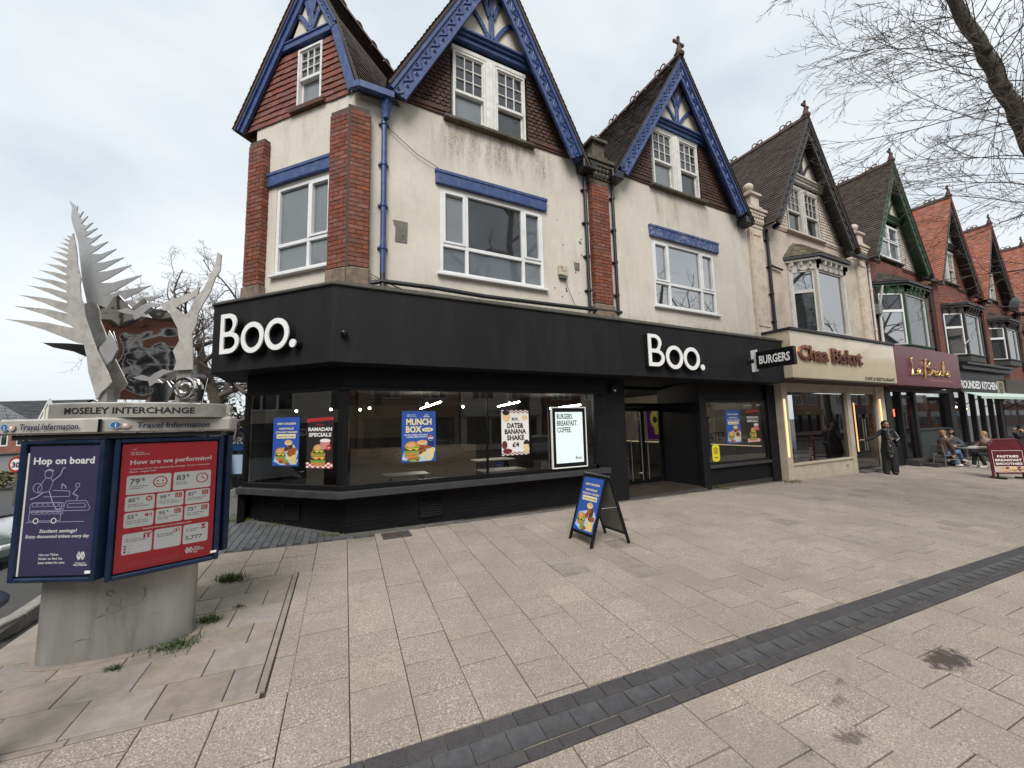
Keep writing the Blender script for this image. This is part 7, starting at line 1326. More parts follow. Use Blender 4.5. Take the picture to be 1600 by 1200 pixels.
# ------------------------------------------------------------------ people
SKIN = mat('skin', (.42, .24, .165), (.36, .195, .13), rough=.5, scale=12); SKIN2 = mat('tanned_skin', (.33, .175, .11), (.27, .14, .085), rough=.5, scale=12)
FUSED = []
def fuse(name, shapes, m, parent, voxel=.011, sm=4):
    mb = MB()
    for s in shapes:
        if s[0] == 'c':
            pr = s[1]; mb.tube([p for p, r in pr], [r for p, r in pr], m, 12)
            for p, r in pr: mb.ball(p, r, m, 12, 8)
        elif s[0] == 'e': mb.ball(s[1], s[2], m, 16, 10)
        elif s[0] == 'b': mb.box(*s[1], m)
    o = mb.build(name, parent); md = o.modifiers.new('remesh', 'REMESH'); md.mode = 'VOXEL'; md.voxel_size = voxel; md.use_smooth_shade = True
    if sm: ms_ = o.modifiers.new('smooth', 'SMOOTH'); ms_.iterations = sm; ms_.factor = .5
    FUSED.append(o); return o
def V3(*a): return Vector(a)
def hand(wr, d, pn, side, curl=.5, L=.17):
    """palm, four unequal bent fingers and a thumb; d = finger direction, pn = the way the palm faces"""
    wr, d, pn = Vector(wr), Vector(d).normalized(), Vector(pn).normalized(); pn = (pn-d*pn.dot(d)).normalized(); sd_ = d.cross(pn)*side
    out_ = [('c', [(wr, .026), (wr+d*.045, .030), (wr+d*.085, .032)])]
    for i, (o, ln_) in enumerate(((-.030, .075), (-.010, .088), (.010, .082), (.029, .064))):
        b = wr+d*.085+sd_*o; c1 = curl*.8; p1 = b+(d*math.cos(c1)+pn*math.sin(c1))*ln_*.45; c2 = curl*1.7; p2 = p1+(d*math.cos(c2)+pn*math.sin(c2))*ln_*.33; c3 = curl*2.3; p3 = p2+(d*math.cos(c3)+pn*math.sin(c3))*ln_*.25
        out_.append(('c', [(b-d*.02, .012), (b, .0105), (p1, .0095), (p2, .009), (p3, .008)]))
    t0 = wr+d*.03-sd_*.03; t1 = t0+(d*.6-sd_*.75+pn*.3).normalized()*.042; t2 = t1+(d*.9-sd_*.2+pn*.4).normalized()*.034
    return out_+[('c', [(t0, .015), (t1, .012), (t2, .0095)])]
def head(c, f, s=1.0):
    """skull, jaw, nose, ears, neck stub; f = the way the face looks"""
    c, f = Vector(c), Vector(f).normalized(); sd_ = f.cross(V3(0, 0, 1)).normalized(); u = sd_.cross(f).normalized()
    S = [('e', c+u*.02*s-f*.01*s, (.078*s, .078*s, .10*s)), ('e', c+f*.022*s-u*.045*s, (.060*s, .060*s, .072*s)), ('e', c+f*.05*s-u*.092*s, (.028*s, .028*s, .022*s))]
    S.append(('c', [(c+f*.078*s+u*.02*s, .010*s), (c+f*.094*s-u*.022*s, .015*s)]))
    for k_ in (-1, 1): S += [('e', c+sd_*k_*.080*s-u*.005*s, (.014*s, .02*s, .03*s)), ('e', c+sd_*k_*.032*s+f*.065*s+u*.035*s, (.026*s, .016*s, .010*s)), ('e', c+sd_*k_*.04*s+f*.055*s-u*.03*s, (.026*s, .02*s, .022*s))]
    S.append(('e', c+f*.082*s-u*.062*s, (.026*s, .012*s, .010*s)))
    return S
def face_bits(P, c, f, s=1.0):
    c, f = Vector(c), Vector(f).normalized(); sd_ = f.cross(V3(0, 0, 1)).normalized(); u = sd_.cross(f).normalized()
    for k_ in (-1, 1): mb = MB(); mb.ball(c+sd_*k_*.031*s+f*.074*s+u*.012*s, (.012*s, .010*s, .007*s), BLACKP, 8, 5); mb.build('eye', P)
    mb = MB(); mb.ball(c+f*.085*s-u*.062*s, (.020*s, .014*s, .005*s), flat('lip', (.28, .09, .08)), 8, 5); mb.build('mouth', P)
def person(label, loc, rz, skin, shapes, clothes, hd, fdir, group=None, bits=True):
    t = empty('person', loc, label, 'person', group, rz, local=True)
    fuse('body', shapes+head(hd, fdir), skin, t, .010, 2)
    for nm, m, sh, *v in clothes: fuse(nm, sh, m, t, v[0] if v else .013, 3)
    if bits: face_bits(t, hd, fdir)
    return t
CLBK = mat('black_cloth', (.014, .014, .016), (.022, .022, .025), rough=.85, scale=9, bump=.3, bscale=20); HIJ = mat('black_scarf', (.012, .012, .014), rough=.9, bump=.3, bscale=30); FLOR = mat('black_floral_scarf', (.016, .017, .022), (.30, .28, .26), rough=.9, scale=26, lo=.56, hi=.60); SHOEB = flat('black_shoe', (.012, .012, .012))
# standing woman: local frame faces -y, her right is -x
hd = (0.0, -.03, 1.63)
bodyS = [('c', [((0, 0, .95), .13), ((0, 0, 1.15), .12), ((0, -.01, 1.36), .13)]), ('c', [((0, -.01, 1.40), .055), ((0, -.02, 1.55), .05)])]
for k_ in (-1, 1): bodyS.append(('c', [((k_*.08, 0, .92), .09), ((k_*.09, -.01, .5), .062), ((k_*.10, .02, .09), .042), ((k_*.10, -.10, .04), .035)]))
bodyS += [('c', [((-.16, 0, 1.40), .055), ((-.38, -.06, 1.20), .045), ((-.62, -.05, 1.13), .033)]), ('c', [((.16, 0, 1.40), .055), ((.24, .02, 1.15), .045), ((.06, -.20, 1.17), .032)])]
bodyS += hand((-.62, -.05, 1.13), (-1, 0, -.05), (0, -.3, -1), 1, .35)+hand((.06, -.20, 1.17), (-.9, -.35, .1), (0, .6, -.6), -1, .7)
cl = [('coat', CLBK, [('c', [((0, .01, .70), .20), ((0, 0, .95), .18), ((0, 0, 1.15), .155), ((0, 0, 1.38), .15)]), ('c', [((-.14, 0, 1.41), .075), ((-.38, -.06, 1.20), .062), ((-.58, -.05, 1.14), .050)]), ('c', [((.14, 0, 1.41), .075), ((.25, .02, 1.15), .066), ((.11, -.16, 1.16), .052)]), ('c', [((.24, .05, 1.2), .09), ((.27, .10, .95), .07)])], .015),
      ('trousers', CLBK, [('c', [((k_*.09, 0, .80), .12), ((k_*.10, 0, .45), .105), ((k_*.11, .02, .10), .10)]) for k_ in (-1, 1)], .015),
      ('shoe', SHOEB, [('c', [((k_*.10, .05, .04), .045), ((k_*.10, -.12, .035), .04)]) for k_ in (-1, 1)], .012),
      ('headscarf', HIJ, [('e', (0, .03, 1.665), (.115, .115, .125)), ('c', [((-.085, .0, 1.60), .045), ((0, -.045, 1.52), .05), ((.085, .0, 1.60), .045)]), ('c', [((0, .04, 1.56), .10), ((0, .03, 1.44), .13)])], .012),
      ('patterned_scarf', FLOR, [('c', [((-.09, -.12, 1.46), .06), ((.07, -.13, 1.45), .06)]), ('c', [((-.04, -.16, 1.42), .065), ((-.02, -.20, 1.15), .07), ((-.03, -.19, .80), .085), ((-.02, -.18, .62), .07)])], .013)]
pw = person('woman in a black coat, black headscarf and patterned scarf standing by the cafe door', (17.10, 6.07, -.245), R(-53), SKIN2, bodyS, cl, hd, (.10, -1, -.02))
hs = pw.children
STRIPE = flat('white_stripe', (.6, .6, .58)); mb = MB(); mb.tube([(.205, -.045, 1.40), (.305, -.0, 1.18), (.16, -.20, 1.12)], .010, STRIPE, 6); mb.build('sleeve_stripe', pw)
# seated people
def seated(legpose, arms, hipz=.50, lean=0):
    sh = [('c', [((0, .05, hipz+.05), .14), ((0, .04-lean*.4, hipz+.25), .125), ((0, .02-lean, hipz+.47), .135)]), ('c', [((0, .0-lean, hipz+.50), .055), ((0, -.02-lean*1.1, hipz+.64), .05)])]
    for lg in legpose: sh.append(('c', [(lg[0], .085), (lg[1], .062), (lg[2], .042), (lg[3], .035)]))
    for a in arms: sh.append(('c', [(a[0], .05), (a[1], .042), (a[2], .03)]))
    return sh
JEAN = mat('blue_jeans', (.10, .165, .28), (.065, .115, .21), rough=.9, scale=10, bump=.3, bscale=50); JEAND = mat('dark_blue_jeans', (.03, .045, .085), (.022, .035, .065), rough=.9, bump=.3); BROWNJ = mat('brown_fleece', (.065, .042, .032), (.045, .03, .024), rough=.95, bump=.5, bscale=40); BEIGE = mat('beige_coat', (.26, .205, .15), (.21, .165, .12), rough=.9, bump=.4, bscale=30); GREYJ = mat('grey_jacket', (.075, .085, .09), (.05, .057, .06), rough=.9, bump=.4); WSHOE = flat('white_trainer', (.68, .67, .64)); HAIRB = mat('brown_blonde_hair', (.16, .085, .04), (.26, .15, .07), rough=.6, scale=20, stretch=(1, 1, .2)); HAIRL = mat('blonde_hair', (.34, .22, .11), (.22, .13, .06), rough=.6, scale=20, stretch=(1, 1, .2)); HAIRD = flat('dark_hair', (.015, .012, .01))
GPX = 'people at the pavement table'
def cam_dir(x, y, rz, dz=0):                                             # local direction that faces the camera from (x, y)
    v = Matrix.Rotation(-rz, 3, 'Z') @ Vector((-x, -y, 0)); v.normalize(); v.z = dz; return v
x, y, rz = 21.45, 5.98, R(60); z0 = gz(x, y)
hd = (0.05, -.06, 1.27); fd = cam_dir(x, y, rz).lerp(Vector((0, -1, 0)), .25)
legs = [((-.09, 0, .52), (-.06, -.42, .56), (.02, -.60, .30), (.02, -.72, .22)), ((.09, 0, .52), (.08, -.44, .52), (.09, -.46, .10), (.09, -.60, .05))]
arms = [((-.17, .0, .95), (-.24, -.05, .70), (-.20, -.10, .46)), ((.17, .0, .95), (.22, -.16, .74), (.08, -.38, .76))]
sh = seated(legs, arms, .50, .06)+hand((-.20, -.10, .46), (0, -.2, -1), (1, 0, 0), 1, .3)+hand((.08, -.38, .76), (-.5, -1, 0), (0, 0, -1), -1, .4)
cl = [('jacket', BROWNJ, [('c', [((0, .05, .56), .175), ((0, .04, .75), .16), ((0, .0, .97), .15)]), ('c', [((-.15, .0, .97), .075), ((-.25, -.05, .70), .065), ((-.21, -.10, .52), .055)]), ('c', [((.15, .0, .97), .075), ((.23, -.16, .74), .062), ((.12, -.34, .76), .05)])], .015),
      ('jeans', JEAN, [('c', [((-.09, 0, .53), .11), ((-.06, -.42, .57), .085), ((.02, -.58, .33), .075)]), ('c', [((.09, 0, .53), .11), ((.08, -.44, .53), .085), ((.09, -.46, .14), .08)])], .014),
      ('shoe', WSHOE, [('c', [((.02, -.60, .28), .045), ((.03, -.78, .20), .04)]), ('c', [((.09, -.46, .06), .05), ((.09, -.65, .045), .042)])], .011),
      ('hair', HAIRB, [('e', Vector(hd)+Vector((-fd.x*.035, -fd.y*.035, .035)), (.10, .10, .105)), ('c', [(Vector(hd)-fd*.06+Vector((0, 0, -.02)), .08), (Vector(hd)-fd*.11+Vector((0, 0, -.18)), .085), (Vector(hd)-fd*.13+Vector((0, .0, -.33)), .05)])], .011)]
person('seated woman with long brown hair, brown fleece and light jeans, nearest the black steps', (x, y, z0), rz, SKIN, sh, cl, hd, fd, GPX)
x, y, rz = 22.95, 5.22, R(238); z0 = gz(x, y)
hd = (-.02, -.10, 1.25); fd = cam_dir(x, y, rz).lerp(Vector((0, -1, 0)), .55)
legs = [((-.09, 0, .52), (-.08, -.42, .50), (-.08, -.50, .10), (-.08, -.64, .05)), ((.09, 0, .52), (.08, -.42, .50), (.10, -.30, .10), (.10, -.44, .05))]
arms = [((-.17, -.06, .95), (-.24, -.22, .76), (-.06, -.42, .77)), ((.17, -.06, .95), (.22, -.22, .76), (.06, -.42, .77))]
sh = seated(legs, arms, .50, .10)+hand((-.06, -.42, .77), (.5, -1, 0), (0, 0, -1), 1, .5)+hand((.06, -.42, .77), (-.5, -1, 0), (0, 0, -1), -1, .5)
cl = [('coat', BEIGE, [('c', [((0, .10, .50), .20), ((0, .06, .72), .18), ((0, -.06, .97), .155)]), ('c', [((-.15, -.05, .96), .08), ((-.25, -.22, .76), .07), ((-.10, -.38, .77), .055)]), ('c', [((.15, -.05, .96), .08), ((.23, -.22, .76), .07), ((.10, -.38, .77), .055)]), ('c', [((-.16, .12, .46), .10), ((.16, .12, .46), .10)])], .015),
      ('trousers', CLBK, [('c', [((-.09, 0, .53), .105), ((-.08, -.42, .51), .08), ((-.08, -.50, .13), .06)]), ('c', [((.09, 0, .53), .105), ((.08, -.42, .51), .08), ((.10, -.30, .13), .06)])], .014),
      ('shoe', WSHOE, [('c', [((-.08, -.48, .05), .045), ((-.08, -.66, .04), .04)]), ('c', [((.10, -.28, .05), .045), ((.10, -.46, .04), .04)])], .011),
      ('hair', HAIRL, [('e', Vector(hd)+Vector((-fd.x*.03, -fd.y*.03, .03)), (.102, .102, .105)), ('c', [(Vector(hd)-fd*.06+Vector((0, 0, -.03)), .085), (Vector(hd)-fd*.10+Vector((0, 0, -.15)), .08), (Vector(hd)-fd*.09+Vector((0, .0, -.23)), .055)])], .011)]
person('seated woman with blonde hair and a beige coat leaning over the pavement table', (x, y, z0), rz, SKIN, sh, cl, hd, fd, GPX)
x, y, rz = 22.75, 6.15, R(-58); z0 = gz(x, y)
hd = (.02, -.06, 1.32); fd = cam_dir(x, y, rz)
legs = [((-.09, 0, .52), (-.14, -.42, .53), (-.14, -.40, .10), (-.14, -.54, .05)), ((.09, 0, .52), (.12, -.42, .53), (.14, -.44, .10), (.14, -.58, .05))]
arms = [((-.19, .0, 1.0), (-.28, -.16, .78), (-.02, -.17, 1.06)), ((.19, .0, 1.0), (.28, -.14, .76), (.02, -.36, .78))]
sh = seated(legs, arms, .52, .04)+hand((-.02, -.17, 1.06), (.3, .1, 1), (0, 1, 0), 1, .8)+hand((.02, -.36, .78), (-1, -.4, 0), (0, 0, -1), -1, .4)
cl = [('jacket', GREYJ, [('c', [((0, .05, .56), .18), ((0, .03, .78), .175), ((0, .0, 1.02), .165)]), ('c', [((-.17, .0, 1.01), .085), ((-.29, -.16, .78), .075), ((-.09, -.17, .98), .058)]), ('c', [((.17, .0, 1.01), .085), ((.29, -.14, .76), .075), ((.08, -.32, .78), .058)])], .015),
      ('jeans', JEAND, [('c', [((k_*.09, 0, .53), .11), ((k_*.13, -.42, .54), .085), ((k_*.14, -.42, .13), .07)]) for k_ in (-1, 1)], .014), ('shoe', SHOEB, [('c', [((k_*.14, -.40, .05), .048), ((k_*.14, -.58, .045), .042)]) for k_ in (-1, 1)], .012),
      ('beard', HAIRD, [('e', Vector(hd)+fd*.045+Vector((0, 0, -.085)), (.055, .055, .045))], .009),
      ('cap', HAIRD, [('e', Vector(hd)+Vector((0, 0, .075))-fd*.015, (.095, .095, .062)), ('c', [(Vector(hd)+fd*.07+Vector((0, 0, .072)), .022), (Vector(hd)+fd*.14+Vector((0, 0, .062)), .018)])], .010)]
person('bearded man in a dark cap and grey jacket seated behind the pavement table', (x, y, z0), rz, SKIN2, sh, cl, hd, fd, GPX)
x, y, rz = 21.55, 3.82, R(-70); z0 = gz(x, y)
hd = (0, -.04, 1.60); fd = Vector((-.5, -1, -.1)).normalized()
sh = [('c', [((0, 0, .95), .13), ((0, 0, 1.15), .12), ((0, 0, 1.36), .14)]), ('c', [((0, 0, 1.40), .055), ((0, -.02, 1.52), .05)])]+[('c', [((k_*.08, 0, .92), .09), ((k_*.09, -.01, .5), .062), ((k_*.10, .02, .09), .042), ((k_*.10, -.10, .04), .035)]) for k_ in (-1, 1)]
sh += [('c', [((-.18, 0, 1.38), .055), ((-.42, -.14, 1.26), .045), ((-.50, -.28, 1.48), .033)]), ('c', [((.18, 0, 1.38), .055), ((.14, -.26, 1.20), .045), ((-.30, -.36, 1.46), .033)])]+hand((-.50, -.28, 1.48), (.1, -.3, 1), (1, 0, 0), 1, .8)+hand((-.30, -.36, 1.46), (-.5, -.2, .8), (-1, 0, 0), -1, .8)
cl = [('coat', mat('dark_navy_coat', (.012, .014, .022), rough=.9, bump=.3), [('c', [((0, 0, .72), .19), ((0, 0, 1.0), .18), ((0, 0, 1.38), .16)]), ('c', [((-.16, 0, 1.39), .08), ((-.42, -.14, 1.26), .068), ((-.49, -.25, 1.42), .05)]), ('c', [((.16, 0, 1.39), .08), ((.15, -.26, 1.20), .068), ((-.22, -.34, 1.42), .05)])], .015), ('trousers', CLBK, [('c', [((k_*.09, 0, .85), .11), ((k_*.10, 0, .45), .09), ((k_*.10, .02, .10), .07)]) for k_ in (-1, 1)], .015), ('shoe', SHOEB, [('c', [((k_*.10, .05, .04), .045), ((k_*.10, -.12, .035), .04)]) for k_ in (-1, 1)], .012), ('hair', HAIRD, [('e', (0, .0, 1.65), (.10, .10, .10))], .011), ('shoulder_bag', SHOEB, [('c', [((-.30, -.22, .92), .075), ((-.02, -.28, .90), .075)]), ('c', [((-.15, -.25, .95), .02), ((.1, -.1, 1.40), .02)])], .012)]
pp = person('person in a dark coat at the right edge of the photo raising a phone', (x, y, z0), rz, SKIN, sh, cl, hd, fd)
ph = MB(Matrix.Translation((x, y, z0)) @ Matrix.Rotation(rz, 4, 'Z')); ph.box(-.44, -.365, -.335, -.325, 1.52, 1.68, BLKFRAME); tag(ph.build('phone', bevel=.008), 'black phone held up by the person at the right edge', 'phone')
# chairs, table, maroon board
SILV = mat('aluminium_tube', (.50, .50, .49), (.40, .40, .39), rough=.3, metal=.8)
def bistro_chair(loc, rz, label):
    t = empty('bistro_chair', loc, label, 'chair', 'chairs at the pavement table', rz, local=True); mb = MB(); mb.box(-.21, .21, -.2, .22, .435, .465, SILV); mb.build('seat', t, bevel=.012)
    for sx in (-1, 1):
        mb = MB(); mb.tube([(sx*.22, -.22, 0), (sx*.21, -.19, .44)], .014, SILV, 7); mb.build('leg', t); mb = MB(); mb.tube([(sx*.22, .26, 0), (sx*.21, .21, .44), (sx*.21, .27, .84)], .014, SILV, 7); mb.build('leg', t, smooth=True)
    mb = MB()
    for k_ in range(4): mb.box(-.21, .21, .24+.012*k_, .255+.012*k_, .58+.075*k_, .63+.075*k_, SILV)
    mb.build('backrest', t, bevel=.004); mb = MB(); mb.tube([(-.22, -.2, .3), (.22, -.2, .3)], .01, SILV, 6); mb.tube([(-.22, -.2, .3), (-.22, .23, .3)], .01, SILV, 6); mb.tube([(.22, -.2, .3), (.22, .23, .3)], .01, SILV, 6); mb.build('stretcher', t); return t
for (x, y, rz, lb) in ((21.45, 5.98, 60, 'aluminium chair under the woman in the brown fleece'), (22.95, 5.22, 238, 'aluminium chair under the woman in the beige coat'), (22.75, 6.15, -58, 'aluminium chair under the bearded man')): bistro_chair((x, y, gz(x, y)), R(rz), lb)
x, y = 22.25, 5.62; z0 = gz(x, y); tb = empty('pavement_table', (x, y, z0), 'small round aluminium table between the seated people', 'table'); mb = MB(); mb.lathe([(.36, .71), (.37, .72), (.37, .74), (.36, .745)], (x, y, z0), SILV, 24); mb.build('tabletop', tb); mb = MB(); mb.tube([(x, y, z0+.03), (x, y, z0+.71)], .03, SILV, 10); mb.build('pedestal', tb)
for k_ in range(3): mb = MB(); mb.tube([(x, y, z0+.08), (x+.3*math.cos(R(120*k_)), y+.3*math.sin(R(120*k_)), z0+.015)], .018, SILV, 6); mb.build('foot', tb)
mb = MB(); mb.box(x+.05, x+.28, y-.25, y-.02, z0+.746, z0+.77, flat('paper_white', (.6, .6, .58))); mb.box(x+.08, x+.26, y-.27, y-.05, z0+.771, z0+.79, flat('paper_white', (.6, .6, .58))); tag(mb.build('paper_bags'), 'white paper bag lying flat on the round pavement table', 'paper bag')
mbd = empty('maroon_board', (19.5, 4.0, gz(19.5, 4)), 'maroon pavement board with rounded top listing pastries, breakfast and smoothies', 'pavement board'); MAR = mat('maroon_frame', (.115, .018, .030), (.10, .015, .026), rough=.35)
ex = Vector((.80, -.60, 0)); zb_ = gz(19.2, 4.3)
for k_, (o, lean) in enumerate((((19.13, 4.33, zb_), .04),)):
    inn = Vector((.60, .80, 0)); fr = slant(o, ex, Vector((inn.x*lean, inn.y*lean, 1)))
    for xx in (.12, .78): mb = MB(fr); mb.box(xx-.03, xx+.03, -.25, .25, .0, .05, BLKFRAME); mb.box(xx-.02, xx+.02, -.02, .02, .05, .2, BLKFRAME); mb.build('foot', mbd, bevel=.01)
    mb = MB(fr); pth = [(0, 0, 0), (0, 0, .98)]+[(.20-.20*math.cos(R(a)), 0, .98+.24*math.sin(R(a))) for a in (20, 45, 70, 90)]+[(.70, 0, 1.22)]+[(.70+.20*math.sin(R(a)), 0, .98+.24*math.cos(R(a))) for a in (20, 45, 70, 90)]+[(.90, 0, 0)]
    mb.tube(pth, .028, MAR, 8); mb.tube([(0, 0, .16), (.9, 0, .16)], .02, MAR, 8); mb.build('frame', mbd, smooth=True); mb = MB(fr); mb.plate([(.03, .88), (.87, .88), (.87, .98), (.80, 1.13), (.70, 1.20), (.20, 1.20), (.10, 1.13), (.03, .98)], -.01, .01, MAR); mb.build('top_panel', mbd)
    mb = MB(fr); mb.box(.04, .86, -.02, .012, .20, .88, MAR); mb.build('panel', mbd)
    if k_ == 0:
        mb = MB(fr); y_ = -.0215; 
        for q in ((.05, .85, .865, .875), (.05, .06, .21, .865), (.84, .85, .21, .865)): mb.quad((q[0], y_, q[2]), (q[1], y_, q[2]), (q[1], y_, q[3]), (q[0], y_, q[3]), PW)
        for b_, z, w_ in (('PASTRIES', .66, .56), ('BREAKFAST', .545, .70), ('SMOOTHIES', .43, .70)): mb.text(b_, .45, z, .095, WHITE, y_, 'C', .03, w_)
        mb.quad((.06, y_, .21), (.84, y_, .21), (.84, y_, .385), (.06, y_, .385), flat('photo_pale', (.52, .44, .36))); r_ = random.Random(3)
        for i in range(14): mb.disc(r_.uniform(.12, .78), r_.uniform(.25, .35), r_.uniform(.03, .07), r_.uniform(.02, .035), y_-.0006-.0002*i, (BUN, BUNL, SAUCE, PDR, PATTY)[i % 5], 10)
        mb.build('poster', mbd)
# weeds ------------------------------------------------------------------
def weed(x, y, n, h, sp, label, seed, m=GRASSM):
    r_ = random.Random(seed); z0 = gz(x, y); mb = MB()
    for i in range(int(n*1.25)):
        a = r_.uniform(0, 6.28); d = r_.gauss(0, sp); e_ = r_.gauss(0, sp*.45); px, py = x+d*.85+e_*.3, y-d*.25+e_; L = h*.7*r_.uniform(.4, 1.1); w_ = L*.04+.0015; b = r_.uniform(.4, 1.3); pz = gz(px, py)-.004
        dx, dy = math.cos(a), math.sin(a); q1 = (px+dx*L*.35*b, py+dy*L*.35*b, pz+L*.55); q2 = (px+dx*L*.8*b, py+dy*L*.8*b, pz+L*(.75 if b > .8 else 1))
        mb.add([(px-dy*w_, py+dx*w_, pz), (px+dy*w_, py-dx*w_, pz), (q1[0]+dy*w_*.9, q1[1]-dx*w_*.9, q1[2]), (q1[0]-dy*w_*.9, q1[1]+dx*w_*.9, q1[2]), q2], [(0, 1, 2, 3), (3, 2, 4)], m)
    tag(mb.build('weed_tuft', loc=(x, y, z0)), label, 'weeds', 'weeds in the paving')
weed(-1.06, 4.46, 420, .075, .11, 'long green weed patch at the right front foot of the kiosk', 1); weed(-.86, 4.78, 160, .10, .05, 'leafy weed at the right foot of the kiosk', 2); weed(-1.36, 4.27, 90, .05, .035, 'small weed at the middle of the kiosk foot', 3); weed(-.86, 5.75, 220, .13, .07, 'bushy weed just behind the red poster panel', 4); weed(-.66, 4.98, 40, .06, .03, 'little weed in a joint right of the kiosk', 5)
YGR = mat('yellow_green_weed', (.14, .15, .045), (.09, .11, .03), rough=.8)
for i, (x, y, n, h, s, lb) in enumerate(((-1.15, 8.55, 160, .12, .14, 'yellowish weeds at the left end of the black shop plinth'), (-.55, 8.0, 90, .08, .12, 'low weeds along the angled black plinth'), (.25, 7.0, 60, .09, .10, 'weeds beside the corner of the black plinth'), (1.5, 6.93, 70, .07, .22, 'thin weeds below the long shop window'), (9.6, 6.78, 120, .12, .15, 'weeds at the foot of the wall right of the doorway'), (12.35, 6.62, 160, .12, .22, 'weeds where the black shop meets the cream cafe'))): weed(x, y, n, h, s, lb, 20+i, YGR)
r_ = random.Random(5); mb = MB()
for i in range(45):
    u, v = r_.uniform(-.5, 16), r_.uniform(2.7, 6.6); x, y = uv2w(u, v); z = gz(x, y)+.001; s = r_.uniform(.004, .011); a = r_.uniform(0, 6.3)
    mb.add([(x+s*math.cos(a+k_*1.57)*(1+.5*(k_ % 2)), y+s*math.sin(a+k_*1.57), z+r_.uniform(.001, .006)) for k_ in range(4)], [(0, 1, 2, 3)], (PW, WHITE, BARK, STONE)[i % 4])
tag(mb.build('litter_specks', kind='stuff'), 'specks of litter and gum on the paving')
# bollard at the left edge ----------------------------------------------
bo = empty('bollard', (-1.72, 3.40, gz(-1.72, 3.40)), 'dark blue cast iron bollard at the left edge in front of the kiosk', 'bollard'); BOL = mat('bollard_paint', (.022, .035, .060), (.03, .045, .07), rough=.4, dirt=(.10, .11, .12, .4), dscale=6); z0 = gz(-1.72, 3.40)
mb = MB(); mb.lathe([(.15, -.02), (.15, .05), (.12, .08), (.085, .12), (.07, .2), (.062, .72), (.075, .75), (.062, .78)], (-1.72, 3.40, z0), BOL, 20); mb.build('post', bo, smooth=35); mb = MB(); mb.lathe([(.07, .78), (.11, .85), (.150, .89), (.155, .92), (.13, .95), (.09, .98), (.05, 1.01), (.0, 1.02)], (-1.72, 3.40, z0), BOL, 20); mb.build('cap', bo, smooth=35)
# ------------------------------------------------------------------ trees
def grow(mb, p, d, L, r, lv, r_, spec, m):
    """one branch as a wandering tube, with side branches by level; spec[lv] = (segments, wander, lift, children, child length, child angle, sides)"""
    ns, wan, lift, nc, cl, ca, sides = spec[lv]; P = [Vector(p)]; d = Vector(d).normalized(); ds = [d.copy()]; st = L/ns
    for i in range(ns):
        d = (d+Vector((r_.gauss(0, wan), r_.gauss(0, wan), r_.gauss(0, wan)+lift))).normalized(); P.append(P[-1]+d*st); ds.append(d.copy())
    rs = [r*(1-.82*i/ns) for i in range(ns+1)]; mb.tube(P, rs, m, sides, caps=False)
    if lv+1 < len(spec):
        for k_ in range(nc):
            t = (.22+.78*(k_+r_.random())/nc)*ns; i = min(int(t), ns-1); q = P[i].lerp(P[i+1], t-i); dd = ds[i]; o = dd.orthogonal(); o = Matrix.Rotation(r_.uniform(0, 6.28), 3, dd) @ o
            grow(mb, q, dd*math.cos(ca)+o*math.sin(ca), L*cl*r_.uniform(.6, 1.15)*(1-.45*t/ns), max(rs[i]*.52, .0048), lv+1, r_, spec, m)
def bare_tree(label, base, trunk, r0, seed, spec, nmain, L0, m=BARK, mt=TWIG, tilt=.9, lo=.45, cat='tree'):
    r_ = random.Random(seed); T = empty('bare_tree', base, label, cat); mb = MB(); P = [Vector(base)]+[Vector(base)+Vector(p) for p in trunk]; rs = [r0*(1-.7*i/(len(P)-1)) for i in range(len(P))]; rs[0] *= 1.3; mb.tube(P, rs, m, 12, caps=False); mb.build('trunk', T, smooth=True)
    mb = MB(); 
    for k_ in range(nmain):
        t = (lo+(1-lo)*(k_+r_.random())/nmain)*(len(P)-1); i = min(int(t), len(P)-2); q = P[i].lerp(P[i+1], t-i); a = k_*2.4+r_.uniform(-.4, .4); d = Vector((math.cos(a)*tilt, math.sin(a)*tilt, r_.uniform(.35, .9)))
        grow(mb, q, d, L0*r_.uniform(.75, 1.15), rs[i]*.55, 0, r_, spec, mt)
    mb.build('crown', T, smooth='all'); return T
OAK = [(8, .26, .05, 9, .58, .9, 7), (6, .30, .02, 8, .56, .85, 5), (5, .32, .0, 7, .52, .8, 3), (4, .34, -.02, 0, 0, 0, 3)]
bare_tree('large gnarled bare tree behind the kiosk and left of the corner building', (-3.05, 17.4, -.6), [(.0, 0, 1.0), (-.15, .1, 2.3), (-.3, .2, 3.6), (-.7, .2, 4.6), (-.9, .3, 5.6)], .32, 11, OAK, 14, 3.7, tilt=1.25, lo=.32)
bare_tree('bare tree with a forked trunk just left of the black shop corner', (-1.95, 16.6, -.3), [(.1, 0, 1.2), (-.2, .1, 2.4), (-.1, .0, 3.8), (.2, .2, 4.8), (.3, 0, 5.8)], .24, 23, OAK, 8, 2.7, tilt=1.0)
SMALLT = [(6, .25, .05, 6, .5, .7, 4), (5, .28, .03, 5, .5, .7, 3), (3, .3, 0, 0, 0, 0, 3)]
for i, (x, y, z, h, s, lb) in enumerate(((-31, 66, -2.6, 7.6, 31, 'distant bare tree above the slate roof at the far left'), (-25, 64, -2.6, 7.8, 37, 'distant bare tree right of the slate roofed house'), (-15, 48, -2.2, 8.5, 41, 'distant bare tree seen low behind the fern sculpture'), (-9.5, 40, -1.8, 8, 43, 'distant bare tree left of the gnarled tree'))): bare_tree(lb, (x, y, z), [(0, 0, h*.25), (.2, 0, h*.5), (0, .2, h*.7)], .22, s, SMALLT, 9, h*.42)
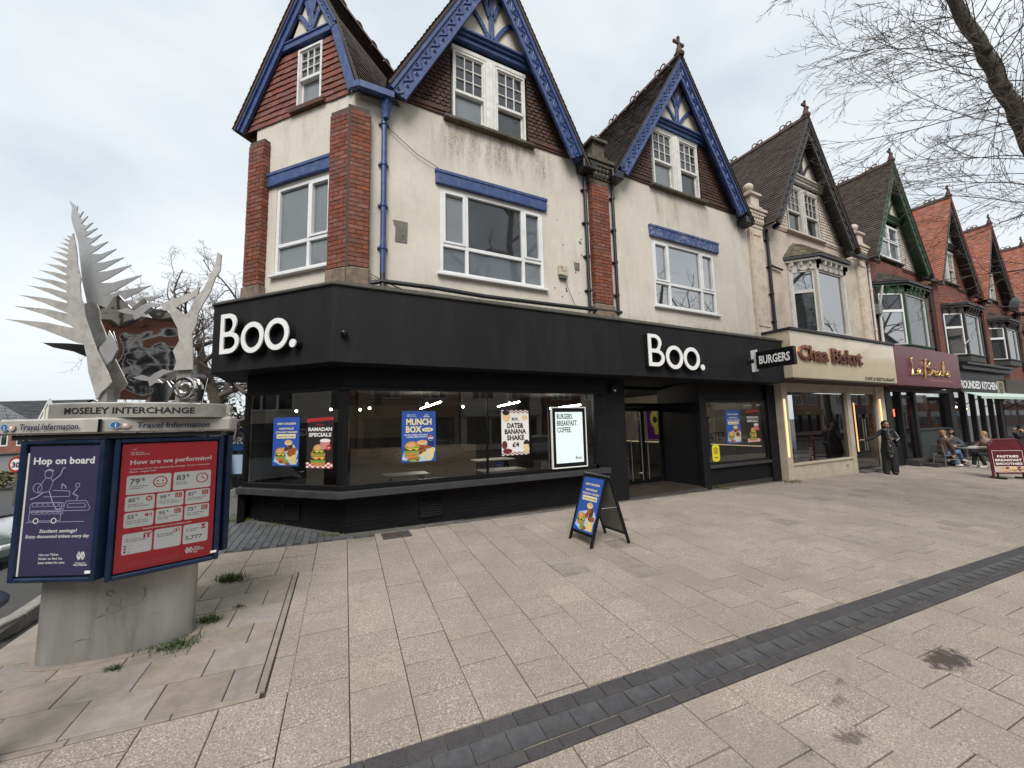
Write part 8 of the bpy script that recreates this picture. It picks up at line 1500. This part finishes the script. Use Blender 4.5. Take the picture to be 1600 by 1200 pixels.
# street tree: leaning limb with long arching twigs
st_ = empty('street_tree', (13.2, 1.0, gz(13.2, 1)), 'leaning street tree with long arching bare twigs at the upper right', 'tree'); r_ = random.Random(77)
LIMB = [(13.2, 1.0, -.45), (12.75, 1.02, 1.6), (12.0, 1.1, 3.6), (11.2, 1.3, 5.15), (10.48, 1.48, 6.45), (9.98, 1.62, 7.42), (9.37, 1.79, 8.61), (8.75, 2.0, 10.2), (8.3, 2.2, 12.0), (8.0, 2.3, 13.6)]
LR = [.20, .17, .15, .13, .11, .095, .08, .065, .045, .025]
mb = MB(); sm = []; sr = []
for i in range(len(LIMB)-1):
    for k_ in range(5): t = k_/5; sm.append(Vector(LIMB[i]).lerp(Vector(LIMB[i+1]), t)+Vector((r_.gauss(0, .018), r_.gauss(0, .018), 0))); sr.append((LR[i]*(1-t)+LR[i+1]*t)*r_.uniform(.94, 1.06))
sm.append(Vector(LIMB[-1])); sr.append(LR[-1]); mb.tube(sm, sr, BARK, 14, caps=False)
for i in (19, 23, 26, 30, 33): mb.ball(sm[i]+Vector((-.10, -.06, .02)), (sr[i]*.62, sr[i]*.62, sr[i]*.55), BARK, 10, 7)
mb.build('trunk', st_, smooth=True)
mb = MB(); mb.tube([(11.9, 1.1, 3.7), (12.3, .3, 5.4), (12.4, -.9, 7.6), (12.1, -1.8, 10)], [.15, .12, .08, .04], BARK, 10, caps=False); mb.tube([(12.6, 1.03, 2.0), (13.9, .9, 4.2), (15.2, .6, 6.6), (16, .4, 9.2)], [.2, .17, .12, .04], BARK, 10, caps=False); mb.build('limb', st_, smooth=True)
LONG = [(12, .075, -.014, 9, .46, .42, 5), (8, .085, -.02, 5, .5, .42, 4), (6, .09, -.02, 1, .55, .45, 3), (4, .10, -.02, 0, 0, 0, 3)]
mb = MB()
for k_ in range(120):
    i = r_.randint(15, len(sm)-3); a = r_.uniform(0, 6.28) if k_ % 3 == 0 else math.pi+r_.gauss(0, .75); d = Vector((math.cos(a), math.sin(a)*.9, r_.uniform(-.15, .75))); grow(mb, sm[i], d, r_.uniform(1.7, 3.1)*(1 if i < 28 else .72), r_.uniform(.006, .011), 0, r_, LONG, TWIG)
for (p, n) in (((12.3, -.4, 6.6), 9), ((14.6, .8, 5.6), 10), ((13.4, .9, 3.6), 6)):
    for k_ in range(n): a = r_.uniform(0, 6.28); grow(mb, Vector(p)+Vector((r_.gauss(0, .2), r_.gauss(0, .2), r_.gauss(0, .6))), Vector((math.cos(a), math.sin(a), r_.uniform(-.1, .7))), r_.uniform(2.2, 3.8), .024, 0, r_, LONG, TWIG)
mb.build('crown', st_, smooth='all')
bare_tree('bare street tree across the road, seen only in the window reflections', (3.5, -13.5, -.5), [(0, 0, 2.5), (.2, 0, 4.5), (.0, .3, 6.5), (.3, 0, 9)], .3, 51, [(7, .2, .04, 7, .5, .7, 5), (5, .25, .0, 6, .5, .7, 3), (4, .3, -.02, 0, 0, 0, 3)], 10, 4.4)
bare_tree('bare street tree at the near kerb, mirrored in the upper windows', (22, -3.4, -.5), [(0, 0, 2.5), (-.2, 0, 4.5), (.0, .3, 6.5), (.3, 0, 9)], .3, 57, [(7, .2, .04, 7, .5, .7, 5), (5, .25, .0, 6, .5, .7, 3), (4, .3, -.02, 0, 0, 0, 3)], 10, 4.6)
NEARSP = [(7, .2, .04, 7, .5, .7, 5), (5, .25, .0, 6, .5, .7, 3), (4, .3, -.02, 0, 0, 0, 3)]
bare_tree('tall bare street tree at the near kerb, mirrored in the first gable window', (9.5, -4, -.5), [(0, 0, 4), (.2, .3, 8), (-.2, .1, 12), (.3, .2, 17)], .36, 61, NEARSP, 13, 5.0, lo=.3); bare_tree('bare street tree at the near kerb, mirrored in the bay windows', (38, -3.4, -.8), [(0, 0, 2.5), (-.2, 0, 4.5), (.0, .3, 6.5), (.3, 0, 9)], .3, 67, NEARSP, 10, 4.8)
# ivy and shrubs by the tree feet
def bush(label, x, y, z, rx_, ry_, rz_, n, seed, m, name='shrub', leaf=.11):
    r_ = random.Random(seed); T = empty(name, (x, y, z), label, 'shrub', 'shrubs along the side street'); mb = MB()
    for i in range(5): mb.tube([(x+r_.uniform(-.2, .2)*rx_, y, z), (x+r_.uniform(-.6, .6)*rx_, y+r_.uniform(-.5, .5)*ry_, z+rz_*r_.uniform(.5, .9))], .03, BARK, 5)
    mb.build('stem', T); mb = MB()
    for i in range(n):
        a, b = r_.uniform(0, 6.28), math.acos(r_.uniform(-.7, 1)); rr = r_.uniform(.55, 1.05)*(1+.2*math.sin(3*a+seed)*math.sin(4*b)); c = Vector((x+rx_*rr*math.sin(b)*math.cos(a), y+ry_*rr*math.sin(b)*math.sin(a), z+rz_*.55+rz_*.55*rr*math.cos(b)))
        u = Vector((r_.gauss(0, 1), r_.gauss(0, 1), r_.gauss(0, 1))).normalized(); v = u.orthogonal().normalized(); s = leaf*r_.uniform(.5, 1.2); mb.add([c-u*s, c+v*s*.5, c+u*s, c-v*s*.5], [(0, 1, 2, 3)], m)
    mb.build('foliage', T); return T
IVY = mat('ivy_leaf', (.045, .062, .022), (.075, .08, .03), rough=.6, scale=4, rand=.4); DRYL = mat('dry_hedge_leaf', (.085, .085, .03), (.11, .095, .04), rough=.7, scale=4, rand=.4)
bush('dark ivy mass round the foot of the gnarled tree', -3.4, 18.6, -.6, 1.5, .8, 3.3, 1500, 3, IVY); bush('olive shrub above the blue hoarding', -2.4, 19.5, -.2, 1.0, .7, 2.2, 900, 4, DRYL); bush('clipped dull hedge below the white garage at the far left', -24.5, 50, -2.9, 7, .8, 1.4, 1600, 5, DRYL, leaf=.25)
hb = empty('blue_hoarding', (-2.75, 17.6, -.2), 'blue hoarding with white letters glimpsed between kiosk and shop', 'hoarding'); HBL = flat('hoarding_blue', (.012, .055, .19)); fr = slant((-3.7, 18.0, 0), (.93, -.36, 0), (0, 0, 1)); mb = MB(fr); mb.box(0, 2.4, 0, .08, .95, 1.75, HBL); mb.build('board', hb); mb = MB(fr); mb.text('MANOR', .05, 1.2, .34, WHITE, -.004, 'L', .02, 1.32); mb.build('lettering', hb); mb = MB(fr)
for xx in (.1, 1.2, 2.3): mb.box(xx-.05, xx+.05, .02, .07, -.6, .95, GUTTER)
mb.box(.9, 1.45, -.01, .03, .1, .8, flat('hoarding_pale', (.30, .42, .55))); mb.build('post', hb)
gw = empty('garden_wall', (-3.0, 21, -.5), 'low brown garden wall along the side street', 'wall'); mb = MB(); mb.prism([(-4.6, 20.2), (-1.4, 20.2), (-1.4, 20.45), (-4.6, 20.45)], -1.6, .15, brick_wall_mat('old_brick', (.10, .055, .04), (.075, .042, .032), (.07, .06, .05))); mb.build('wall', gw)
# ------------------------------------------------------------------ far house on the left
fh = empty('slate_roofed_house', (-26, 58, -3), 'low red brick house with a slate roof and timbered gable at the far left', 'house'); SLATE = mat('slate_roof', (.050, .050, .055), (.035, .035, .04), rough=.8, scale=1.5, rand=.35); BR2 = brick_wall_mat('far_brick', (.26, .085, .05), (.21, .065, .04), (.2, .15, .12)); BR3 = brick_wall_mat('pale_far_brick', (.40, .24, .18), (.34, .19, .14), (.4, .36, .32))
frh = slant((-33.5, 61.6, -2.9), (.893, -.451, 0), (0, 0, 1)); mb = MB(frh); mb.box(0, 10.6, 0, 7, 0, 6.1, BR2); mb.build('wall', fh); mb = MB(frh); mb.plate([(10.0, 5.9), (11.0, 5.9), (11.0, 5.9), (10.5, 8.3)], .2, .4, CREAMPL) if False else mb.add([(10.62, -.3, 6.0), (10.62, 7.3, 6.0), (10.62, 3.5, 8.3)], [(0, 1, 2)], CREAMPL); mb.add([(9.4, -.35, 6.0), (11.2, -.35, 6.0), (10.3, -.35, 8.1)], [(0, 1, 2)], CREAMPL); mb.build('gable', fh)
mb = MB(frh)
for j in range(14):
    t0, t1 = j/14, (j+1.2)/14
    for k_ in range(26): mb.add([(-.5+.42*k_, -.45+3.9*t0, 6.0+2.4*t0+.05), (-.5+.42*k_+.40, -.45+3.9*t0, 6.0+2.4*t0+.05), (-.5+.42*k_+.40, -.45+3.9*t1, 6.0+2.4*t1), (-.5+.42*k_, -.45+3.9*t1, 6.0+2.4*t1)], [(0, 1, 2, 3)], SLATE)
mb.add([(-.5, 3.5, 8.42), (10.6, 3.5, 8.42), (10.6, 7.5, 6), (-.5, 7.5, 6)], [(0, 1, 2, 3)], SLATE); mb.build('roof', fh); mb = MB(frh)
for a, b in (((9.3, 6.0), (10.3, 8.25)), ((10.3, 8.25), (11.3, 6.0)), ((9.4, 6.1), (11.2, 6.1)), ((10.3, 6.1), (10.3, 8.1)), ((9.9, 6.1), (9.9, 7.1)), ((10.7, 6.1), (10.7, 7.1))): mb.beam((a[0], -.4, a[1]), (b[0], -.4, b[1]), .14, .08, flat('far_white', (.6, .6, .58)))
mb.build('gable_timber', fh)
for x in (1.2, 4.6, 6.9):
    mb = MB(frh); mb.box(x, x+1.4, -.06, .05, 3.5, 5.3, flat('far_white', (.6, .6, .58))); W = mb.build('window', fh); mb = MB(frh)
    for xx in (x+.12, x+.76): mb.box(xx, xx+.52, -.08, -.05, 3.65, 5.15, GLASSD)
    mb.build('pane', W)
fg = empty('white_garage', (-29, 55, -3), 'low white rendered garage wall in front of the far brick house', 'garage'); frg = slant((-33, 56.5, -2.9), (.893, -.451, 0), (0, 0, 1)); mb = MB(frg); mb.box(0, 7.5, 0, 3, 0, 2.75, flat('garage_white', (.55, .55, .52))); mb.build('wall', fg); mb = MB(frg); mb.box(-.2, 7.7, -.2, 3.2, 2.752, 2.9, SLATE); mb.build('roof', fg); mb = MB(frg); mb.box(2.6, 4.6, -.05, .0, 1.2, 2.4, GLASSD); mb.build('window', fg)
sg = empty('speed_limit_sign', (-8.29, 17.8, gz(-8.29, 17.8)), 'round red bordered 30 speed sign at the far left beside the kiosk', 'road sign'); fr = slant((-8.29, 17.8, .80), VR, (0, 0, 1)); RR = flat('sign_red', (.40, .02, .025)); mb = MB(fr); mb.disc(0, 0, .24, .24, 0, RR, 28); mb.disc(0, 0, .175, .175, -.003, WHITE, 28); mb.text('30', 0, -.085, .22, BLACKP, -.006, 'C', .04, .25); mb.build('plate', sg); mb = MB(); mb.tube([(-8.27, 17.85, gz(-8.29, 17.8)-.1), (-8.27, 17.85, 1.1)], .04, mat('grey_post', (.14, .12, .11)), 8); mb.build('post', sg)
# ------------------------------------------------------------------ cars
TYRE = mat('tyre', (.012, .012, .013), rough=.85); RIM = mat('alloy_rim', (.35, .35, .36), rough=.35, metal=.8); CGL = mat('car_glass', (.012, .014, .016), rough=.03, spec=.9); HEADL = mat('headlamp', (.6, .62, .64), rough=.1, spec=.8); TAILL = flat('tail_lamp', (.30, .01, .01), .2)
def car_meshes(paint):
    st = [(-2.15, .32, .62, .60, .0), (-2.05, .24, .80, .80, 0), (-1.6, .20, .92, .88, 0), (-.8, .19, .95, .90, 0), (.3, .19, .95, .90, 0), (1.0, .19, .92, .90, 0), (1.6, .20, .84, .88, 0), (2.02, .24, .70, .80, 0), (2.18, .34, .56, .60, 0)]
    mb = MB(); V = []; M = 9
    for x, zl, zt, hw, _ in st: 
        for y, z in ((-hw*.86, zl), (-hw, zl+.14), (-hw*1.01, (zl+zt)/2), (-hw*.97, zt-.05), (-hw*.80, zt), (hw*.80, zt), (hw*.97, zt-.05), (hw*1.01, (zl+zt)/2), (hw, zl+.14), (hw*.86, zl)): V.append((x, y, z))
    M = 10; n = len(st); F = [(i*M+k_, i*M+(k_+1) % M, (i+1)*M+(k_+1) % M, (i+1)*M+k_) for i in range(n-1) for k_ in range(M)]+[tuple(range(M-1, -1, -1)), tuple(range((n-1)*M, n*M))]; mb.add(V, [f[::-1] for f in F], paint)
    R_ = [(-1.75, .90, .78), (-1.35, 1.34, .64), (-.5, 1.45, .62), (.25, 1.43, .62), (1.05, .93, .76)]; V = []
    for x, z, hw in R_: V += [(x, -.80, .90), (x, -hw, z-.03), (x, -hw+.08, z), (x, hw-.08, z), (x, hw, z-.03), (x, .80, .90)]
    F = [(i*6+k_, i*6+k_+1, (i+1)*6+k_+1, (i+1)*6+k_) for i in range(4) for k_ in range(5)]; body = mb; body.add(V, [f[::-1] for f in F], paint)
    gl_ = MB()
    for sy in (-1, 1):
        q = [(-1.45, sy*.785, .96), (.92, sy*.79, .95), (.22, sy*.66, 1.36), (-1.22, sy*.66, 1.33)]; gl_.add([(a, b+sy*.012, c) for a, b, c in q], [(0, 1, 2, 3) if sy < 0 else (3, 2, 1, 0)], CGL)
    gl_.add([(1.07, -.70, .96), (1.07, .70, .96), (.28, .56, 1.41), (.28, -.56, 1.41)], [(0, 1, 2, 3)], CGL); gl_.add([(-1.76, .70, .94), (-1.76, -.70, .94), (-1.38, -.57, 1.31), (-1.38, .57, 1.31)], [(0, 1, 2, 3)], CGL)
    gl_.v = [(v[0]+(.015 if v[0] > .2 and abs(v[1]) < .75 and i >= 8 and i < 12 else (-.015 if i >= 12 else 0)), v[1], v[2]+(.012 if i >= 8 else 0)) for i, v in enumerate(gl_.v)]; return body, gl_
def car(label, loc, rz, c, group='cars parked along the side street'):
    paint = mat('car_paint_%s' % '_'.join(str(int(v*1000)) for v in c), c, tuple(v*.9 for v in c), rough=.25, coat=.8, spec=.6); t = empty('parked_car', loc, label, 'car', group, rz, local=True); b, g = car_meshes(paint); b.build('body', t, smooth=35); g.build('car_window', t)
    for x in (-1.32, 1.32):
        for sy in (-1, 1):
            mb = MB(Matrix.Translation((x, sy*.78, .32)) @ Matrix.Rotation(R(90*sy), 4, 'X')); mb.lathe([(.20, -.10), (.31, -.10), (.325, -.05), (.325, .07), (.30, .10), (.20, .10)], (0, 0, 0), TYRE, 22); w_ = mb.build('wheel', t, smooth=35); mb = MB(Matrix.Translation((x, sy*.78, .32)) @ Matrix.Rotation(R(-90*sy), 4, 'X')); mb.lathe([(.205, .09), (.20, .115), (.16, .09), (.05, .10), (.0, .115)], (0, 0, 0), RIM, 22); mb.build('rim', w_)
    for sy in (-1, 1): mb = MB(); mb.box(1.93, 2.09, sy*.62-.16, sy*.62+.16, .58, .70, HEADL); mb.build('headlight', t, bevel=.02); mb = MB(); mb.box(-2.13, -1.98, sy*.62-.14, sy*.62+.14, .66, .80, TAILL); mb.build('tail_light', t, bevel=.02); mb = MB(); mb.box(.72, .86, sy*.88-.09, sy*.88+.09, .93, 1.04, paint); mb.build('wing_mirror', t, bevel=.02)
    mb = MB(); mb.box(2.10, 2.19, -.45, .45, .33, .50, BLKFRAME); mb.build('grille', t); return t
car('dark green car parked just left of the purple poster panel', (-6.0, 9.1, gz(-6.0, 9.1)-.11), R(-32), (.012, .030, .026)); car('pale silver car parked further back at the left edge', (-8.3, 15.4, gz(-8.3, 15.4)-.11), R(-20), (.42, .44, .47))
# ------------------------------------------------------------------ across the road (behind the viewer, seen in the glass and the mirror sheet)
sheet('road', [(-60, -2.4), (-60, -12), (60, -12), (60, -2.4)][::1], ASPH, -.12, .03); sheet('far_pavement', [(-60, -12.1), (-60, -18), (60, -18), (60, -12.1)], CONC, -.01)
GC = 'cars parked across the road'; car('silver estate car across the road, mirrored in the long window', (6.2, -10.6, gz(0, -10)-.12), R(180), (.28, .30, .33), GC); car('black car across the road, mirrored near the corner post', (-.5, -10.5, gz(0, -10)-.12), R(180), (.01, .01, .012), GC); car('white car across the road, mirrored in the right window', (14.5, -10.6, gz(0, -10)-.12), 0, (.6, .6, .58), GC); car('grey car across the road, mirrored in the corner window', (-8.5, -10.6, gz(0, -10)-.12), 0, (.2, .21, .22), GC)
OPP = [('OPTICIAN', (.5, .5, .48), BLACKP), ('COFFEE BAR', (.25, .03, .04), WHITE), ('BAGGA', (.012, .012, .014), WHITE), ('THE VILLAGE', (.10, .12, .08), WHITE), ('BAKERY', (.28, .16, .06), WHITE), ('NAIL & BEAUTY', (.55, .53, .50), BLACKP), ('HALIB', (.03, .05, .16), WHITE)]
def opposite(i, nm, fc, tcx, fr, loc, label, full=True):
    W_ = 8.0; t = empty('opposite_house', loc, label, 'house', 'shop houses across the road')
    mb = MB(fr); wall(mb, 0, W_, 0, 7.4, [(.4, W_-.4, .5, 2.9), (1.0, 3.2, 4.4, 6.4), (4.8, 7.0, 4.4, 6.4)], (BR2, BR3, CREAMPL)[i % 3], 0, .2); mb.box(0, W_, .3, 9, 0, 7.4, BR2); mb.build('wall', t)
    mb = MB(fr); mb.plate([(.2, 7.4), (W_-.2, 7.4), (W_/2, 12.2)], 0, .3, CREAMPL); mb.build('gable', t); mb = MB(fr)
    for a, b in (((0, 7.2), (W_/2, 12.5)), ((W_, 7.2), (W_/2, 12.5)), ((.3, 7.5), (W_-.3, 7.5)), ((1.7, 9.5), (W_-1.7, 9.5)), ((W_/2, 7.5), (W_/2, 12.2)), ((2.4, 7.5), (2.4, 10)), ((5.6, 7.5), (5.6, 10))): mb.beam((a[0], -.08, a[1]), (b[0], -.08, b[1]), .28, .14, BROWNB)
    mb.build('timber', t); mb = MB(fr)
    mb.add([(-.1, -.5, 7.1), (W_/2, -.5, 12.6), (W_/2, 9, 12.6), (-.1, 9, 7.1), (W_+.1, -.5, 7.1), (W_+.1, 9, 7.1)], [(0, 1, 2, 3), (1, 4, 5, 2)], TILERED); mb.build('roof', t)
    for a in (1.0, 4.8):
        mb = MB(fr)
        for q in ((a, a+.1), (a+.7, a+.8), (a+1.4, a+1.5), (a+2.1, a+2.2)): mb.box(q[0], q[1], -.05, .12, 4.4, 6.4, UPVC)
        for z in (4.4, 5.7, 6.3): mb.box(a, a+2.2, -.04, .12, z, z+.1, UPVC)
        w_ = mb.build('window', t); mb = MB(fr); mb.quad((a, .15, 4.4), (a+2.2, .15, 4.4), (a+2.2, .15, 6.4), (a, .15, 6.4), GLASSD); mb.build('pane', w_)
    mb = MB(fr); mb.box(.1, W_-.1, -.25, .0, 2.95, 3.8, flat('far_fascia_%d' % i, fc)); mb.build('fascia', t); mb = MB(fr); mb.text(nm, W_/2, 3.15, .5, tcx, -.256, 'C', .03); mb.build('lettering', t); mb = MB(fr)
    mb.quad((.4, .18, .5), (W_-.4, .18, .5), (W_-.4, .18, 2.9), (.4, .18, 2.9), GLASSD); mb.build('shop_window', t); mb = MB(fr)
    for x in (.4, 2.7, 5.2, W_-.5): mb.box(x, x+.1, -.03, .17, .5, 2.9, WHITEWOOD if i % 2 else BLKFRAME)
    mb.build('window_post', t)
HL = 'brick gabled shop house across the road, mirrored in the glass, with a %s sign'
CO = ('grey', 'red', 'black', 'olive', 'tan', 'pale', 'blue')
for i, (nm, fc, tcx) in enumerate(OPP):
    x0 = -30+8.2*i; opposite(i, nm, fc, tcx, Matrix.Translation((x0+8, -18, -.5)) @ Matrix.Rotation(R(180), 4, 'Z'), (x0+4, -18, -.5), HL % CO[i])
for i in range(9):
    x0 = 27.4+8.2*i; nm, fc, tcx = OPP[(i*3+1) % 7]; opposite(i % 7, nm, fc, tcx, Matrix.Translation((x0+8, -18, -.9)) @ Matrix.Rotation(R(180), 4, 'Z'), (x0+4, -18, -.9), 'brick gabled shop house number %s down the far pavement, only mirrored in the cafe glass' % ('one', 'two', 'three', 'four', 'five', 'six', 'seven', 'eight', 'nine')[i])
for i in range(4):
    y0 = -12+8.2*i; nm, fc, tcx = OPP[(4, 3, 2, 1)[i]]; opposite((4, 3, 2, 1)[i], nm, fc, tcx, Matrix.Translation((-15.5, y0, -1.8)) @ Matrix.Rotation(R(90), 4, 'Z'), (-15.5, y0+4, -1.8), 'brick shop house over the side street, %s, mirrored in corner glass' % ('nearest the road', 'second from the road', 'third from the road', 'fourth from the road')[i])
dt = empty('distant_terrace', (180, -18, -1), 'long brick terrace far down the road, only mirrored in the bakery and kitchen windows', 'terrace'); mb = MB(); mb.box(101.5, 270, -26, -18, -1.5, 7.5, BR2); mb.build('wall', dt); mb = MB(); mb.add([(101.5, -17.7, 7.4), (270, -17.7, 7.4), (270, -22, 11), (101.5, -22, 11)], [(0, 3, 2, 1)], TILERED); mb.build('roof', dt); mb = MB()
for i in range(26): mb.box(103+6.4*i, 107.5+6.4*i, -18.06, -17.95, -.3, 2.3, GLASSD); mb.box(103.5+6.4*i, 106.5+6.4*i, -18.05, -17.96, 4, 6.2, UPVC)
mb.build('window_row', dt, kind='stuff')
# ------------------------------------------------------------------ settle the fused bodies and clothes into plain meshes
bpy.context.view_layer.update()
dg = bpy.context.evaluated_depsgraph_get()
done = [(o, bpy.data.meshes.new_from_object(o.evaluated_get(dg))) for o in FUSED]
for o, me in done:
    o.modifiers.clear(); o.data = me
    me.polygons.foreach_set('use_smooth', [True]*len(me.polygons))
